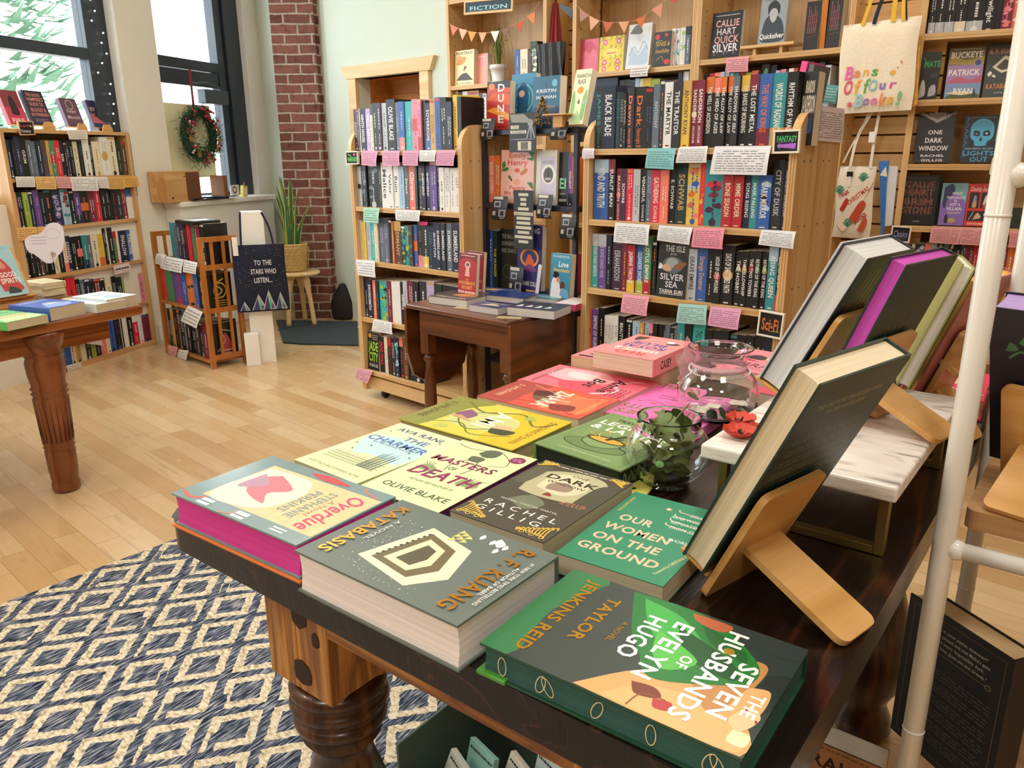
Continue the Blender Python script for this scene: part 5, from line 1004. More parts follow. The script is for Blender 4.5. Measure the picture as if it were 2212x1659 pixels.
AM += [('s', '6f7a2e', .03, [(.1, .15), (.3, .4), (.12, .65), (.35, .85), (.15, .95)]), ('s', '7f8a34', .022, [(.9, .15), (.7, .4), (.9, .6), (.72, .85)]), ('s', '5f6a2a', .018, [(.2, .5), (.5, .3), (.8, .5), (.6, .7)]), ('c', '8a5a78', [(.3, .28), (.42, .4), (.6, .36), (.5, .24)]), ('c', 'e0b890', [(.55, .62), (.5, .74), (.62, .78), (.7, .68)]), ('c', '3a4a2c', [(.64, .64), (.6, .82), (.74, .8), (.76, .68)]), ('c', 'c9a070', [(.5, .3), (.62, .45), (.58, .25)]), ('c', 'b8c85c', [(.8, .3), (.88, .4), (.95, .3)]), ('c', 'a8bc54', [(.1, .72), (.2, .8), (.24, .7)]),
       ('T', 'f4f2dc', 'AMI', .45, .56, .16, .5), ('t', '6a5a1e', 'GUARDIANS OF DAWN', .5, .92, .05, .75), ('T', '5f5220', 'S. JAE-JONES', .5, .08, .06, .6)]
tbN(.034, .572, 0, -.5, .163, .25, .03, 'd6cf4e', 'yellow hardback swirling with green vines and a sleeping girl', AM, hard=True, pcol='c9b98c', rough=.25)
ZH = [('r', 'dd5a48', 0, 0, 1, 1), ('c', 'b04a42', [(0, 0), (0, .35), (.5, .3), (1, .3), (1, 0)]), ('c', 'ee7a52', [(.1, .5), (.3, .9), (.8, .95), (.9, .6), (.5, .4)]), ('c', '7a5a3c', [(.2, .4), (.4, .55), (.7, .5), (.5, .35)]), ('c', '5a2a2c', [(.3, .3), (.2, .45), (.4, .5), (.5, .36)]), ('c', '8a3a32', [(.7, .6), (.6, .8), (.8, .85), (.9, .7)]), ('c', 'f0a080', [(.5, .6), (.45, .7), (.56, .72)]), ('s', 'f2a070', .02, [(.1, .2), (.3, .6), (.15, .9)]), ('s', 'a83a34', .02, [(.9, .1), (.75, .5), (.9, .9)]), ('c', 'c8b070', [(.75, .55), (.8, .65), (.88, .6)]),
      ('T', 'f6e8dc', 'ZHARA', .5, .56, .15, .72), ('t', 'f2c070', 'GUARDIANS OF DAWN', .5, .92, .045, .75), ('T', 'f0b890', 'S. JAE-JONES', .5, .12, .055, .6)]
tbN(.058, .727, 0, 0, .138, .226, .03, 'dd5a48', 'coral red paperback with two swirling figures beside the yellow hardback', ZH, pcol='d8c4a4', rough=.25)
AB = [('r', 'f0798a', 0, 0, 1, 1), ('c', 'f6b8c0', [(.1, .1), (.05, .5), (.4, .7), (.6, .4), (.5, .1)]), ('c', 'fbd6d8', [(.2, .2), (.2, .5), (.4, .6), (.45, .3)]), ('c', 'e2566c', [(.5, .5), (.7, .9), (.95, .95), (.98, .5), (.7, .3)]), ('s', 'fbd0d4', .05, [(.1, .9), (.4, .75), (.7, .85), (.95, .7)]), ('s', 'd84a62', .03, [(.6, .1), (.7, .4), (.9, .5)]), ('T', '1c1618', 'Annie', .52, .76, .12, .6, 0, .25), ('T', '1c1618', 'Bot', .5, .58, .12, .4, 0, .25), ('t', '2a2022', 'SIERRA GREER', .5, .1, .035, .8), ('t', 'f8e0e2', 'a novel', .5, .3, .03, .2), ('h', '6a2a34', .55, .8, .95, .96, 4)]
tbN(.045, .882, 0, 0, .152, .238, .026, 'f0798a', 'glossy pink satin patterned paperback with black script', AB, pcol='d8c4a4', rough=.2)
P8 = [('r', 'f0909c', 0, 0, 1, 1), ('c', '2c2a2e', [(.1, .25), (.25, .4), (.5, .35), (.6, .5), (.5, .3), (.3, .2)]), ('c', '2c2a2e', [(.55, .55), (.7, .7), (.95, .65), (.8, .5)]), ('c', '2c2a2e', [(.6, .8), (.7, .92), (.95, .9), (.8, .76)]), ('s', '2c2a2e', .05, [(.05, .1), (.3, .12), (.5, .22), (.8, .2)]), ('c', '2c2a2e', [(.1, .7), (.15, .85), (.35, .8), (.3, .68)]), ('s', 'fbf0ee', .03, [(.2, .5), (.5, .6), (.4, .75)]), ('T', 'f8e8e6', 'LADY KILLERS', .4, .5, .07, .6), ('h', 'f8dcda', .1, .86, .6, .96, 2), ('h', '8a4a54', .1, .4, .5, .46, 1)]
tb(.072, .885, .0, 0, .22, .135, .05, 'f0909c', 'pink paperback with black twisting figures behind the satin patterned one', P8, pcol='cdb890', rough=.25)
RW = [('r', 'f59a9a', 0, 0, 1, 1), ('T', 'd8403c', 'RED', .5, .84, .12, .5, 0, .12), ('T', 'fbf2ee', 'WHITE &', .5, .69, .12, .75, 0, .12), ('T', '3a50a0', 'ROYAL', .5, .54, .12, .75, 0, .12), ('T', '3a50a0', 'BLUE', .5, .39, .12, .6, 0, .12), ('h', 'd8605c', .1, .93, .9, .96, 1), ('c', '4a3c3c', [(.7, .08), (.75, .2), (.85, .28), (.9, .1)]), ('c', 'e0703c', [(.72, .03), (.8, .1), (.92, .07)]), ('c', '3a3434', [(.08, .24), (.2, .3), (.32, .26), (.2, .2)]), ('c', 'f4f0ea', [(.2, .22), (.3, .24), (.36, .16), (.26, .14)]), ('h', 'd8605c', .1, .02, .7, .05, 1)]
book(FT @ T(.295, 1.015, .051) @ RZ(180), .135, .185, .034, 'f59a9a', 'salmon pink paperback with red, white and blue slanted lettering, topmost at the far end', None, art=RW, pcol='e6d3bc', rough=.3, spine=[('T', '2a2326', 'CASEY', .3, .5, .5, .25), ('T', 'fbf2ee', 'RED WHITE', .7, .5, .5, .35)])
ET = [('r', 'f07ac0', 0, 0, 1, 1), ('T', '7c7a2c', "EVERYONE'S", .5, .88, .1, .9, 0, .1), ('T', '7c7a2c', 'SEEN MY TITS', .5, .74, .1, .96, 0, .1), ('s', '5a3048', .01, [(.1, .6), (.3, .52), (.48, .62)]), ('s', '5a3048', .01, [(.52, .62), (.75, .52), (.9, .6)]), ('e', 'e8607c', .3, .585, .04, .03), ('e', 'e8607c', .72, .585, .04, .03), ('t', '4a2a40', 'Stories and Reflections', .5, .42, .035, .55, 0, .2), ('t', '4a2a40', 'from an Unlikely Feminist', .5, .36, .035, .55, 0, .2), ('T', '7c7a2c', 'KEELEY', .38, .2, .1, .45, 0, .1), ('T', '7c7a2c', 'HAZELL', .7, .09, .1, .5, 0, .1)]
book(FT @ T(.452, .912, .001) @ RZ(180+2), .176, .232, .02, 'f07ac0', 'bright pink paperback with upside down olive lettering under the glass jar', None, art=ET, pcol='e0c8b0', rough=.22)
OD = [('r', '4a453a', 0, 0, 1, 1), ('c', 'b8b690', [(.2, .5), (.15, .8), (.5, .93), (.85, .86), (.85, .55), (.5, .48)]), ('c', 'd6d2ae', [(.3, .6), (.3, .82), (.6, .88), (.75, .7), (.6, .56)]), ('c', '6f7a60', [(.25, .35), (.4, .47), (.6, .4), (.5, .28)]), ('c', '4a4a3a', [(.78, .45), (.8, .8), (.98, .85), (.98, .45)]), ('c', '5a5a48', [(.02, .6), (.05, .95), (.18, .9), (.16, .6)]), ('c', '9a8472', [(.4, .6), (.38, .68), (.5, .74), (.62, .7), (.6, .62)]), ('c', '8c2a28', [(.45, .51), (.48, .56), (.55, .52)]), ('r', 'dcd8c4', .36, .985, .64, .99),
      ('t', '2c2a20', 'ONE', .55, .865, .035, .18, 0, 0), ('T', '2c2a20', 'DARK', .52, .79, .07, .56), ('t', '2c2a20', 'WINDOW', .52, .715, .035, .42), ('h', 'ece8d8', .15, .94, .85, .965, 1), ('t', 'dad6c4', 'MAIDEN. MONSTER. MARTYR.', .5, .335, .022, .62), ('t', 'f2efe2', 'R A C H E L', .5, .25, .06, .78), ('t', 'f2efe2', 'G I L L I G', .46, .16, .06, .7), ('h', 'd88a50', .68, .46, .95, .52, 3)]
for cx, cy, sx, sy in ((.02, .02, 1, 1), (.98, .02, -1, 1), (.98, .98, -1, -1), (.02, .98, 1, -1)):
    big = 1 if cy < .5 else .55
    for i in range(9): OD.append(('s', 'd9b44a', .014, [(cx+sx*(.0+.035*i)*big, cy+sy*(.14-.012*i)*big), (cx+sx*(.02+.035*i)*big, cy+sy*(.17-.015*i)*big), (cx+sx*(.05+.03*i)*big, cy+sy*(.12-.013*i)*big), (cx+sx*(.03+.03*i)*big, cy+sy*(.02+.004*i)*big)]))
    for i in range(6): OD.append(('o', 'e6c65c', cx+sx*(.04+.05*i)*big, cy+sy*(.02+.018*(i % 2))*big, .02, .02, .008))
tb(.357, .183, 0, .5, .143, .211, .036, '4a453a', 'olive and gold framed paperback with a misty castle scene', OD, pcol='cfc0a0', rough=.28)
LL = [('r', '7d9c62', 0, 0, 1, 1), ('r', '55704a', .05, .035, .95, .04), ('r', '55704a', .05, .96, .95, .965), ('r', '55704a', .05, .035, .056, .965), ('r', '55704a', .944, .035, .95, .965), ('l', '64804f', .004, [(.09, .06), (.09, .94), (.91, .94), (.91, .06), (.09, .06)]), ('h', 'dfe8cc', .2, .935, .8, .95, 1), ('T', '22301f', 'TRAVIS BALDREE', .52, .875, .055, .66), ('T', 'f4f4ea', 'LEGENDS', .5, .77, .095, .84), ('T', 'f4f4ea', '& LATTES', .5, .65, .095, .84),
      ('e', '6c8a54', .45, .27, .34, .13), ('o', '2f4030', .45, .27, .34, .13, .012), ('c', '86a26a', [(.25, .4), (.28, .3), (.45, .24), (.62, .3), (.68, .42)]), ('e', '3a3d22', .46, .42, .22, .075), ('e', 'd8a83c', .46, .42, .19, .055), ('o', '2f4030', .46, .42, .22, .075, .01), ('s', '2f4030', .012, [(.25, .4), (.28, .3), (.45, .24), (.62, .3), (.68, .4)]), ('o', '2f4030', .74, .36, .07, .05, .014), ('s', '22301f', .045, [(.45, .42), (.5, .5), (.56, .6)]), ('s', '22301f', .02, [(.43, .5), (.52, .48), (.58, .52)]), ('s', 'd9b44a', .012, [(.35, .45), (.3, .52), (.38, .56), (.3, .62)]), ('s', 'd9b44a', .012, [(.62, .46), (.7, .5), (.66, .56), (.76, .6)]), ('s', 'd9b44a', .01, [(.3, .46), (.2, .5), (.26, .56)]), ('t', 'e6ecd6', 'a novel of high fantasy and low stakes', .5, .095, .02, .6)]
tb(.297, .444, 0, -6, .165, .2, .034, '7d9c62', 'moss green hardback with a coffee cup drawing and black patterned edges', LL, hard=True, pcol='23301f', rough=.24,
   edge=[('s', '7d9c62', .006, [(.03+.04*i, .2+.5*(i % 2)), (.05+.04*i, .8-.5*(i % 2)), (.07+.04*i, .3+.3*(i % 2))]) for i in range(23)])
OW = [('r', '2f8a66', 0, 0, 1, 1), ('T', 'efc3a4', 'OUR', .3, .62, .085, .34), ('T', 'efc3a4', 'WOMEN', .42, .475, .085, .66), ('T', 'efc3a4', 'ON THE', .42, .33, .085, .66), ('T', 'efc3a4', 'GROUND', .45, .185, .085, .78), ('t', 'e6efe8', 'ESSAYS BY', .82, .86, .035, .26), ('t', 'e6efe8', 'ARAB WOMEN', .72, .79, .035, .36), ('t', 'e6efe8', 'REPORTING', .74, .72, .035, .32), ('t', 'e6efe8', 'FROM THE', .76, .65, .035, .3), ('t', 'e6efe8', 'WORLD', .82, .5, .035, .24), ('e', 'e8956a', .46, .87, .03, .03), ('e', 'f2efe6', .46, .87, .014, .018), ('t', 'e8c87a', 'Edited by ZAHRA HANKIR', .06, .8, .022, .36, 90), ('t', 'f0e0b0', 'Foreword by CHRISTIANE AMANPOUR', .93, .28, .024, .6, 75)]
OW += [('s', 'efd3bc', .012, [(.55, .9-.07*i), (.58, .87-.07*i), (.66, .865-.07*i), (.95, .83-.07*i)]) for i in range(4)]
tb(.514, .19, 0, 3, .132, .203, .026, '2f8a66', 'green paperback with peach capitals at the foot of the big easel', OW, pcol='d3c4a6', rough=.24)
YB = [('r', 'e6dc6a', 0, 0, 1, 1), ('c', '2a2624', [(.3, .1), (.5, .2), (.75, .22), (.55, .06)]), ('t', '3a6a34', 'Medea', .5, .5, .22, .6, 195, .2), ('s', '2a2624', .02, [(.1, .8), (.4, .85), (.8, .9)])]
tb(.425, .415, 0, 12, .075, .11, .003, 'e6dc6a', 'yellow greeting card with green script tucked beside the glass bowl', YB)
BR = [('r', 'f08a96', 0, 0, 1, 1), ('c', 'f2d8b0', [(.5, .6), (.6, .85), (.8, .8), (.75, .6)]), ('c', '3a2c30', [(.1, .55), (.3, .75), (.5, .7), (.5, .55)]), ('c', 'b83050', [(.1, .45), (.3, .52), (.5, .46)]), ('T', '7a3a54', 'BRA', .6, .3, .16, .5), ('h', '9a4a60', .1, .1, .9, .2, 2)]
tb(.31, 1.06, 0, -6, .13, .19, .03, 'f08a96', 'pink paperback with a bent figure at the far table end', BR, pcol='e0c8b0', rough=.25)
tb(.455, .93, 0, -3, .14, .2, .028, 'd8506a', 'rose red paperback showing through the glass jar', [('r', 'd8506a', 0, 0, 1, 1), ('s', '3a1c24', .03, [(.1, .3), (.5, .5), (.9, .3)]), ('c', 'f6e6dc', [(.3, .6), (.5, .7), (.7, .6), (.5, .55)]), ('h', 'f6dcd8', .1, .8, .9, .92, 2)], pcol='e0c8b0', rough=.25)
tb(.455, 1.14, 0, 4, .14, .18, .03, 'c8405c', 'crimson paperback at the far end behind the jar', [('c', 'f0a0a8', [(.2, .2), (.5, .6), (.8, .2)])], pcol='e0c8b0', rough=.25)
DK = [('r', 'e0305c', 0, 0, 1, 1), ('T', 'fbe6ea', 'THE RAKESFALL', .5, .28, .14, .95), ('T', 'fbd8de', 'CHANDRASEKERA', .5, .86, .07, .8), ('c', 'e6d49a', [(.3, .5), (.4, .68), (.6, .7), (.75, .55), (.5, .46)])]+[('s', '8a9a3c', .012, [(.1+.09*i, .45), (.14+.09*i, .6+.08*(i % 2)), (.1+.09*i, .72)]) for i in range(9)]
tb(.695, .99, .025, 4, .13, .2, .034, 'e0305c', 'hot pink hardback with gold sprigs at the far corner, on a dark book', DK, hard=True, pcol='cbb89a', rough=.25, spine=[('T', 'fbe6ea', 'RAKES', .4, .5, .5, .4), ('r', 'fbe6ea', .85, .3, .9, .7)])
tb(.69, .99, 0, 4, .14, .21, .0235, '23262c', 'dark bound hardback under the hot pink one', (), hard=True, pcol='b8ab94')
# ---------------------------------------------------------------- marble riser
brass = mat('8a7440', .38, .85, name='brushed_brass'); gl = glass('clear_glass', 'fbfdfc')
def marble():
    m, N, L, b = nodes('marble'); tc = N.new('ShaderNodeTexCoord'); mp = N.new('ShaderNodeMapping'); mp.inputs['Scale'].default_value = (3, 14, 14); mp.inputs['Rotation'].default_value = (0, 0, .25); L.new(tc.outputs['Object'], mp.inputs[0])
    n = N.new('ShaderNodeTexNoise'); n.inputs['Scale'].default_value = 1.6; n.inputs['Detail'].default_value = 8; n.inputs['Distortion'].default_value = 1.6; L.new(mp.outputs[0], n.inputs['Vector'])
    r = ramp(N, ['8f8a86', 'e9e2d8', 'f3efe8', 'cfc6ba', 'f1ece4'], [.3, .42, .55, .62, .7]); L.new(n.outputs[0], r.inputs[0]); L.new(r.outputs[0], b.inputs['Base Color']); b.inputs['Roughness'].default_value = .28; return m
mar = marble()
e = empty('marble_riser', FT @ T(.58, .42, .0005), 'marble slab riser on square brass frames, holding the leaning books', 'display riser')
mb = MB(); mb.box(0, 0, .085, .235, .42, .104, mar); mb.build('slab', e, bevel=.003)
for y in (.035, .372):
    mb = MB()
    for a in [(.012, 0, .024, .085), (.211, 0, .223, .085), (.024, 0, .211, .011), (.024, .074, .211, .085)]: mb.box(a[0], y, a[1], a[2], y+.013, a[3], brass)
    mb.build('brass_frame', e, bevel=.001)
# ---------------------------------------------------------------- fish bowl with leaves
def leafmesh(mb, M, s, m, lobes=True):
    pts = []
    n = 30
    for i in range(n):
        a = 2*math.pi*i/n; r = s*(.55+.28*abs(math.cos(2.5*a)) if lobes else .6); pts.append((r*math.cos(a)*(1.15 if lobes else .8), r*math.sin(a)))
    vs = [(0, 0, .08*s)]+[(x, y, -.25*(x*x+y*y)/s) for x, y in pts]
    mb.add(vs, [(0, i+1, (i+1) % n+1) for i in range(n)], m, True, X=M)
BW = FT @ T(.497, .497, .0008)
e = empty('glass_bowl', BW, 'round glass fish bowl filled with ivy leaves beside the marble riser', 'bowl')
R_ = .061; out = [(1e-6, .001), (.03, .0005), (.034, .004)]+[(R_*math.cos(t), .053+R_*.86*math.sin(t)) for t in [math.radians(q) for q in range(-62, 50, 8)]]
out += [(.0455, .102), (.0462, .104)]; ins = [(.0445, .104), (.0438, .101)]+[((R_-.0022)*math.cos(t), .0535+(R_-.0022)*.86*math.sin(t)) for t in [math.radians(q) for q in range(46, -66, -8)]]+[(1e-6, .0065)]
mb = MB(); mb.lathe(out+ins, gl, 64); mb.build('glass_body', e, weld=True)
rnd = random.Random(17); iv = mat('66783a', .5, amt=.4, scale=60, name='ivy'); iv2 = mat('7f8c48', .5, amt=.35, scale=60, name='ivy_dry'); gp = mat('8fd06c', .5, name='felt_green'); g3 = mat('1f9a4c', .5, name='felt_dark')
mb = MB()
for k in range(26):
    a = rnd.uniform(0, 6.28); z = rnd.uniform(.014, .098); rmax = math.sqrt(max(0, 1-((z-.053)/.052)**2))*R_*.5; r = rmax*math.sqrt(rnd.random())
    leafmesh(mb, T(r*math.cos(a), r*math.sin(a), z) @ Matrix.Rotation(rnd.uniform(0, 6.28), 4, 'Z') @ Matrix.Rotation(rnd.uniform(-1.2, 1.2), 4, 'X') @ Matrix.Rotation(rnd.uniform(-1, 1), 4, 'Y'), rnd.uniform(.016, .026), rnd.choice([iv, iv, iv2]))
mb.tube(curve([(.0, 0, .02), (-.01, -.02, .05), (.01, 0, .1), (.025, .01, .125)], 5), .0012, iv2, 5); mb.build('leaves', e)
mb = MB()
for a, z, s, m in ((200, .03, .01, gp), (212, .022, .011, gp), (222, .036, .01, gp), (232, .018, .01, gp), (245, .014, .009, gp), (208, .044, .009, gp), (285, .05, .01, gp), (150, .075, .011, gp), (165, .078, .012, g3), (140, .08, .009, gp), (30, .05, .01, g3)):
    a = math.radians(a); r = R_*.86*math.sqrt(max(.1, 1-((z-.053)/.056)**2)); leafmesh(mb, T(r*math.cos(a), r*math.sin(a), z) @ Matrix.Rotation(a, 4, 'Z') @ RY(75), s, m, False)
mb.build('petals', e)
# ---------------------------------------------------------------- glass jar with bow and pearls
JX, JY = .452, .772
JM = FT @ T(JX, JY, .0222)
e = empty('glass_jar', JM, 'wide mouthed glass jar with a pink bow and pearl string among the pink books', 'jar')
k_ = .97
out = [(1e-6, .001), (.045, .0), (.058, .006), (.066, .02), (.0695, .04), (.068, .055), (.06, .072), (.05, .084), (.0455, .092), (.0445, .103), (.047, .113), (.0545, .121), (.0555, .1235)]
ins = [(.0525, .1235), (.0515, .1215), (.0445, .113), (.0422, .103), (.0432, .092), (.0475, .083), (.0575, .071), (.0655, .054), (.067, .04), (.0636, .021), (.056, .0085), (1e-6, .005)]
mb = MB(); mb.lathe(curve(out, 3)+curve(ins, 3), gl, 72); mb.build('glass_body', e, weld=True)
rib = mat('f3c3cc', .6, amt=.1, scale=200, name='organza'); rib.node_tree.nodes['Principled BSDF'].inputs['Alpha'].default_value = .55
mb = MB(); mb.lathe([(.0463, .085), (.0462, .096), (.0466, .0965), (.0468, .085)], rib, 48, close=True); rbn = mb.build('ribbon_band', e)
mb = MB(); br = V((-.048, .012, .092))
for lp in ([(0, 0, 0), (-.02, .01, .03), (-.03, .02, .012), (-.03, .02, -.012), (0, 0, -.004)], [(0, 0, 0), (-.008, -.02, .014), (-.015, -.035, -.008), (-.01, -.03, -.03), (0, 0, -.006)], [(0, 0, 0), (-.02, 0, -.03), (-.032, .005, -.05)], [(0, 0, 0), (-.006, -.016, -.03), (-.012, -.03, -.058)]):
    pts = [br+V(p) for p in lp]; c = curve([tuple(p) for p in pts], 5) if 0 else [tuple(p) for p in pts]
    vs = []; 
    q = []
    for i in range(len(pts)-1):
        for t in range(5): q.append(pts[i].lerp(pts[i+1], t/5))
    q.append(pts[-1])
    for p in q: vs += [p+V((-.004, -.004, .008)), p-V((-.004, -.004, .008))]
    mb.add(vs, [(2*i, 2*i+1, 2*i+3, 2*i+2) for i in range(len(q)-1)], rib, True)
mb.build('bow', rbn)
pe = mat('f1eeee', .2, coat=.6, name='pearl'); mb = MB()
for k in range(72):
    a = 2*math.pi*k/72; r = .0495+.0015; mb.ball((r*math.cos(a), r*math.sin(a), .0835+.004*math.sin(a*1-.6)), .0019, pe, 6)
for k in range(30):
    t = k/29; a = math.radians(235-55*t); r = .052+.019*math.sin(t*1.6); mb.ball((r*math.cos(a), r*math.sin(a), .084-.034*t-.01*math.sin(t*3)), .0019, pe, 6)
mb.ball((-.068, .004, .036), .0042, pe, 8, sc=(1, 1, 1.8)); mb.build('pearl_string', e)
mb = MB(); wf = mat('f3ecd9', .5, name='silk_white'); pk = mat('e58aa6', .5, name='silk_pink'); dl = mat('2c3d22', .5, name='silk_leaf')
for cx, cy, cz, s, m in ((-.018, -.03, .016, .02, wf), (.004, -.024, .024, .015, wf), (.038, .0, .03, .018, wf), (.0, -.012, .01, .014, pk)):
    for q in range(5):
        a = q*1.2566; leafmesh(mb, T(cx+.5*s*math.cos(a), cy+.5*s*math.sin(a), cz) @ Matrix.Rotation(a, 4, 'Z') @ RY(-18), s*.85, m, False)
for cx, cy, cz, ra, s in ((-.035, -.02, .035, 70, .022), (.028, -.034, .02, 10, .024), (.01, -.04, .016, -30, .018)): leafmesh(mb, T(cx, cy, cz) @ RZ(ra) @ RY(50), s, dl if cx > -.03 else mat('7c8a4a', .5), False)
mb.build('silk_flowers', e)
# ---------------------------------------------------------------- poppies on the slab
pr = mat('c9402a', .5, amt=.2, scale=90, name='poppy'); pb = mat('1a1218', .7, amt=.2)
pq = V((.58+.235, 0, 0))
for k, (px, py, s) in enumerate(((1600, 905, 1), (1597, 932, 1.05), (1636, 922, .7))):
    a, b = Tp(px, py, .112); 
    e = empty('poppy_flower', FT @ T(a, b, .1045) @ RZ(40*k), ('orange red poppy lying on the marble slab behind its twin', 'orange red poppy lying nearest the marble slab edge', 'small dark red poppy head beside the pair of poppies')[k], 'flower')
    mb = MB()
    for q in range(4):
        an = q*1.571
        def pf(u, v, an=an): 
            w = (u-.5)*1.7; r = .0035+.019*s*v*(1-.12*abs(math.sin(w*4))); return V((r*math.cos(an+w), r*math.sin(an+w), .001+.011*s*v*v+.0015*math.sin(w*9)*v))
        mb.grid(pf, 8, 5, pr); mb.grid(lambda u, v: pf(1-u, v)-V((0, 0, .0004)), 8, 5, pr)
    mb.build('petals', e); mb = MB(); rr = random.Random(k); mb.ball((0, 0, .003), .0032, pb, 8)
    for q in range(22): an = rr.uniform(0, 6.28); r = rr.uniform(.003, .0085)*s; mb.tube([(r*.4*math.cos(an), r*.4*math.sin(an), .002), (r*math.cos(an), r*math.sin(an), .007+rr.random()*.002)], .0006, pb, 4)
    mb.build('stamens', e)
# ---------------------------------------------------------------- books leaning on plywood easels
def leaner(a, b, h, phi, th, W_, H_, Tk, col, pcol, label, back=(), z=0, ew=.11, eh=.15, ex=.5, elabel='', fl=.12, hard=True, over=None, art=()):
    """(a, b, h): foot of the fore-edge at the back cover, as measured on the table; leans towards +a by th"""
    M0 = FT @ T(a+W_*math.sin(phi), b+W_*math.cos(phi), 0) @ RZ(-90-math.degrees(phi))
    th_ = math.degrees(th); lift = (h-z)/math.cos(th); M0 = FT @ T(a+W_*math.sin(phi)-(h-z)*math.tan(th)*math.cos(phi), b+W_*math.cos(phi)+(h-z)*math.tan(th)*math.sin(phi), z+.0006) @ RZ(-90-math.degrees(phi))
    plate_easel(M0 @ T(W_*ex-ew/2, .002, .0), ew, eh, th_, elabel, lip=Tk+.012, fl=fl, lipz=lift-.002)
    o = book(M0 @ RX(-th_) @ T(0, 0, lift) @ axes((1, 0, 0), (0, 0, 1), (0, -1, 0)) @ T(0, 0, .002), W_, H_, Tk, col, label, None, hard, art, (), pcol, back)
    if over: over(o)
    return o
wst2 = wst
def jacket_b(c, W_, H_, Tk):
    def f(o):
        m = mat(c, .3, coat=.3, name='jacket'); mb = MB(); t = .0007; h2 = H_-.001
        mb.box(-.001, .0005, -t, W_, h2, 0, m); mb.box(-.001, .0005, Tk, W_, h2, Tk+t, m); mb.box(-.0014, .0005, 0, -.0006, h2, Tk, m); mb.build('dust_jacket', o)
    return f
CT = [('r', '14302c', 0, 0, 1, 1), ('t', 'a09a5c', "THE CAUTIOUS TRAVELLER'S GUIDE", .5, .87, .022, .72), ('t', 'a09a5c', 'TO THE WASTELANDS', .5, .83, .022, .42)]+[('h', '5c6c58', .1, .45+.06*i, .88, .49+.06*i, 2) for i in range(5)]+[('s', '2b4a3c', .006, [(.1+.08*i, .1), (.2+.08*i, .2), (.14+.08*i, .32)]) for i in range(8)]+[('l', 'c9a24a', .008, [(.02, .02), (.98, .02)]), ('l', 'c9a24a', .006, [(.04, .035), (.96, .035)])]
leaner(.673, .237, .03, .2254, .4391, .171, .26, .031, '14302c', 'e8d9b8', 'big dark green hardback leaning back on an easel, cream page edges', CT, ex=.62, ew=.115, eh=.155, elabel='plywood easel under the big dark green hardback', fl=.125, over=lambda o: MB().box(-.0026, .02, .0, -.001, .255, .031, mat('54565c', .4)).build('grey_spine_wrap', o))
WH = [('r', '262c36', 0, 0, 1, 1), ('p', '6a5a4c', [(.55, .55), (.62, .92), (.66, .92), (.6, .55)]), ('c', '59602c', [(.1, .5), (.3, .62), (.95, .6), (.98, .42), (.4, .4)])]+[('p', ('a0604c', '8a8a3a', '9aa04a', 'b5763e')[i % 4], [(.2+.09*i, .6), (.24+.09*i, .9), (.27+.09*i, .9), (.25+.09*i, .6)]) for i in range(8)]+[('h', 'b0a060', .1, .35, .9, .4, 1)]+[('l', '10151c', .006, [(.1+.06*i, .02), (.16+.06*i, .3)]) for i in range(12)]
leaner(.606, .641, .118, .159, .4622, .156, .234, .041, '262c36', 'dfe1e2', 'charcoal hardback with white page edges and a pale grey front, leaning tallest on the slab', WH, z=.1045, ex=.6, ew=.12, eh=.16, elabel='plywood easel behind the charcoal hardback with white pages', fl=.1, art=[('r', 'c9ccd2', 0, 0, 1, 1)], over=lambda o: MB().box(-.002, .001, .0415, .156, .233, .0445, mat('cdd0d6', .45)).build('pale_front_jacket', o))
MG = [('r', '16342c', 0, 0, 1, 1)]+[('l', 'b5cfc8', .004, [(.52, .3), (.52+.4*math.cos(a*.35), .3+.3*math.sin(a*.35))]) for a in range(18)]+dots('8fb0a8', 90, .08, .45, .92, .95, .004)+[('t', 'c9d6d0', 'Time to', .5, .31, .022, .2, 0, .2), ('t', 'c9d6d0', 'explore', .5, .28, .022, .2, 0, .2), ('e', '16342c', .5, .3, .1, .06)]
MG[-1], MG[-3] = MG[-3], MG[-1]
leaner(.688, .578, .114, .1977, .3626, .153, .232, .0235, '16342c', 'cc4fc0', 'dark green hardback with orchid purple page edges leaning on the marble slab', MG, z=.1045, ex=.55, ew=.12, eh=.135, elabel='plywood easel holding the purple edged hardback, foot on the slab', fl=.11)
leaner(.744, .815, .11, -.2609, .3276, .158, .2, .019, 'a3a45c', 'e9e4d6', 'olive and gold hardback with cream top edges past the purple edged one', (), z=.1045, ex=.12, ew=.085, eh=.12, elabel='plywood easel at the far end of the marble slab', fl=.06, over=lambda o: MB().box(0, .001, -.0012, .158, .2, -.0002, mat('1f3a30', .4)).build('dark_green_back', o))
leaner(.728, .91, .06, .25, .35, .15, .225, .022, 'c77a78', 'f0b95c', 'dusty pink book with orange page edges beside the white tube', (), z=0.0, ex=.5, ew=.09, eh=.2, elabel='tall plywood easel on the dark table past the slab', fl=.07)
# ---------------------------------------------------------------- notes and signs on the rolling bookcases
VS = -.006
for q, c, lb in (
    ([(298, 1198), (428, 1200), (425, 1322), (305, 1315)], 'e9a6c6', 'first pink note from the brick side, top shelf edge behind the drop-leaf table'),
    ([(465, 1198), (602, 1200), (612, 1318), (472, 1320)], 'e9a6c6', 'second pink note from the brick side, top shelf edge behind the drop-leaf table'),
    ([(628, 1200), (758, 1198), (757, 1320), (632, 1318)], 'e9a6c6', 'third pink note from the brick side, top shelf edge behind the drop-leaf table'),
    ([(762, 1198), (895, 1196), (893, 1286), (765, 1284)], 'ecebe8', 'white printed list between the pink notes, top shelf edge'),
    ([(898, 1198), (1050, 1196), (1040, 1322), (896, 1318)], 'e9a6c6', 'pink note after the white list, top shelf edge behind the drop-leaf table')):
    card(FB, Bp, VS, q, c, lb, off=C3, n=7)
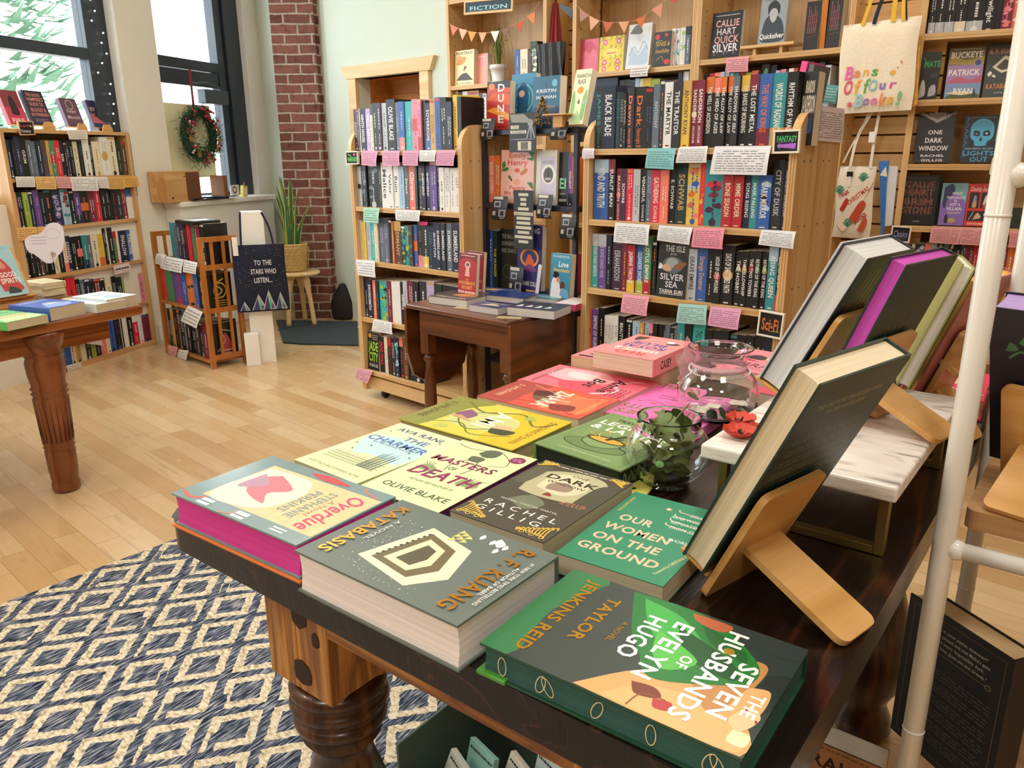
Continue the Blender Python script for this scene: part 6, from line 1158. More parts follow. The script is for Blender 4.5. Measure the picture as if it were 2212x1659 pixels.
for q, c, lb in (
    ([(168, 68), (296, 72), (292, 192), (170, 182)], 'a9dcc4', 'mint green note on the second shelf edge behind the drop-leaf table'),
    ([(420, 85), (622, 92), (618, 178), (428, 168)], 'e6e6e6', 'wide white note on the second shelf edge behind the drop-leaf table'),
    ([(108, 480), (258, 492), (270, 626), (125, 605)], 'e8e8ea', 'white note at the brick end of the third shelf edge'),
    ([(250, 955), (392, 985), (404, 1078), (235, 1048)], 'e8e8ea', 'white note on the fourth shelf edge behind the drop-leaf table'),
    ([(118, 1340), (242, 1368), (205, 1470), (100, 1430)], 'e7a7b8', 'pink note on the lowest edge of the bookcase behind the drop-leaf table'),
    ([(612, 180), (680, 182), (680, 208), (614, 206)], 'f0418a', 'tiny pink and yellow sticky tab over two third shelf spines')):
    card(FB, Bp, VS if c != 'f0418a' else .012, q, c, lb, off=C4, n=5 if c != 'f0418a' else 1, curl=.006)
for q, c, lb in (
    ([(205, 1108), (290, 1108), (298, 1180), (203, 1186)], 'e8e4ee', 'small pale note at the rack end of the FANTASY bookcase edge'),
    ([(690, 1106), (900, 1106), (888, 1266), (672, 1255)], '86c8cc', 'turquoise note on the top shelf edge of the FANTASY bookcase'),
    ([(925, 1098), (1138, 1090), (1135, 1215), (900, 1216)], 'e6e6ea', 'curled white note on the top shelf edge of the FANTASY bookcase')):
    card(FB, Bp, VS, q, c, lb, off=C5, n=7)
card(FB, Bp, VS-.004, [(1190, 1092), (1610, 1088), (1582, 1308), (1155, 1300)], 'e9ebf0', 'large white printed reading order sheet below the FANTASY sign', off=C5, n=9)
for q, c, lb in (
    ([(330, 150), (605, 168), (600, 330), (318, 305)], 'e6e8ec', 'white typed note, first on the second shelf edge of the FANTASY bookcase'),
    ([(680, 170), (948, 190), (925, 328), (665, 290)], 'e2e4e8', 'white handwritten note beside the pink one, second shelf edge'),
    ([(955, 188), (1202, 195), (1188, 362), (938, 345)], 'ec93a8', 'bright pink note on the second shelf edge of the FANTASY bookcase'),
    ([(1495, 205), (1768, 222), (1752, 360), (1472, 325)], 'e6e8ec', 'white typed note reaching past the ply side of the FANTASY bookcase'),
    ([(392, 718), (600, 742), (585, 896), (375, 862)], 'eda2b6', 'pink note on the third shelf edge of the FANTASY bookcase'),
    ([(835, 795), (1062, 810), (1060, 965), (818, 948)], 'a3cfc8', 'sea green note on the third shelf edge of the FANTASY bookcase'),
    ([(1090, 815), (1335, 840), (1312, 1005), (1068, 968)], 'e6a2c8', 'orchid pink note beside the sea green one, third shelf edge')):
    card(FB, Bp, VS, q, c, lb, off=C6, n=8)
def psign(x0, y0, x1, y1, off, v, rot, label, items, conv=Bp, fr=FB, **k):
    a = conv(off[0]+x0/off[2], off[1]+y1/off[2], v); b = conv(off[0]+x1/off[2], off[1]+y0/off[2], v)
    return sign(fr, a[0], a[1], b[0]-a[0], b[1]-a[1], v, rot, label, items, **k)
psign(1615, 968, 1832, 1148, C5, -.03, 1, 'white framed chalkboard reading FANTASY over a purple arrow', [('T', '4fd07a', 'FANTASY', .5, .66, .3, .88), ('p', 'b070d8', [(.08, .3), (.22, .46), (.22, .37), (.92, .42), (.88, .12), (.22, .22), (.22, .12)]), ('s', 'b070d8', .012, [(.1, .5), (.3, .46), (.5, .5), (.7, .46), (.8, .5)]), ('e', 'e8f6ff', .93, .92, .012, .012), ('e', 'e8f6ff', .88, .88, .01, .01)])
psign(1450, 870, 1668, 1046, C6, -.03, -2.5, 'white framed chalkboard reading Sci-Fi in orange chalk', [('T', 'e0742c', 'Sci-Fi', .48, .5, .55, .8), ('l', 'e0c04a', .02, [(.45, .2), (.92, .22)]), ('l', 'e0c04a', .015, [(.4, .52), (.6, .54)])])
psign(175, 1205, 265, 1312, C3, -.02, 1, 'small framed sign with bright green lettering at the brick end of the top shelf', [('T', '5fe04a', 'FANTASY', .5, .38, .4, .86), ('e', 'e03a8a', .7, .8, .1, .08), ('s', '5fe04a', .05, [(.1, .85), (.3, .75), (.4, .6)])])
# face out covers on these shelves
def fo(x0, x1, ytop, z, off, col, label, art, v=.02, lean=3, hard=False, Tk=.03, conv=Bp, fr=FB, group=None, ry=0, **k):
    a = conv(off[0]+x0/off[2], off[1], v)[0]; y = 400
    def U(xc):
        px = off[0]+xc/off[2]; y = 400
        for _ in range(5): u, zz = conv(px, y, v); y += (zz-z)*500
        return u
    u0, u1 = U(x0), U(x1); h = conv(off[0]+(x0+x1)/2/off[2], off[1]+ytop/off[2], v+.01)[1]-z
    return facer(fr @ T(u0, v, z+.0006) @ RZ(ry), u1-u0, max(.05, h/math.cos(math.radians(lean))), Tk, col, label, art, group, hard, lean=lean, **k)
ISL = [('r', '23282a', 0, 0, 1, 1), ('e', '5a6a6e', .5, .58, .34, .24), ('e', '9aa6a6', .48, .62, .2, .14), ('c', '2f3836', [(.02, .7), (.1, .95), (.9, .97), (.98, .7), (.8, .82), (.2, .82)]), ('c', 'c9a58a', [(.1, .52), (.3, .6), (.48, .5), (.3, .46)]), ('c', '8a5a3a', [(.52, .56), (.75, .64), (.95, .62), (.7, .5)]), ('c', 'dfe4e8', [(.02, .5), (.06, .6), (.16, .56), (.12, .5)]), ('T', 'cfd3d6', 'THE ISLE', .55, .87, .11, .66), ('t', 'cfd3d6', 'IN THE', .5, .77, .035, .2), ('T', 'd6d2e6', 'SILVER', .5, .37, .115, .8), ('T', 'd6d2e6', 'SEA', .5, .235, .11, .42), ('T', 'f0f0ee', 'TASHA SURI', .5, .11, .065, .8), ('h', 'd0d0d0', .1, .04, .9, .08, 1)]
fo(650, 885, 300, ZF[2], C6, '23282a', 'dark cover with two reaching hands, face out on the third FANTASY shelf', ISL, v=.016)
JC = [('r', '14181a', 0, 0, 1, 1), ('T', '9fd83c', 'JADE', .5, .64, .24, .86), ('T', '9fd83c', 'CITY', .5, .36, .24, .8), ('t', 'e6e6e0', 'FONDA LEE', .5, .13, .08, .8), ('e', 'd8b03a', .18, .9, .14, .14), ('h', 'c8ccc8', .4, .8, .9, .95, 3)]
fo(205, 292, 1065, ZC[4], C4, '14181a', 'black cover with tall lime letters, face out on the bottom shelf', JC, v=.02, Tk=.02)
fo(1800, 1905, 545, ZF[0], C5, '1b1d22', 'black cover with thin cream author letters ending the top FANTASY shelf', [('T', 'e6dcc4', 'BRANDON', .5, .8, .17, .62), ('T', 'e6dcc4', 'SANDERSON', .5, .57, .24, .9), ('c', '9a2f24', [(.1, .1), (.3, .3), (.5, .2), (.3, .05)]), ('c', '2f4f8a', [(.5, .15), (.7, .4), (.9, .2)])], v=.05, Tk=.05)
def xbook(M, W_, H_, Tk, col, label, **k): return book(M, W_, H_, Tk, col, label, whole=True, **k)
a = Bp(1200+1990/3.456, 700/3.456, .05)
# ---------------------------------------------------------------- black metal rack between the bookcases
RKv = .12; blk = mat('3a3d4a', .4, .5, name='dark_metal')
uL, uR = max(.818, Bp(1036, 285, RKv)[0]), min(1.472, Bp(1243, 270, RKv)[0]+.012)
ZR = [1.352, 1.045, .735]
e = empty('metal_rack', FB @ T(uL, RKv, 0), 'dark metal rack of film tie-in novels between the two bookcases', 'shelf rack')
wR = uR-uL
for z in ZR[:2]+[ZR[2]-.12, .34, .08]: MB().box(0, 0, z-.022, wR, .27, z, blk).build('shelf', e, bevel=.002)
for x in (0, wR-.018):
    for y in (0, .252): MB().box(x, y-.001, 0, x+.018, y+.017, ZR[0]-.022, blk).build('post', e)
CK = (1000, 230, 7.373)
def kfo(x0, x1, ytop, zi, col, label, art, v=.14, **k): return fo(x0, x1, ytop, ZR[zi], CK, col, label, art, v=v, **k)
kfo(375, 735, -390, 0, 'c8372c', 'red and orange desert cover with giant white title letters on the metal rack', [('r', 'c2342c', 0, 0, 1, 1), ('r', '1c1a22', 0, .86, 1, 1), ('e', 'e8862c', .2, .9, .14, .1), ('c', 'e25a2c', [(0, .62), (.3, .76), (1, .7), (1, .5), (.5, .58)]), ('c', 'f0a03c', [(0, .4), (.4, .46), (1, .3), (1, .18), (.5, .3)]), ('c', 'd8482c', [(0, .85), (.5, .8), (1, .86), (1, .76)]), ('T', 'f4efec', 'D', .62, .87, .16, .34), ('T', 'f4efec', 'U', .62, .66, .16, .3), ('T', 'f4efec', 'N', .62, .44, .16, .34), ('T', 'f4efec', 'E', .62, .22, .16, .3), ('t', '2a1414', 'FRANK HERBERT', .5, .05, .05, .8)], hard=False, Tk=.035)
kfo(735, 1110, -510, 0, '3f8fb8', 'sea blue cover with glowing arches on the metal rack', [('r', '2f86b0', 0, 0, 1, 1), ('o', '8fd0e6', .5, .55, .42, .42, .05), ('o', '56b0d2', .5, .55, .3, .3, .05), ('c', '1f5f8a', [(.3, .3), (.3, .7), (.5, .85), (.7, .7), (.7, .3)]), ('e', 'e8c0a8', .45, .64, .12, .1), ('c', 'bfe6f2', [(0, .1), (.4, .25), (1, .12), (1, 0), (0, 0)]), ('r', 'efc23c', .2, .04, .28, .14), ('r', 'efc23c', .36, .04, .44, .14), ('r', 'efc23c', .52, .04, .6, .14), ('r', 'efc23c', .68, .04, .76, .14)], v=.2, lean=6)
kfo(1100, 1520, -470, 0, '1f4f78', 'deep blue cover with a tower silhouette and pale capitals on the metal rack', [('r', '2f6a8c', 0, .4, 1, 1), ('r', '1b3f66', 0, 0, 1, .4), ('p', '14324c', [(.44, .2), (.5, .96), (.56, .2)]), ('T', 'dfe8ec', 'KRISTIN', .5, .72, .065, .76), ('T', 'dfe8ec', 'HANNAH', .5, .6, .065, .76), ('e', '6fb8e0', .8, .86, .1, .1), ('t', 'b98a6a', 'The Nightingale', .5, .42, .06, .7, 0, .2)], v=.15, Tk=.045)
kfo(1650, 1900, -560, 0, 'f0ead0', 'cream cover with green leaves and an orange balloon on a small wooden perch', [('r', 'eef0cc', 0, 0, 1, 1), ('T', '3a3a2c', 'WASHINGTON', .55, .88, .07, .9), ('T', '3a3a2c', 'BLACK', .5, .78, .08, .5), ('e', 'e8a03c', .5, .62, .2, .18), ('c', '8fc07a', [(.05, .1), (.05, .6), (.25, .5), (.3, .2)]), ('c', '8fc07a', [(.7, .1), (.75, .5), (.95, .6), (.95, .1)]), ('c', 'b8d8a8', [(.2, .02), (.5, .25), (.85, .02)]), ('e', 'a8c8e8', .82, .4, .08, .1), ('c', '7a5a3a', [(.42, .38), (.5, .46), (.58, .38)])], v=.1, lean=16, Tk=.035)
MB_ = Bp(1000+1420/7.373, 230+110/7.373, .1)
e = empty('cover_stand', FB @ T(MB_[0]-.02, .09, ZR[0]), 'small pale wooden perch under the balloon cover', 'stand'); mb = MB(); mb.box(0, -.03, .045, .12, .02, .051, wst); mb.box(.04, -.01, 0, .09, .04, .045, wst); mb.build('perch', e, bevel=.002)
# small gold tree
mb = MB(); rnd = random.Random(9); gt = mat('a8843c', .35, .6, name='gold_tinsel'); g5 = mat('3a2f1c', .6)
for k in range(260):
    t = rnd.random(); a = rnd.uniform(0, 6.28); r = .032*(1-t)+.003; c = V((r*math.cos(a), r*math.sin(a), .012+.11*t)); mb.ball(c, .0035*rnd.uniform(.5, 1.2), gt if rnd.random() < .6 else g5, 5)
mb.tube([(0, 0, 0), (0, 0, .02)], .006, g5, 6); a = Bp(1171, 271, .1); tag(mb.build('ornament_tree', loc=FB @ T(a[0], .1, ZR[0])), 'tiny gold sequinned tree ornament on the top of the metal rack', 'ornament')
# shelf 2 of the rack
row(FB @ T(0, 0, 0), Bp, ZR[1], '''278,785,b,w,BEACH READ@bot=b;352,785,g,w,HAPPY PLACE;410,785,C,w,BOOK LOVERS;498,785,o,w,;590,0,k,w''', 'second shelf, metal rack', 'bright novels on the metal rack', CK, v0=.145, order='from the pine side')
kfo(597, 1110, 700, 1, 'ecbcb4', 'pink beach romance cover with palm fronds on the metal rack', [('r', 'edc0b8', 0, 0, 1, 1), ('T', 'd8402c', 'Emily', .5, .9, .1, .54), ('T', 'd8402c', 'Henry', .5, .77, .11, .62), ('T', 'd8402c', 'People', .52, .3, .075, .5), ('T', 'd8402c', 'We Meet', .4, .2, .075, .6), ('c', '3f7a3c', [(.8, .98), (.95, .85), (.99, .95)]), ('c', '3f7a3c', [(.75, .84), (.95, .8), (.99, .86)]), ('c', '3f7a3c', [(.02, .74), (.1, .8), (.14, .7), (.05, .66)]), ('c', '3f7a3c', [(.02, .64), (.2, .68), (.22, .62), (.05, .6)]), ('c', '3f7a3c', [(.8, .4), (.98, .28), (.96, .4)]), ('e', 'd8603c', .5, .62, .08, .05), ('e', 'e8a08a', .5, .4, .1, .06), ('c', 'c87a4a', [(.58, .56), (.75, .66), (.82, .62), (.66, .53)]), ('c', '3a5a3c', [(.22, .5), (.32, .42), (.36, .44), (.26, .53)])], v=.135)
kfo(1150, 1470, 705, 1, 'e6e4de', 'pale ornate cover with a dark oval medallion on the metal rack', [('r', 'dcdcd4', 0, 0, 1, 1), ('r', 'cfc8e0', .2, .1, .95, .88), ('t', '6a6a6a', 'WICKED', .57, .78, .07, .6), ('e', 'f0f0ec', .6, .56, .34, .36), ('e', '5a5c5a', .6, .55, .24, .28), ('p', '2c2e2c', [(.55, .5), (.6, .72), (.65, .5)]), ('e', 'b8b8b0', .6, .48, .16, .05)], v=.135)
kfo(1480, 1655, 735, 1, '151b1a', 'black cover with a mint blackletter word on the metal rack', [('T', '8fe0b8', 'El', .55, .42, .2, .66), ('h', 'dfe6e2', .3, .2, .8, .24, 1), ('T', 'e6e6e0', 'GREGORY', .6, .1, .05, .7)], v=.15)
row(FB, Bp, ZR[1], '''1657,800,v,w,VIOLENT@bot=n;1722,800,o,w,GRIM@bot=n;1785,0,k,w''', 'near the end post, metal rack', 'slim novels by the rack post', CK, v0=.15, order='from the covers')
kfo(1815, 1935, 760, 1, '15171c', 'black cover with blue and orange feathers behind the rack post', [('c', '2f5f9a', [(.3, .5), (.6, .7), (.8, .5), (.5, .4)]), ('c', 'd8702c', [(.4, .4), (.6, .55), (.8, .2)]), ('T', 'e6dcc8', 'REBECCA', .5, .12, .05, .8)], v=.2)
# shelf 3
row(FB, Bp, ZR[2]-.12, '''1115,250,m,w,;1140,250,o,w,;1165,250,b,w;1205,255,e,y,THE HUNGER;1240,0,k,w''', 'third shelf, metal rack', 'slim novels low on the metal rack', C4, v0=.15, order='from the pine side')
fo(1242, 1390, 245, ZR[2]-.12, C4, '16211f', 'dark green cover with grey capitals low on the metal rack', [('t', '9aa8a0', 'THE BALLAD', .5, .9, .06, .8), ('t', '9aa8a0', 'SONGBIRDS', .5, .8, .06, .8), ('t', '9aa8a0', 'AND SNAKES', .5, .7, .06, .8), ('o', '6a7a3a', .5, .4, .3, .25, .02)], v=.16)
MB_ = Bp(740+1300/3.687, 430+620/3.687, .13)
for k in range(2):
    xbook(FB @ T(1.12, .135, ZR[2]-.12+k*.032) @ RZ(0) @ axes((0, 1, 0), (-1, 0, 0), (0, 0, 1)) @ T(0, -.21, 0), .14, .21, .031, '2a2f5a', 'navy paperback lying flat under the snake cover, %s' % ('lower one', 'upper one')[k], pcol='d8d4c8', spine=[('h', 'dfe0ee', .1, .3, .9, .7, 1)])
fo(1388, 1580, 210, ZR[2]-.055, C4, '332b66', 'indigo cover with an orange bird and snake ring, on two flat books', [('r', '35306e', 0, 0, 1, 1), ('T', 'e8e6ee', 'REAPING', .5, .92, .08, .8), ('o', 'f0a02c', .5, .5, .34, .26, .07), ('c', 'e0602c', [(.3, .38), (.5, .56), (.7, .38)]), ('T', 'f0eef2', 'SUZANNE COLLINS', .5, .1, .07, .9), ('c', '7a3a7a', [(.2, .3), (.5, .4), (.8, .3)])], v=.12, lean=2)
# film strips hung on the rack edges
def filmstrip(x0, y0, w, h, lb, sc=1):
    off = C3; P = [Bp(700+x/3.687, y/3.687, RKv-.012) for x, y in ((x0, y0), (x0+w, y0), (x0+w*.95, y0+h), (x0+w*.05, y0+h))]
    ax, az = P[0]; W_ = P[1][0]-ax; H_ = az-P[3][1]; mb = MB(); m = mat('26282b', .5, name='film_card')
    f = lambda s, t, e_=0: V((s*W_*.95+.08*W_*math.sin(t*5), -.012*math.sin(t*3)-e_, -t*H_))
    mb.grid(lambda s, t: f(s, t), 3, 8, m); mb.grid(lambda s, t: f(1-s, t, -.0005), 3, 8, m)
    lg, wt = mat('c9c6b8', .6), mat('9fa2b0', .6)
    for (s0, s1, t0, t1, mm) in ((.05, .7, .02, .13, lg), (.12, .55, .2, .45, wt), (.5, .95, .55, .85, wt), (.1, .3, .62, .8, lg), (.2, .48, .26, .4, m), (.6, .85, .6, .8, m), (.55, .85, .89, .92, lg)):
        mb.grid(lambda a, b: f(s0+(s1-s0)*a, t0+(t1-t0)*b, .0007 if mm is not m else .0012), 2, 2, mm)
    o = mb.build('film_strip_cutout'); o.matrix_world = FB @ T(ax, RKv-.012, az); return tag(o, lb, 'decoration', 'film strip cut-outs')
filmstrip(1258, 945, 110, 175, 'film strip cut-out at the pine end of the rack top')
filmstrip(1815, 950, 140, 165, 'film strip cut-out under the wooden perch on the rack top')
filmstrip(1345, 1560, 125, 190, 'film strip cut-out on the second rack shelf below the orange spine')
filmstrip(1705, 1548, 125, 190, 'film strip cut-out on the second rack shelf below the medallion cover')
filmstrip(1892, 1700, 125, 200, 'film strip cut-out hanging near the rack end post above the romance cover')
filmstrip(1480, 2120, 115, 210, 'film strip cut-out hanging over the stack low on the rack')
def blackcard(x0, x1, y0, y1, lb, rows, top=True):
    P = [Bp(700+x/3.687, y/3.687, RKv-.02) for x, y in ((x0, y0), (x1, y1))]; W_ = P[1][0]-P[0][0]; H_ = P[0][1]-P[1][1]
    mb = MB(); mb.box(0, 0, 0, W_, .002, H_, mat('2a2d31', .5, name='black_card')); X = axes((1, 0, 0), (0, 0, 1), (0, -1, 0))
    it = [('r', 'cfccb8', .5-w/2+dx, y, .5+w/2+dx, y+h) for w, dx, y, h in rows]
    it += [('t', '2a2d31', s, .5+dx, y, h, w) for s, dx, y, h, w in (top or [])]
    if rows is RW1: it += [('e', '9aa0ac', .8, .74, .1, .1), ('p', '9aa0ac', [(.76, .68), (.64, .36), (.69, .36), (.78, .62), (.8, .36), (.84, .36), (.83, .62), (.93, .36), (.98, .36), (.86, .68)]), ('e', '7a7f8a', .5, .335, .46, .018), ('r', '2a2d31', .45, .07, .7, .26), ('h', 'cfccb8', .47, .08, .69, .25, 4), ('p', '8f9088', [(.03, .97), (.55, .97), (.92, .74), (.1, .77)])]
    draw(mb, X, W_, H_, it); o = mb.build('hanging_sign'); o.matrix_world = FB @ T(P[0][0], RKv-.022, P[1][1]); return tag(o, lb, 'sign')
RW1 = [(.3, -.28, .6, .09), (.6, -.15, .48, .08), (.5, .08, .05, .23)]
blackcard(1475, 1690, 905, 1212, 'black hanging sign with a film camera cut-out on the rack top', RW1, [('FROM PAGE', -.15, .91, .07, .6), ('TO THE', -.2, .83, .07, .4), ('TO', -.28, .645, .06, .2), ('SCREEN', -.15, .52, .06, .5)])
RW2 = [(.5, 0, .90, .05), (.3, 0, .82, .05), (.3, 0, .74, .05), (.55, 0, .66, .05), (.96, 0, .575, .055), (.7, 0, .5, .05), (.7, 0, .42, .05), (.8, 0, .34, .05), (.6, 0, .26, .05), (.9, 0, .18, .05), (.5, 0, .1, .05)]
blackcard(1512, 1668, 1512, 1990, 'tall black hanging sign with strips of cream words on the second rack shelf', RW2, [('COMING SOON TO A SCREEN', 0, .6, .025, .9)])
# ---------------------------------------------------------------- drop-leaf table
FD = FB @ T(.843, -.37, 0)
e = empty('drop_leaf_table', FD, 'brown drop-leaf table with turned legs between the bookcases, paperbacks on it', 'table')
wn_ = wood('walnut', ['43220e', '633517', '7a4520'], 0, 1, .32, 4, 3, coat=.35); wnv = wood('walnut_v', ['43220e', '633517', '7a4520'], 2, 1, .35, 4, 3, coat=.3); wf2 = wood('walnut_leaf', ['4a2710', '69391a', '804a24'], 1, 1, .3, 3, 2, coat=.35)
TWd, TD = .585, .36
mb = MB(); mb.box(0, 0, .64, TWd, TD, .66, wn_); mb.build('table_top', e, bevel=.006)
lf_ = [(0, 0), (TD, 0), (TD, -.2), (TD-.03, -.30), (TD-.12, -.36), (.12, -.36), (.03, -.30), (0, -.2)]
for x in (-.012, TWd-.003): mb = MB(); mb.prism([(a, .648+b) for a, b in lf_][::-1] if 0 else [(a, .648+b) for a, b in (lf_ if x < 0 else [(0, 0), (TD, 0), (TD, -.42), (0, -.42)])], x, x+.015, wf2, X=axes((0, 1, 0), (0, 0, 1), (1, 0, 0))); mb.build('drop_leaf', e, bevel=.004)
mb = MB(); mb.box(.06, .03, .54, TWd-.03, .045, .64, wn_); mb.box(.06, TD-.045, .54, TWd-.03, TD-.03, .64, wn_); mb.build('apron', e)
prof = [(1e-6, 0), (.012, 0), (.018, .015), (.014, .04), (.02, .055), (.026, .07), (.02, .085), (.013, .1), (.016, .12), (.022, .13), (.016, .14), (.02, .17), (.027, .24), (.025, .32), (.016, .39), (.014, .41), (.022, .42), (.026, .43), (.02, .44), (.016, .45), (1e-6, .451)]
for x in (.075, TWd-.05):
    for y in (.055, TD-.055):
        mb = MB(); mb.lathe(prof, wnv, 24, X=T(x, y, 0)); mb.box(x-.024, y-.024, .45, x+.024, y+.024, .64, wnv); mb.build('leg', e, bevel=0)
# panel picture under it
mb = MB(); mb.box(0, 0, 0, .3, .012, .27, mat('24181a', .6)); rnd = random.Random(31); it = [('r', '2c3a2e', .03, .03, .97, .93)]
for k in range(60):
    x, y = rnd.uniform(.08, .92), rnd.uniform(.08, .86); c = rnd.choice(['3f7a4a', '6aa05a', 'b04a7a', 'd8c86a', '8a9a8c', '7a4a8a', 'c8d0a8', '2f5a6a', 'b8485a', '93b46a']); s = rnd.uniform(.03, .08)
    it.append(('c', c, [(x, y), (x+s*rnd.uniform(-.6, .6), y+s*1.2), (x+s*.4, y+s*rnd.uniform(.2, 1)), (x+s*.3, y-s*.2)]))
draw(mb, axes((1, 0, 0), (0, 0, 1), (0, -1, 0)), .3, .27, it); q = hz(1035, 862, .0); o = mb.build('botanical_picture'); o.matrix_world = FB @ T(1.07, -.16, .012) @ RX(-6); tag(o, 'dark botanical picture leaning under the drop-leaf table', 'picture')
def dt(px, py, rot, W_, H_, Tk, col, label, art, z=0, **k):
    q = FBi @ hz(px, py, .66+z); return book(FB @ T(q.x, q.y, .6606+z) @ RZ(rot), W_, H_, Tk, col, label, None, art=art, **k)
dt(926, 655, 8, .2, .13, .03, '3c3630', 'paperback with a dark amber cover at the leaf corner of the drop-leaf table', [('c', 'c8862c', [(.3, .6), (.5, .9), (.9, .8), (.6, .5)]), ('r', '6a5a4c', .05, .1, .4, .4), ('h', 'e0d8c8', .1, .1, .9, .3, 2)], pcol='dcd8d0')
dt(1010, 640, 12, .2, .12, .026, '3a4a80', 'paperback with a blue and gold cover behind the plain navy one', [('c', 'c8a84a', [(.1, .3), (.4, .8), (.8, .6)]), ('r', '8a7ab0', .5, .2, .9, .7)], pcol='dcd8d0')
dt(1048, 650, 10, .19, .13, .028, '1f3f86', 'royal blue embossed hardback lying on the drop-leaf table', [('l', '16306c', .004, [(.08, .08), (.92, .08), (.92, .92), (.08, .92), (.08, .08)]), ('o', '16306c', .5, .5, .2, .2, .01)], hard=True, pcol='dcd8d0')
dt(1012, 672, 4, .15, .1, .026, '4a5078', 'small violet grey paperback near the front of the drop-leaf table', [('c', 'd8c8a0', [(.2, .3), (.5, .7), (.8, .4)]), ('h', 'e6e0d8', .1, .7, .9, .9, 2)], pcol='d8d4d0')
dt(1095, 681, 14, .2, .15, .032, '2c3a52', 'navy paperback with white leaf silhouettes at the table corner', [('c', 'e8ecec', [(.1+.2*i, .2), (.15+.2*i, .5), (.22+.2*i, .3)]) for i in range(4)]+[('c', '1a1f28', [(.15+.2*i, .6), (.2+.2*i, .9), (.28+.2*i, .7)]) for i in range(4)], pcol='d8d6d4')
dt(1140, 650, 12, .14, .1, .015, '2f7f9a', 'thin teal booklet behind the navy leaf cover', [('h', 'dff0f2', .1, .3, .9, .7, 2)], pcol='d8d6d4')
dt(1195, 668, 10, .1, .16, .024, 'c03a6a', 'rose patterned box edge lying under the romance cover', [('r', 'e6dfe2', .05, .05, .95, .95)], pcol='c8406c')
q = FBi @ hz(985, 640, .66)
for k, x in enumerate((985, 993)):
    q = FBi @ hz(x, 633-k*5, .69); facer(FB @ T(q.x, q.y+.01+.02*k, .6895) @ RZ(-4), .115, .168, .017, 'b01f28', ('scarlet keyhole cover standing on the drop-leaf table', 'second copy tucked behind the scarlet keyhole cover')[k], [('r', 'b01c26', 0, 0, 1, 1), ('c', '7a1018', [(0, .8), (.5, .9), (1, .8), (1, 1), (0, 1)]), ('e', 'd8b0a0', .5, .72, .16, .13), ('p', 'd8b0a0', [(.42, .66), (.36, .44), (.64, .44), (.58, .66)]), ('e', '4a2a20', .5, .73, .09, .05), ('e', '5a7aa8', .5, .73, .03, .03), ('h', 'f0dcd8', .1, .92, .9, .97, 1), ('T', 'e8b43c', 'THE', .5, .36, .04, .16), ('T', 'e8b43c', "HOUSEMAID'S", .5, .28, .08, .9), ('T', 'e8b43c', 'SECRET', .5, .17, .08, .6), ('T', 'f4f0ee', 'FREIDA McFADDEN', .5, .05, .06, .95)], lean=5)
LH = [('r', '3f93b4', 0, 0, 1, 1), ('t', 'dfeef2', 'ALI HAZELWOOD', .5, .94, .05, .8), ('T', 'f4f6f6', 'Love', .62, .78, .12, .5, 0, .2), ('T', 'f0c23c', 'Hypothesis', .52, .65, .08, .8, 0, .2), ('c', 'f4f4f4', [(.05, .02), (.1, .4), (.35, .5), (.6, .1), (.55, .02)]), ('c', '1c1a1e', [(.15, .48), (.2, .6), (.42, .58), (.4, .46)]), ('c', 'd8a080', [(.3, .4), (.36, .5), (.5, .44), (.46, .36)]), ('c', '6a3a24', [(.5, .26), (.56, .4), (.74, .36), (.7, .22)]), ('c', '7ab0d8', [(.5, .1), (.6, .26), (.9, .2), (.9, .05)])]
q = FBi @ hz(1186, 645, .665); facer(FB @ T(q.x, q.y+.0, .6655) @ RZ(-4), .115, .19, .028, '3f93b4', 'sky blue romance cover with an embracing couple on the drop-leaf table', LH, lean=4)
q = FBi @ hz(1230, 640, .665); o = xbook(FB @ T(q.x, q.y+.0, .6655) @ SPINE, .12, .18, .022, 'b83a6a', 'rose patterned spine beside the sky blue romance cover', spine=[('h', 'e090b0', .05, .1, .95, .9, 3)])
mb = MB(); mb.prism(rrect(0, 0, .018, .15, .008), 0, .0012, mat('e6e6e8', .4), X=axes((1, 0, 0), (0, 0, 1), (0, -1, 0))); q = FBi @ hz(1155, 645, .665); o = mb.build('bookmark'); o.matrix_world = FB @ T(q.x, q.y, .662) @ RX(-4) @ RY(5); tag(o, 'white bookmark standing upright between the covers on the drop-leaf table', 'bookmark')
q = FBi @ hz(925, 640, .663); mb = MB(); mb.grid(lambda s, t: V((s*.17, t*.1, .004+.02*s*s*t+.01*math.sin(s*5))), 8, 5, mat('3c2f3c', .35, amt=.6, scale=70)); mb.grid(lambda s, t: V(((1-s)*.17, t*.1, .0035+.02*(1-s)*(1-s)*t+.01*math.sin((1-s)*5))), 8, 5, mat('d8d0cc', .35)); o = mb.build('magazine'); o.matrix_world = FB @ T(q.x-.02, q.y+.02, .662); tag(o, 'curling glossy magazine at the back of the drop-leaf table', 'magazine')
for k, (px, py, r_) in enumerate(((990, 668, 20), (1085, 690, 30))):
    q = FBi @ hz(px, py, .661); mb = MB(); mb.box(0, 0, 0, .09, .04, .0015, mat('c9b88a', .6)); draw(mb, T(0, 0, .0015), .09, .04, [('h', '5a4a34', .05, .1, .95, .9, 3)]); o = mb.build('paper_slip'); o.matrix_world = FB @ T(q.x-.03, q.y, .6606) @ RZ(r_); tag(o, ('tan paper slip under the violet grey paperback', 'tan paper slip hanging at the front corner of the drop-leaf table')[k], 'paper')
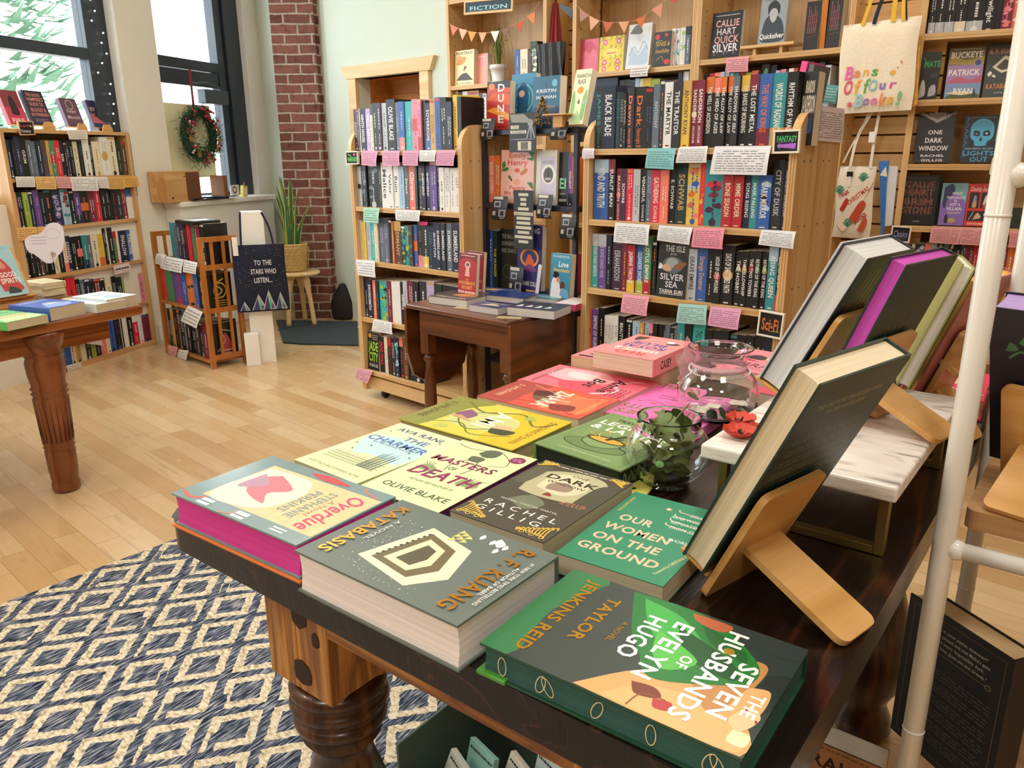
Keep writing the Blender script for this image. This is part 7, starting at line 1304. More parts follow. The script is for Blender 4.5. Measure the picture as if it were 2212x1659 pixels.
# ---------------------------------------------------------------- tall wall units
C7 = (1700, 0, 4.32); C8 = (1700, 350, 4.32); CX = (1400, 500, 2.724)
TV = .9
e = empty('tall_shelving', FB, 'tall pine wall shelving with plywood backs behind the rolling bookcases', 'shelving')
ply_b = wood('plywood_back', ['cba472', 'd8b584', 'e2c396'], 2, .6, .5, 5, 6); 
def unit(fr, e, x0, x1, v, d, zs, top=2.35):
    for x in (x0, x1-.022):
        mb = MB(); mb.box(x, v, 0, x+.022, v+d, top, pine(2)); pm_ = mat('a9793f', .6); mb.box(x+.007, v-.0004, 0, x+.0085, v, top, pm_); mb.box(x+.0145, v-.0004, 0, x+.0155, v, top, pm_)
        hole = mat('3b2c1c', .8)
        for k in range(22): 
            for yy in (.04, d-.06): mb.box(x+.0221, v+yy, 1.0+k*.05, x+.0224, v+yy+.006, 1.006+k*.05, hole)
        mb.build('side_panel', e)
    for z in zs: mb = MB(); mb.box(x0+.022, v+.003, z-.022, x1-.022, v+d-.01, z, pine(0)); mb.box(x0+.022, v+.0026, z-.012, x1-.022, v+.0032, z-.011, mat('a9793f', .6)); mb.build('shelf', e)
    mb = MB(); mb.box(x0+.022, v+d-.01, 0, x1-.022, v+d-.001, top, ply_b); mb.build('back_panel', e)
unit(FB, e, -.231, .522, TV, .29, [.9, 1.3, 1.634, 2.09]); unit(FB, e, .694, 1.396, TV, .29, [.9, 1.31, 1.637, 2.09]); unit(FB, e, 1.396, 2.088, TV, .29, [.9, 1.33, 1.649, 2.09])
v9 = TV+.03
def tf(x0, x1, ytop, z, off, col, label, art, v=v9, **k): return fo(x0, x1, ytop, z, off, col, label, art, v=v, **k)
tf(1042, 1192, 403, 1.634, C3, 'ead8a0', 'yellow cover with an orange swirl and black riders on the fiction shelf', [('r', 'ecd9a6', 0, 0, 1, 1), ('T', '5a4030', 'PORTRAIT', .5, .92, .08, .9), ('c', 'e88a3c', [(.05, .6), (.3, .8), (.6, .78), (.4, .6)]), ('c', 'e0a060', [(.1, .7), (.2, .85), (.4, .8)]), ('c', '2c241e', [(.1, .15), (.3, .3), (.6, .35), (.85, .2), (.9, .14)]), ('c', '8a3a2c', [(.45, .4), (.5, .55), (.62, .5)]), ('t', '5a4030', 'R.F. KUANG', .5, .06, .07, .8)])
tf(1195, 1300, 432, 1.634, C3, 'ee8f86', 'salmon pink slim cover beside the potted plant', [('h', 'f2d0b0', .1, .85, .9, .95, 1), ('h', 'e8b070', .1, .1, .9, .6, 6)], v=v9+.03)
row(FB, Bp, 1.634, '1518,395,b,u;1558,392,c,q;1618,405,q,k;1645,330,e,w,@art=ceg;1700,360,s,k;1740,370,k,k;1775,0,k,w', 'fiction shelf of the tall wall unit', 'spines by the plant on the fiction shelf', C3, v0=v9+.02, order='from the pot', lim=(-.2, .498))
# potted plant
a = Bp(700+1368/3.687, 630/3.687, v9+.05)
e = empty('spider_plant', FB @ T(a[0], v9+.07, 1.635), 'wilting spider plant in a white ribbed pot on the fiction shelf', 'plant')
mb = MB(); mb.lathe([(1e-6, 0), (.042, 0), (.046, .006), (.046, .012), (.034, .014), (.038, .05), (.044, .075), (.048, .076), (.048, .1), (.044, .1), (.042, .08), (1e-6, .08)], mat('e9e8e6', .35), 32); mb.build('pot', e)
rnd = random.Random(12); lm_ = mat('6f8a3c', .5, amt=.4, scale=30, name='spider_leaf'); lq = mat('8a7a3a', .6, amt=.3)
mb = MB()
for k in range(34):
    a_ = rnd.uniform(0, 6.28); r = rnd.uniform(.05, .13); h = rnd.uniform(.08, .24); dr = rnd.uniform(-.05, .12); m = lm_ if rnd.random() < .75 else lq
    pts = [V((.01*math.cos(a_), .01*math.sin(a_), .08)), V((r*.25*math.cos(a_), r*.25*math.sin(a_), .08+h*.7)), V((r*.6*math.cos(a_), r*.6*math.sin(a_)*.6, .08+h)), V((r*.9*math.cos(a_), r*.9*math.sin(a_)*.6, .08+h*.8-dr*.5)), V((r*1.05*math.cos(a_), r*1.05*math.sin(a_)*.6, .08+h*.5-dr))]
    q = []
    for i in range(4):
        for t in range(4): q.append(pts[i].lerp(pts[i+1], t/4))
    side = V((-math.sin(a_), math.cos(a_), .3)).normalized(); n = len(q)
    vs = [p+side*.0035*(1-i/n) for i, p in enumerate(q)]+[p-side*.0035*(1-i/n) for i, p in enumerate(q)]
    mb.add(vs, [(i, i+1, i+1+n, i+n) for i in range(n-1)], m)
mb.build('foliage', e)
psign(1112, -70, 1500, 120, C3, TV-.03, -3.5, 'wood framed chalkboard reading FICTION hung on the tall shelving', [('t', 'a8dCe6'.lower(), 'FICTION', .5, .38, .42, .84), ('l', '3f5a66', .006, [(.05, .1), (.95, .1)])], rim='d9b67e', bg='3a4a56')
# second section
EM = [('r', 'e8d03a', 0, 0, 1, 1), ('c', 'f2e26a', [(.5, .68), (.8, .6), (.8, .46), (.5, .38), (.2, .46), (.2, .6)]), ('T', 'd8506a', 'EMMA', .5, .53, .05, .42)]+[('e', 'e0708a', x, y, .1, .1) for x in (.22, .78) for y in (.84, .27, .08)]+[('e', 'f4d8d8', x, y, .04, .04) for x in (.22, .78) for y in (.84, .27, .08)]+[('s', '5a6a2c', .02, [(x, y), (x+.08, y+.05), (x+.02, y+.1)]) for x in (.06, .42, .62, .84) for y in (.15, .36, .66, .9)]
tf(180, 312, 298, 1.637, C5, 'd8506c', 'rose pink clothbound cover on the tall shelving', [('c', 'c8405c', [(.1, .7), (.5, .95), (.9, .7), (.5, .6)]), ('c', 'e8708a', [(.1, .5), (.3, .7), (.5, .5), (.7, .7), (.9, .5)]), ('l', 'c03a58', .02, [(.05, .03), (.95, .03), (.95, .97), (.05, .97), (.05, .03)])])
tf(322, 500, 275, 1.637, C5, 'e8d03a', 'lemon yellow cover patterned with pink roses', EM)
tf(518, 690, 185, 1.637, C5, 'dfe6ee', 'icy pale blue cover with a notched top photograph on the tall shelving', [('c', 'b8cfe4', [(.1, .1), (.2, .5), (.5, .3), (.8, .5), (.9, .1)]), ('s', '8fb0d2', .03, [(.1, .3), (.3, .5), (.5, .35), (.7, .6), (.9, .4)]), ('c', '6a6a6c', [(.05, .8), (.3, .98), (.6, .96), (.55, .78)]), ('p', 'f2f4f6', [(.5, .98), (.7, .7), (.95, .98)])], lean=8)
tf(722, 852, 242, 1.637, C5, '23262a', 'black cover with red roses and gold script on the tall shelving', [('e', 'd8384c', .2, .86, .14, .12), ('e', 'd8384c', .8, .14, .16, .12), ('e', 'd8384c', .7, .9, .09, .08), ('t', 'e0b04a', 'SENSE &', .5, .66, .13, .8, 0, .2), ('t', 'e0b04a', 'Sensibility', .5, .46, .12, .8, 0, .2), ('s', '8fa85a', .03, [(.1, .7), (.3, .76), (.5, .74)]), ('s', 'e0b04a', .02, [(.2, .2), (.5, .3), (.6, .15)])])
row(FB, Bp, 1.637, '858,215,w,p,@art=puw;885,215,w,t,@art=tuw;915,208,w,G,@art=Guw;960,198,s,w,@top=h;1000,0,k,w', 'second section of the tall wall unit', 'pale spines in the second section', C5, v0=v9+.02, order='from the rose cover', lim=(.72, 1.372))
# third section
QS = [('r', '17181c', 0, 0, 1, 1), ('T', 'd8a8a4', 'CALLIE', .52, .76, .15, .8), ('T', 'cfc4c8', 'HART', .5, .585, .14, .66), ('T', 'd8a8a4', 'QUICK', .52, .41, .16, .82), ('T', 'e8e4ea', 'SILVER', .5, .23, .17, .84), ('h', 'c8c8cc', .1, .9, .9, .95, 1)]+[('l', 'e0c8cc', .012, [(.14+.11*i, .15), (.14+.11*i, .07+.03*(i % 3))]) for i in range(7)]
tf(1148, 1368, 95, 1.649, C5, '17181c', 'black cover with dripping rose gold letters on the tall shelving', QS, lean=4)
tf(1505, 1702, -25, 1.692, C5, '8d99a3', 'misty grey portrait cover with white script, raised on a wooden bench', [('r', '98a4ae', 0, 0, 1, 1), ('T', '5f6c78', 'CALLIE HART', .5, .93, .06, .8), ('c', '3a4450', [(.1, .2), (.2, .5), (.45, .62), (.8, .5), (.95, .25), (.9, .05), (.15, .05)]), ('c', '2a323c', [(.3, .6), (.28, .8), (.5, .9), (.72, .78), (.7, .6), (.6, .7), (.4, .7)]), ('c', 'b8bcc0', [(.38, .52), (.36, .68), (.5, .74), (.64, .68), (.62, .52), (.5, .44)]), ('t', '3a4450', '- -', .5, .62, .03, .2), ('T', 'f4f6f6', 'Quicksilver', .5, .17, .11, .9, 0, .15)], v=v9+.04, lean=5)
a, b = Bp(1200+1392/3.456, 380/3.456, TV+.04), Bp(1200+1790/3.456, 350/3.456, TV+.04)
mb = MB(); mb.box(0, 0, .03, b[0]-a[0], .09, .042, pine(0)); mb.box(.05, .02, 0, .065, .08, .03, pine(0)); mb.box(b[0]-a[0]-.07, .02, 0, b[0]-a[0]-.055, .08, .03, pine(0)); o = mb.build('display_bench', bevel=.002); o.matrix_world = FB @ T(a[0], TV+.02, 1.6495); tag(o, 'little wooden bench raising the grey portrait cover', 'bench')
for k, (x0, x1, y0) in enumerate(((1842, 1950, 20), (2008, 2110, -20))):
    tf(x0, x1, y0, 1.649, C5, '17191e', ('near black cover with thin copper lettering beside the copper slab', 'near black copper lettered cover closest to the tote bags')[k], [('s', 'b8606a', .03, [(.2+.13*i, .9-.08*(i % 3)), (.22+.13*i, .6), (.2+.13*i, .35)]) for i in range(5)]+[('l', '8a5a50', .02, [(.15, .7-.14*i), (.85, .72-.14*i)]) for i in range(4)], v=v9+.02, Tk=.05)
a, b = Bp(1200+1962/3.456, 340/3.456, v9+.03), Bp(1200+2006/3.456, 340/3.456, v9+.03)
mb = MB(); mb.box(0, 0, 0, b[0]-a[0], .12, .2, mat('b0703a', .25, .8, name='copper')); o = mb.build('copper_bookend'); o.matrix_world = FB @ T(a[0], v9+.03, 1.6495); tag(o, 'shiny copper slab between the two near black covers', 'bookend')
# the shelf below: tops of books peeking over
row(FB, Bp, 1.3, '1045,728,c,k;1078,735,k,w;1110,728,w,k;1150,722,a,q;1235,740,q,w;1275,745,w,k;1300,0,k,w', 'lower fiction shelf', 'books on the lower fiction shelf', C3, v0=v9, order='from the alcove side', lim=(-.207, .498))
row(FB, Bp, 1.31, '140,600,k,w;200,590,n,w;455,600,k,w;500,595,k,l;535,598,n,w;582,588,u,k;612,590,c,k;640,585,y,k;700,590,G,k;760,600,k,w;800,600,P,w;850,598,q,w;895,540,n,u;925,535,w,k;968,600,k,w;1000,0,k,w', 'lower shelf, second section', 'books on the lower shelf of the second section', C5, v0=v9, order='from the slatted panel', lim=(.718, 1.372))
row(FB, Bp, 1.33, '1085,560,k,w;1120,550,r,w;1160,545,C,w;1205,540,l,k;1235,500,l,k;1268,545,g,w;1300,540,k,p;1345,540,r,w;1390,545,G,r;1430,530,C,w;1480,540,k,w;1505,478,k,p,@art=pg;1560,490,k,w;1610,530,L,w;1640,520,p,w;1680,520,k,w;1705,515,w,p;1740,512,R,w;1765,520,k,w;1808,465,n,w;1880,500,u,k;1920,470,n,w;1965,490,l,k;2010,0,k,w', 'lower shelf, third section', 'books on the lower shelf of the third section', C5, v0=v9, order='from the white spines', lim=(1.42, 2.06))
a = Bp(1200+2015/3.456, 780/3.456, .36)
for k, (x, c, w_, t) in enumerate(((0, 'd8488a', .02, 'pink and rainbow'), (.028, '5a5f68', .016, 'grey marbled'))):
    xbook(FB @ T(2.185+x, .15, 1.2690) @ RY(8) @ SPINE, .13, .262-.012*k, w_, c, 'slim %s spine standing tilted at the ply end of the FANTASY bookcase' % t, spine=[('r', ('e8b03a', 'c8c8c0')[k], .5, 0, .7, 1), ('h', 'ffffff', .1, .3, .45, .7, 1)])
card(FB, Bp, .34, [(1990, 625), (2115, 640), (2100, 775), (1968, 765)], '5aa0a4', 'teal printed card behind the ply end of the FANTASY bookcase', off=C5, n=5, ink_='dfe6e0')
card(FB, Bp, TV-.006, [(1278, 432), (1443, 418), (1443, 535), (1275, 540)], 'e8a0a8', 'pink note on the tall shelving above the row of black spines', off=C5, n=6)
card(FB, Bp, TV-.006, [(568, 500), (710, 486), (702, 570), (566, 578)], 'e6e2e0', 'curled white note on the tall shelving below the icy blue cover', off=C5, n=3, curl=.02)
# bunting
def bunting(anchor, flags, off, label):
    P = [Bp(off[0]+x/off[2], off[1]+y/off[2], TV-.012) for x, y in anchor]
    e = empty('bunting', FB @ T(P[0][0], TV-.012, P[0][1]), label, 'bunting'); ox, oz = P[0]
    mb = MB(); mb.tube([(x-ox, 0, z-oz) for x, z in curve(P, 4)], .0012, mat('d8a090', .8), 5); mb.build('string', e)
    for (x0, y0, x1, y1, x2, y2, c) in flags:
        q = [Bp(off[0]+x/off[2], off[1]+y/off[2], TV-.014) for x, y in ((x0, y0), (x1, y1), (x2, y2))]
        mb = MB(); mb.prism([(x-ox, z-oz) for x, z in q], 0, .0015, mat(c, .85, amt=.05, name='felt'), X=axes((1, 0, 0), (0, 0, 1), (0, -1, 0))); mb.build('pennant', e)
bunting([(975, 155), (1010, 195), (1090, 232), (1180, 258), (1290, 262), (1400, 245), (1520, 195), (1620, 128), (1700, 40), (1712, 20)], [(1003, 195, 1068, 222, 1022, 285, 'd98878'), (1072, 225, 1140, 240, 1100, 320, 'eab8a0'), (1145, 248, 1212, 255, 1172, 335, 'e0a45e'), (1230, 258, 1295, 258, 1258, 345, 'e2b08a'), (1325, 250, 1395, 245, 1362, 338, 'efe4dc'), (1412, 235, 1475, 212, 1440, 300, '8f6a60'), (1522, 195, 1588, 160, 1570, 255, 'c8604a'), (1612, 130, 1680, 92, 1672, 195, 'e08a5c')], C3, 'string of terracotta and cream felt pennants across the fiction section')
bunting([(135, 10), (180, 60), (240, 108), (330, 155), (420, 168), (520, 162), (600, 150), (680, 108), (760, 40), (850, -10), (920, -30)], [(180, 62, 248, 118, 182, 165, 'b98a78'), (252, 118, 328, 155, 260, 230, 'eab49a'), (352, 160, 430, 168, 380, 245, 'd0705a'), (468, 163, 548, 160, 512, 250, 'e8a884'), (598, 145, 678, 108, 642, 210, 'd8784a'), (718, 72, 798, 22, 785, 135, 'e49a80'), (840, -5, 912, -30, 900, 28, 'd0604c')], C5, 'string of terracotta and pink felt pennants across the second section')
# red umbrella and black bag on the slat wall
P = [Bp(700+x/3.687, y/3.687, TV+.03) for x, y in ((1825, 20), (1770, 370), (1878, 370), (1830, 360))]
e = empty('umbrella', FB @ T(P[0][0], TV+.05, P[3][1]), 'closed red umbrella hanging between the tall shelf sections', 'umbrella')
h = P[0][1]-P[3][1]; rd = mat('8c1a1e', .6, amt=.15, scale=20, name='red_cloth'); mb = MB()
mb.grid(lambda s, t: V(((.012+.022*(1-t))*(1+.22*math.sin(s*6.283*7))*math.cos(s*6.283), (.012+.022*(1-t))*(1+.22*math.sin(s*6.283*7))*math.sin(s*6.283), h*t)), 84, 6, rd); mb.build('canopy', e)
mb = MB(); mb.tube([(0, 0, h), (0, 0, h+.03)], .004, mat('222222', .4), 8); mb.tube([(0, 0, 0), (.002, -.01, -.05), (.0, 0, -.1)], .007, mat('17171a', .4), 8); mb.build('handle', e)
P = [Bp(700+x/3.687, y/3.687, TV-.02) for x, y in ((1700, 355), (1920, 355), (1900, 640), (1700, 640))]
bb = mat('191a1e', .4, amt=.3, scale=30, name='black_nylon', bump=.5); W_ = P[1][0]-P[0][0]; H_ = P[0][1]-P[3][1]
mb = MB(); mb.grid(lambda s, t: V((s*W_*(.92+.08*t), -.03*math.sin(3.14*s)*(.4+.6*(1-t))+.008*math.sin(s*23+t*4), -H_*(1-t)*(1-.06*math.cos(s*9)))), 20, 8, bb); mb.grid(lambda s, t: V(((1-s)*W_*(.92+.08*t), .01+.004*math.sin(s*20), -H_*(1-t))), 20, 4, bb)
o = mb.build('black_bag'); o.matrix_world = FB @ T(P[0][0], TV-.02, P[0][1]); tag(o, 'crumpled black nylon bag hanging below the red umbrella', 'bag')
P = [Bp(700+x/3.687, y/3.687, TV+.02) for x, y in ((1868, 25), (1968, 65), (1965, 145), (1868, 62))]
mb = MB(); mb.prism([(x-P[0][0], z-P[0][1]) for x, z in P], 0, .01, bb, X=axes((1, 0, 0), (0, 0, 1), (0, -1, 0))); o = mb.build('umbrella_strap'); o.matrix_world = FB @ T(P[0][0], TV+.04, P[0][1]); tag(o, 'black strap stretched beside the red umbrella top', 'strap')
# ---------------------------------------------------------------- new releases unit
e = empty('tall_shelving', FR, 'angled pine wall unit of face out new hardbacks beyond the white tube', 'shelving')
ZN = [1.667, 1.438, 1.205, .972, .712, .473, .2, 1.95]
mb = MB()
MB().box(0, -.004, 0, .022, .24, 2.3, pine(2)).build('side_panel', e); MB().box(1.3, 0, 0, 1.322, .24, 2.3, pine(2)).build('side_panel', e)
for z in ZN: mb = MB(); mb.box(.022, 0, z-.022, 1.3, .22, z, pine(0)); mb.box(.022, -.0004, z-.013, 1.3, .0002, z-.012, mat('a9793f', .6)); mb.build('shelf', e)
MB().box(.022, .22, 0, 1.3, .239, 2.3, ply_b).build('back_panel', e)
def rf(x0, x1, ytop, zi, off, col, label, art, v=.03, **k): return fo(x0, x1, ytop, ZN[zi], off, col, label, art, v=v, conv=Rp, fr=FR, **k)
row(FR, Rp, ZN[0], '1305,-95,k,w,@bot=l;1370,-95,k,w,@bot=l;1455,-95,k,w,@bot=l;1548,-95,k,w,@bot=c;1655,-95,k,w,@bot=l;1820,-90,k,w,Twilight@bot=k;1925,-60,k,P;1985,-40,m,p,@art=pCp;2080,-30,C,w,@art=pwC;2200,0,k,w', 'top shelf, new releases unit', 'boxed dark spines with floral feet', C7, v0=.03, order='from its end post', lim=(.024, 1.29))
rf(1200, 1390, 500, 1, C7, '16201a', 'dark green cover with mint letters MATE turned aside on the second shelf', [('T', '3fa85c', 'MATE', .6, .75, .13, .8), ('c', 'cfcfcb', [(.1, .02), (.15, .35), (.3, .4), (.4, .1)]), ('c', 'b8b4b8', [(.55, .05), (.6, .25), (.85, .3), (.9, .1)]), ('s', '3fa85c', .03, [(.1, .9), (.3, .8), (.2, .7)]), ('e', '3a3c40', .75, .5, .2, .12)], Tk=.05, ry=0)
BE = [('r', '6a6a4a', 0, .66, 1, 1), ('r', 'a888b8', 0, .3, 1, .66), ('r', '7a9ac4', 0, 0, 1, .3), ('c', 'b5a04a', [(0, .68), (.1, .85), (.5, .75), (1, .82), (1, .66)]), ('c', 'c0607c', [(0, .3), (.3, .42), (.7, .36), (1, .44), (1, .3)]), ('c', '4a5a2c', [(0, 0), (.2, .08), (.5, .05), (.8, .1), (1, 0)]), ('c', '2c3a2c', [(.78, .02), (.83, .18), (.88, .02)]), ('c', 'e0d09a', [(0, .1), (.4, .14), (.8, .1), (.5, .06)]), ('T', 'f6f2ea', 'BUCKEYE', .5, .86, .12, .88), ('T', 'f6f2ea', 'PATRICK', .48, .51, .12, .88), ('T', 'f6f2ea', 'RYAN', .52, .14, .12, .56), ('e', '4a5a8c', .84, .69, .11, .11), ('o', 'c8d0e0', .84, .69, .1, .1, .015), ('h', 'd8d8c8', .1, .95, .9, .98, 1)]
rf(1458, 1790, 455, 1, C7, '6a6a4a', 'olive, lilac and blue banded cover with bold white names', BE, v=.06, lean=8)
K2 = [('r', '3c4644', 0, 0, 1, 1), ('T', 'd88a4a', 'R. F. KUANG', .5, .84, .09, .86), ('p', 'e4e8cc', [(.2, .55), (.55, .76), (.92, .66), (.85, .5), (.5, .44)]), ('p', '4c4c3a', [(.32, .55), (.56, .69), (.82, .62), (.76, .52), (.5, .49)]), ('c', 'f0f0ec', [(.08, .42), (.14, .48), (.22, .44), (.14, .38)]), ('c', 'f0f0ec', [(.22, .38), (.28, .42), (.34, .36)]), ('T', 'd88a4a', 'KATABASIS', .5, .2, .09, .84), ('t', 'c8c8c0', 'A NOVEL', .5, .08, .03, .3)]
rf(1812, 2120, 405, 1, C7, '3c4644', 'grey green tower cover with copper capitals on the second shelf', K2, v=.07, lean=8)
WN = [('r', '15171b', 0, 0, 1, 1), ('c', '8a8284', [(.25, .98), (.5, .78), (.75, .98)]), ('T', 'ece9ea', 'ONE', .5, .6, .085, .4), ('T', 'ece9ea', 'DARK', .48, .44, .1, .48), ('T', 'ece9ea', 'WINDOW', .5, .28, .1, .8), ('T', 'ece9ea', 'RACHEL', .5, .13, .05, .66), ('T', 'ece9ea', 'GILLIG', .5, .04, .05, .6), ('l', '7a2a30', .008, [(.2, .195), (.8, .195)])]+[('o', 'dcd8da', .08+.075*i, .97-.022*min(i, 12-i)*1.2, .035, .035, .012) for i in range(13)]+[('o', 'dcd8da', .2+.075*i, .93-.028*min(i, 8-i), .03, .03, .012) for i in range(9)]
rf(1175, 1515, 1062, 2, C7, '15171b', 'black cover with white lace crest and angular letters on the third shelf', WN, v=.05, lean=9, Tk=.04)
LO = [('r', '14202a', 0, 0, 1, 1), ('c', '4fb0dc', [(.2, .55), (.22, .82), (.5, .94), (.8, .82), (.82, .55), (.68, .44), (.64, .36), (.36, .36), (.33, .44)]), ('c', '14202a', [(.28, .58), (.3, .68), (.45, .66), (.44, .56)]), ('c', '14202a', [(.56, .56), (.55, .66), (.7, .68), (.74, .58)]), ('p', '14202a', [(.45, .46), (.5, .56), (.55, .46)]), ('T', '8fd0f0', 'x', .37, .62, .05), ('e', 'bfe4f6', .64, .62, .035, .03), ('t', '9fd0e6', 'NAVESSA ALLEN', .5, .3, .045, .74), ('T', '4fa8d8', 'LIGHTS', .48, .2, .1, .86), ('T', '4fa8d8', 'OUT', .52, .07, .1, .5)]+[('s', '3f8ab0', .02, [(.04, .1+.13*i), (.12, .16+.13*i), (.05, .2+.13*i)]) for i in range(7)]+[('h', '6aa8c4', .15, .95, .9, .98, 1)]
rf(1605, 1945, 1092, 2, C7, '14202a', 'navy cover with a bright blue skull on the third shelf', LO, v=.05, lean=9)
BS = [('r', '131417', 0, 0, 1, 1)]+[('T', '7a4a3a', t, .5, y, .13, .84) for t, y in (('CALLIE', .82), ('HART', .66), ('BRIM', .47), ('STONE', .3))]+[('s', 'a8604a', .012, [(.2+.1*i, .85), (.22+.1*i, .5), (.2+.1*i, .2)]) for i in range(7)]+[('t', 'cfc8c0', 'A NOVEL', .5, .07, .025, .2), ('h', '6a5a50', .1, .93, .9, .95, 1)]
rf(1030, 1365, 130, 3, C8, '131417', 'near black cover with faint bronze dripping title, first on the fourth shelf', BS, v=.03, lean=4, Tk=.04)
rf(1075, 1400, 150, 3, C8, '1b1c1f', 'second near black copy behind the bronze titled cover', (), v=.09, lean=4)
VT = [('r', '7ab0b8', 0, 0, 1, 1), ('c', '8a6ac0', [(0, 0), (0, .5), (.5, .75), (1, .5), (1, 0)]), ('c', '2c3560', [(.1, .9), (.4, .98), (.5, .8), (.25, .6), (.2, .4), (.08, .5)]), ('T', 'ecebf4', 'VIOLET', .62, .76, .06, .4), ('T', 'ecebf4', 'THISTLEWAITE', .58, .66, .06, .72), ('T', 'ecebf4', 'IS', .58, .58, .05, .12), ('T', 'ecebf4', 'NOT A', .58, .5, .07, .4), ('T', 'ecebf4', 'VILLAIN', .56, .4, .08, .6), ('t', 'e8e08a', 'Anymore', .56, .31, .06, .5, 0, .2), ('e', 'b8b050', .5, .12, .16, .1), ('c', '2c2440', [(.22, .06), (.24, .24), (.34, .24), (.36, .06)]), ('e', 'd03a6a', .6, .05, .05, .03)]
rf(1402, 1640, 208, 3, C8, '7ab0b8', 'lilac and teal cover with white title on the fourth shelf', VT, v=.035, lean=7)
DI = [('r', 'd8342c', 0, 0, 1, 1), ('t', 'f4ece4', 'Daddy Issues', .5, .88, .1, .86, 0, .2), ('r', '2a1a1c', .08, .42, .46, .8), ('r', '2a1a1c', .52, .42, .95, .8), ('r', '2a1a1c', .06, .12, .95, .36), ('c', 'c8a080', [(.2, .45), (.25, .7), (.34, .7), (.36, .45)]), ('c', '7a9ab0', [(.22, .6), (.3, .72), (.36, .6)]), ('c', 'e8dcd0', [(.6, .5), (.7, .74), (.85, .6)]), ('c', 'c84a5a', [(.6, .44), (.75, .56), (.9, .44)]), ('c', 'd8b090', [(.3, .15), (.45, .32), (.6, .2)]), ('l', 'dfe0e0', .02, [(.15, .14), (.3, .34)]), ('T', 'f4ece4', 'KATE GOLDBECK', .45, .055, .05, .66), ('o', 'e8dcd8', .68, .955, .1, .04, .01)]
rf(1645, 1890, 215, 3, C8, 'd8342c', 'red cover with four comic panels on the fourth shelf', DI, v=.035, lean=7)
rf(1990, 2200, 430, 3, C8, '22332c', 'dark green cover half hidden behind the white tubes', [('T', 'e6e6e0', 'D', .2, .12, .1)], v=.03)
for q, c, lb in (([(1350, 603), (1636, 608), (1598, 770), (1325, 750)], 'e8a4a6', 'pale pink handwritten sheet under the lilac and teal cover'), ([(1632, 608), (1893, 618), (1870, 780), (1604, 768)], 'e8a4a6', 'pale pink handwritten sheet under the red comic cover'), ([(2085, 640), (2215, 645), (2205, 800), (2062, 795)], 'e49a9c', 'pale pink handwritten sheet seen between the white tubes')):
    card(FR, Rp, -.008, q, c, lb, off=C8, n=11, ink_='7a5a5c')
row(FR, Rp, ZN[4], '1060,765,h,w;1110,765,c,R;1140,762,h,l,@art=l;1228,758,C,R;1290,760,u,w,@mid=l;1340,762,h,l,@art=ls;1400,765,s,w;1450,765,k,w,@art=w;1500,765,k,w,@art=wl;1572,765,l,k,@art=k;1600,768,m,w;1640,770,m,w;1680,770,R,w;1720,772,w,d,@bot=d;1755,775,d,u;1805,775,a,k,@art=aGc;1870,780,k,w;1930,780,m,w;1990,780,o,w;2060,785,c,k;2120,785,k,w;2200,0,k,w', 'fifth shelf, new releases unit', 'classics on the fifth shelf', C8, v0=.03, order='from its end post', lim=(.024, 1.29))
row(FR, Rp, ZN[5], '900,1400,k,w;950,1400,n,w;1010,1400,q,w;1070,1395,w,k;1130,1395,k,w;1200,1392,e,w;1260,1390,k,w;1330,1392,m,w;1400,1390,k,w;1460,1385,w,k;1500,1382,w,k;1540,1380,w,k;1575,1378,h,w;1600,1378,w,k;1640,1375,R,w,@mid=r;1700,1375,k,w;1760,1372,q,w;1830,1375,c,k;1890,1375,n,w;1960,1375,R,w;2030,1370,k,w;2110,0,k,w', 'sixth shelf, new releases unit', 'novels on the sixth shelf', C8, v0=.03, order='from its end post', lim=(.024, 1.29))
psign(955, 598, 1162, 745, C8, -.03, -2, 'white framed chalkboard reading Classics on the angled unit', [('t', 'a8b0e0', 'Classics', .5, .55, .5, .84), ('l', 'a8b0e0', .015, [(.15, .2), (.88, .18)])], conv=Rp, fr=FR)
psign(1885, 1475, 2075, 1628, C7, -.03, -3, 'white framed chalkboard reading New Releases half behind the white tube', [('T', 'eceef0', 'New', .32, .76, .3, .46), ('T', 'eceef0', 'Releases', .48, .36, .34, .84)], conv=Rp, fr=FR)
psign(1640, 790, 1768, 850, CX, -.02, 0, 'black card with yellow letters KARIN on the low shelf behind the easels', [('T', 'e8c83a', 'KARIN', .55, .45, .5, .8)], conv=Rp, fr=FR, rim='2a2c30')
# ---------------------------------------------------------------- totes
tv = .84
def tbp(off, pts, v=tv): return [Bp(off[0]+x/off[2], off[1]+y/off[2], v) for x, y in pts]
P = tbp(C7, [(540, 218), (1268, 165), (1170, 1070), (460, 1060)]); W_ = P[1][0]-P[0][0]; H_ = (P[0][1]+P[1][1])/2-P[3][1]
fl = lambda c, cx, cy, s, n=8: [('p', c, [(cx+(s if i % 2 else s*.5)*math.cos(i*math.pi/n), cy+(s if i % 2 else s*.5)*.9*math.sin(i*math.pi/n)) for i in range(2*n)])]
BN = []
for t, cols, x0, y, h, dx in (('Bans', ['e86ab0', 'e8905c', 'e8b03a', '6aa84a'], .14, .46, .11, .115), ('Off', ['e0556a', 'e8b03a', '6aa84a'], .14, .30, .12, .12), ('Our', ['8fc0c8', '8f70c0', 'd85aa8'], .47, .30, .1, .13), ('Books!', ['9fc8cc', '9070c0', 'e86ab0', 'e8905c', 'e8b03a', '7fb87a'], .3, .14, .11, .105)):
    for i, ch_ in enumerate(t): BN.append(('T', cols[i], ch_, x0+dx*(i+.1), y, h*(1.35 if ch_.isupper() or ch_ in 'fk!' else 1.0), .125 if ch_.isupper() else .095 if ch_ != 'f' else .06, 0, .15))
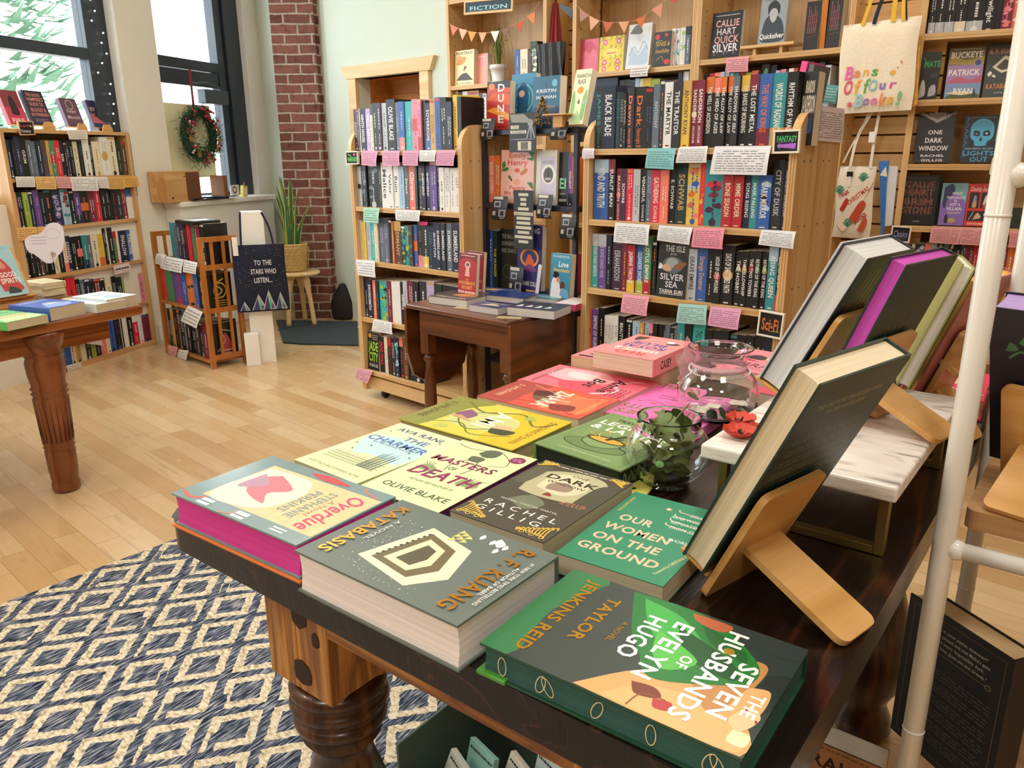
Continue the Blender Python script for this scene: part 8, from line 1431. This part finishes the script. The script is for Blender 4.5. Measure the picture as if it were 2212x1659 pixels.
BN += fl('e8b03a', .73, .42, .05)+fl('e05a7a', .2, .1, .045)+fl('e05a7a', .83, .53, .018, 4)+fl('e05a7a', .79, .47, .014, 4)+fl('e8b03a', .12, .52, .018, 4)
Mt = FB @ T((P[0][0]+P[1][0])/2-.005, tv, (P[0][1]+P[1][1])/2) @ RY(-1)
tote(Mt, W_, H_, 'efe3cb', BN, 'cream tote with rainbow lettering Bans Off Our Books hanging on the slat wall', [([(.27, -.03), (.33, .15), (.45, .55)], .014, 'e8b83a'), ([(.42, -.03), (.47, .15), (.6, .5)], .014, '1c2436'), ([(.66, -.03), (.665, .2), (.66, .5)], .016, 'e8b83a'), ([(.79, -.03), (.77, .2), (.76, .5)], .013, 'e8b83a'), ([(.83, -.03), (.8, .2), (.79, .5)], .006, '1c2436')])
mb = MB(); mb.prism([(0, 0), (.02, .01), (.006, H_*.75), (-.005, H_*.75)], 0, .004, mat('d8a04a', .7, amt=.5, scale=60), X=axes((1, 0, 0), (0, 0, 1), (0, -1, 0))); o = mb.build('patterned_tote'); o.matrix_world = Mt @ T(W_/2-.005, .018, -H_+.01); tag(o, 'edge of a floral tote peeking out behind the cream one', 'tote bag')
P = tbp(C8, [(495, 40), (845, -20), (868, 720), (480, 700)], tv+.05); W_ = P[1][0]-P[0][0]; H_ = P[0][1]-P[3][1]
ST = [('c', 'efe2d0', [(.1, .2), (.4, .5), (.8, .85), (.98, .8), (.7, .45), (.35, .1)]), ('T', 'b8382c', 'CHRISTMAS', .62, .6, .07, .7, 40), ('T', 'b8382c', 'books', .72, .3, .09, .4, 40), ('T', 'b8382c', 'I Want', .22, .62, .07, .3, 40), ('c', 'c8503c', [(.42, .26), (.7, .52), (.86, .48), (.7, .3), (.5, .2)]), ('c', 'c03a2c', [(.15, .4), (.3, .56), (.38, .5), (.26, .38)]), ('c', 'c8583c', [(.7, .12), (.85, .3), (.95, .24), (.85, .1)])]
for cx, cy in ((.72, .8), (.42, .16), (.1, .62)):
    for k in range(6): a_ = math.radians(30+24*k); ST += [('s', '3a8a6c', .03, [(cx, cy), (cx+.07*math.cos(a_)-.01, cy+.06*math.sin(a_)), (cx+.13*math.cos(a_), cy+.11*math.sin(a_))]), ('e', '4a9a7c', cx+.13*math.cos(a_), cy+.11*math.sin(a_), .03, .02)]
ST += [('r', '1c1e22', .25, .86, .42, .93), ('r', 'ecebe6', .28, .72, .38, .86)]
Mt = FB @ T((P[0][0]+P[1][0])/2, tv+.05, P[0][1])
tote(Mt, W_, H_, 'eee4d2', ST, 'cream tote printed with red stockings and green sprigs, lower on the slat wall', [([(.3, -.03), (.42, .4), (.75, .75), (.9, .98)], .011, 'efe6d4'), ([(.85, -.03), (.88, .4), (.92, .7), (.96, .98)], .011, 'efe6d4'), ([(.1, .05), (.3, .3), (.5, .5), (.78, .95)], .006, 'e6dcc8'), ([(.35, .0), (.42, -.3), (.35, -.65), (.1, -.72)], .012, 'efe6d4')], flare=.05, tag_=(.035, -.02, .09, .06, -.018, .13))
P = tbp(C8, [(860, -10), (955, -10), (930, 200), (905, 720), (880, 720), (870, 200)], tv+.085)
mb = MB(); mb.prism([(x-P[0][0], z-P[0][1]) for x, z in P], 0, .006, mat('3a7ac8', .6, amt=.1, name='blue_cloth'), X=axes((1, 0, 0), (0, 0, 1), (0, -1, 0))); draw(mb, axes((1, 0, 0), (0, 0, 1), (0, -1, 0), (0, -.006, 0)), .05, .05, [('p', 'e8e4d0', [(.2, -1.1), (.6, -.4), (.8, -1.2)])]); o = mb.build('tote_bag'); o.matrix_world = FB @ T(P[0][0], tv+.085, P[0][1]); tag(o, 'blue cloth tote seen edge on behind the stocking print tote', 'tote bag')
P = tbp(C8, [(900, 30), (1040, 40), (985, 590), (905, 600)], tv+.1)
mb = MB(); mb.prism([(x-P[0][0], z-P[0][1]) for x, z in P], 0, .006, mat('e6ebf0', .8, amt=.05, name='white_cloth'), X=axes((1, 0, 0), (0, 0, 1), (0, -1, 0))); o = mb.build('tote_bag'); o.matrix_world = FB @ T(P[0][0], tv+.1, P[0][1]); tag(o, 'plain white tote hanging behind the blue one', 'tote bag')
# printed list on the ply side
nB = FB.to_3x3() @ V((0, 1, 0)); FE = frame(FB @ V((2.3004, 0, 0)), nB); FEi = FE.inverted()
def Ep(x, y, v=0): q = FEi @ pl(x, y, FE @ V((0, v, 0)), FE.to_3x3() @ V((0, 1, 0))); return q.x, q.z
card(FE, Ep, -.003, [(278, 982), (538, 1016), (515, 1335), (252, 1310)], 'e8dfe6', 'white printed list taped to the ply side of the FANTASY bookcase', off=C7, n=12, ink_='6a5a68', curl=.002)
# ---------------------------------------------------------------- white tube stand
wt = mat('e4e2da', .3, coat=.3, amt=.02, name='white_enamel')
e = empty('ladder_shelf', FT0 @ T(.852, .555, 0), 'white tubular shelf stand with oak boards at the end of the dark table', 'shelf stand')
def tb_(pts, name='tube', r=.0132): mb = MB(); mb.tube(pts, r, wt, 20); mb.build(name, e)
DB = .45; LN = .62
for x, y in ((0, 0), (-.006, DB), (LN, 0), (LN, DB)):
    mb = MB(); mb.tube([(x, y, 0), (x, y, 1.75)], .0132, wt, 20)
    for z in (.50, 1.18): mb.lathe([(.0132, z), (.0142, z+.002), (.0132, z+.004)], wt, 20, X=T(x, y, 0))
    mb.build('post', e)
for z in (.775, .36, 1.225):
    for y in (0, DB):
        mb = MB(); mb.tube([(.012, y, z), (LN, y, z)], .0105, wt, 16); mb.ball((.014, y, z), .0135, wt, 12); mb.build('rail', e)
oakb = wood('oak_board', ['9c7448', 'b58c5c', 'c9a272'], 0, 1, .5, 5, 2)
for z in (.787, .372):
    mb = MB(); mb.prism(rrect(.012, .045, LN-.02, DB-.012, .015), z, z+.0255, oakb); mb.build('board', e, bevel=.002)
# rose book on its easel
L_ = hz(2140, 1000, .83); yl = V((-.80, -.60, 0)); xl = V((yl.y, -yl.x, 0)); Wb = .155
O_ = L_-xl*Wb; Mr = frame(V((O_.x, O_.y, .8135)), xl)
plate_easel(Mr @ T(.03, .003, 0), .105, .16, 20, 'honey plywood easel on the oak board of the white stand', fl=.1, lip=.05, lipz=.028)
RS = [('r', '1a1628', 0, 0, 1, 1), ('c', '5a2a7a', [(.3, .6), (.4, .72), (.55, .68), (.5, .55)]), ('c', '7a3a9a', [(.38, .62), (.44, .68), (.5, .62)]), ('s', '3f7a4a', .02, [(.15, .7), (.25, .75), (.35, .68)]), ('c', '3f7a4a', [(.12, .74), (.16, .8), (.22, .76)]), ('c', '3f7a4a', [(.22, .8), (.28, .86), (.32, .78)]), ('h', '8a84a0', .3, .45, .8, .5, 1)]
book(Mr @ RX(-20) @ T(0, 0, .03) @ axes((1, 0, 0), (0, 0, 1), (0, -1, 0)) @ T(0, 0, .002), Wb, .235, .045, '1a1628', 'midnight hardback with a purple rose on its back, on the white stand', None, True, (), (), 'b49ad8', RS)
# black hardback on the lower board
a_, b_ = hz(1968, 1280, .6335), hz(2212, 1440, .6335); dR_ = (b_-a_); dR_.z = 0; dR_.normalize(); Wk = .17
mk = frame(V((a_.x, a_.y, .398))+dR_*Wk, -dR_)
BKB = [('r', '15171c', 0, 0, 1, 1), ('l', '8a6a4a', .004, [(.06, .04), (.06, .96), (.94, .96), (.94, .04), (.06, .04)]), ('t', 'b8b0a0', '"What is your name, monster?"', .52, .9, .022, .56), ('t', 'b8b0a0', "The woman paused and met Malka's gaze.", .5, .86, .022, .66), ('t', 'b8b0a0', 'Her eyes were impossibly dark.', .5, .82, .022, .56), ('t', 'b8b0a0', '"I seem to have given me one already."', .5, .78, .022, .62), ('l', '8a7a60', .004, [(.2, .74), (.8, .74)]), ('o', '8a7a60', .83, .74, .025, .018, .006)]+[('h', '4a4844', .14, .12+.09*i, .88, .19+.09*i, 3) for i in range(6)]
book(mk @ axes((1, 0, 0), (0, 0, 1), (0, -1, 0)), Wk, .235, .04, '15171c', 'black hardback with a thin gold border on its back, on the lower oak board', None, True, (), (), 'd9b988', BKB)
# things under the dark table
q = CAM+ray(1745, 1590)*1.35; mkc = frame((q.x, q.y, q.z-.2), -D(-52.1))
xbook(mkc @ FACE @ T(-.02, 0, -.05), .14, .2, .05, '23303a', 'dark topped paperback with heavy black author letters under the table', art=[('r', 'a8744c', 0, 0, 1, .99), ('T', '1a1a1c', 'CRAIG', .4, .82, .13, .8), ('T', '1a1a1c', 'JOHNSON', .5, .62, .13, .95), ('e', 'efe0d0', .88, .9, .03, .03), ('h', '5a3a2c', .2, .93, .9, .97, 1)])
mb = MB(); bx = wood('crate_dark', ['2c1a10', '4a2e1c', '5c3a24'], 0, 1, .6, 3, 2); hh = q.z-.2
mb.box(-.1, -.02, 0, .3, .25, hh-.002, bx); o = mb.build('storage_box'); o.matrix_world = frame((q.x, q.y, 0), -D(-52.1)); tag(o, 'dark wooden box under the table carrying a paperback', 'box')
q = hz(960, 1640, .16)
e = empty('packet_tray', frame((q.x, q.y, 0), -D(-52.1)), 'grey green tray of printed packets on the rug under the table', 'tray')
mb = MB(); gt_ = mat('5f7468', .6, amt=.1)
for a in [(-.05, -.08, .012, .3, -.074, .17), (-.05, .2, .012, .3, .206, .17), (-.05, -.074, .012, -.044, .2, .22), (.294, -.074, .012, .3, .2, .17), (-.05, -.08, .012, .3, .206, .018)]: mb.box(*a, gt_)
mb.build('tray_body', e, bevel=.002)
rnd = random.Random(2)
for k, (x, r_) in enumerate(((-.03, 12), (.02, -14), (.07, 8), (.13, -6), (.19, 10))):
    M_ = frame((q.x, q.y, 0), -D(-52.1)) @ T(x, -.03+.03*k, .02) @ RZ(-20) @ RY(r_*.6) @ RX(-18); mb = MB(); mb.box(0, 0, 0, .09, .012, .17, mat(['dfe6dc', '8fc4b8', 'e8e2d0', 'c8dcd8', 'e6d8c8'][k], .4))
    it = [('c', rnd.choice(['e0605a', '7a9a4a', 'd88a5c', '5a7a5c']), [(rnd.random()*.7+.1, rnd.random()*.6+.1), (rnd.random()*.7+.1, rnd.random()*.6+.2), (rnd.random()*.7+.1, rnd.random()*.6+.1)]) for _ in range(6)]+[('h', '3a3a3a', .05, .88, .95, .96, 1)]
    draw(mb, FACE, .09, .17, it); o = mb.build('seed_packet', bevel=.001); o.matrix_world = M_; tag(o, '%s printed packet standing in the tray under the table' % ('white', 'mint', 'cream', 'pale aqua', 'beige')[k], 'packet', 'packets in the tray')
# cardboard and ribbon against the tube
P = [V(CAM+ray(x, y)*1.12) for x, y in ((2214, 30), (2190, 70), (2166, 300), (2152, 312), (2170, 105), (2195, 40))]
o_ = P[3]; Fc = frame((o_.x, o_.y, o_.z), V((1, -.3, 0))); Fi = Fc.inverted(); pp = [Fi @ p for p in P]
mb = MB(); mb.prism([(p.x, p.z) for p in pp], 0, .004, mat('a07a5a', .8, amt=.15, scale=30), X=axes((1, 0, 0), (0, 0, 1), (0, -1, 0)))
o = mb.build('cardboard_flap'); o.matrix_world = Fc; tag(o, 'strip of brown corrugated cardboard against the white tube top', 'cardboard')
mb = MB(); P = [Fi @ V(CAM+ray(x, y)*1.13) for x, y in ((2165, 110), (2160, 200), (2148, 305), (2156, 305), (2166, 215), (2170, 120))]; mb.prism([(p.x, p.z) for p in P], 0, .002, mat('4fa080', .5), X=axes((1, 0, 0), (0, 0, 1), (0, -1, 0), (0, .01, 0))); o = mb.build('green_ribbon'); o.matrix_world = Fc; tag(o, 'sea green ribbon dangling beside the cardboard strip', 'ribbon')
# ---------------------------------------------------------------- the many shelf books: those that show largest stay single things, the rest become one object
def gather_small_books(keep=262, gx=300, gy=225):
    bpy.context.view_layer.update(); dg = bpy.context.evaluated_depsgraph_get(); hits = {}
    look = {o.name for o in SC.objects if any(k in o.name for k in ('pane', 'glass'))}
    for j in range(gy):
        for i in range(gx):
            d = ray((i+.5)/gx*2212, (j+.5)/gy*1659).normalized(); org = CAM
            ok_, loc, _, _, o, _ = SC.ray_cast(dg, org, d)
            if ok_ and o: hits[o.name] = hits.get(o.name, 0)+1
    bk = [o for o in SC.objects if o.type == 'MESH' and o.get('category') == 'book' and o.name.split('.')[0] == 'book']
    bk.sort(key=lambda o: -hits.get(o.name, 0)); rest = bk[keep:]
    if not rest: return
    mb = MB(); big = bpy.data.meshes.new('shelved_books'); mats = []; vs = []; fs = []; mi = []
    for o in rest:
        me = o.data; n = len(vs); vs += [o.matrix_world @ v.co for v in me.vertices]; mp = []
        for m in me.materials:
            if m not in mats: mats.append(m)
            mp.append(mats.index(m))
        for p in me.polygons: fs.append(tuple(i+n for i in p.vertices)); mi.append(mp[p.material_index])
        bpy.data.objects.remove(o)
    big.from_pydata([tuple(v) for v in vs], [], fs)
    for m in mats: big.materials.append(m)
    big.polygons.foreach_set('material_index', mi); big.update()
    o = bpy.data.objects.new('shelved_books', big); COL.objects.link(o)
    tag(o, 'the many further books packed on the far and lower shelves around the shop', 'books', None, 'stuff')
gather_small_books()
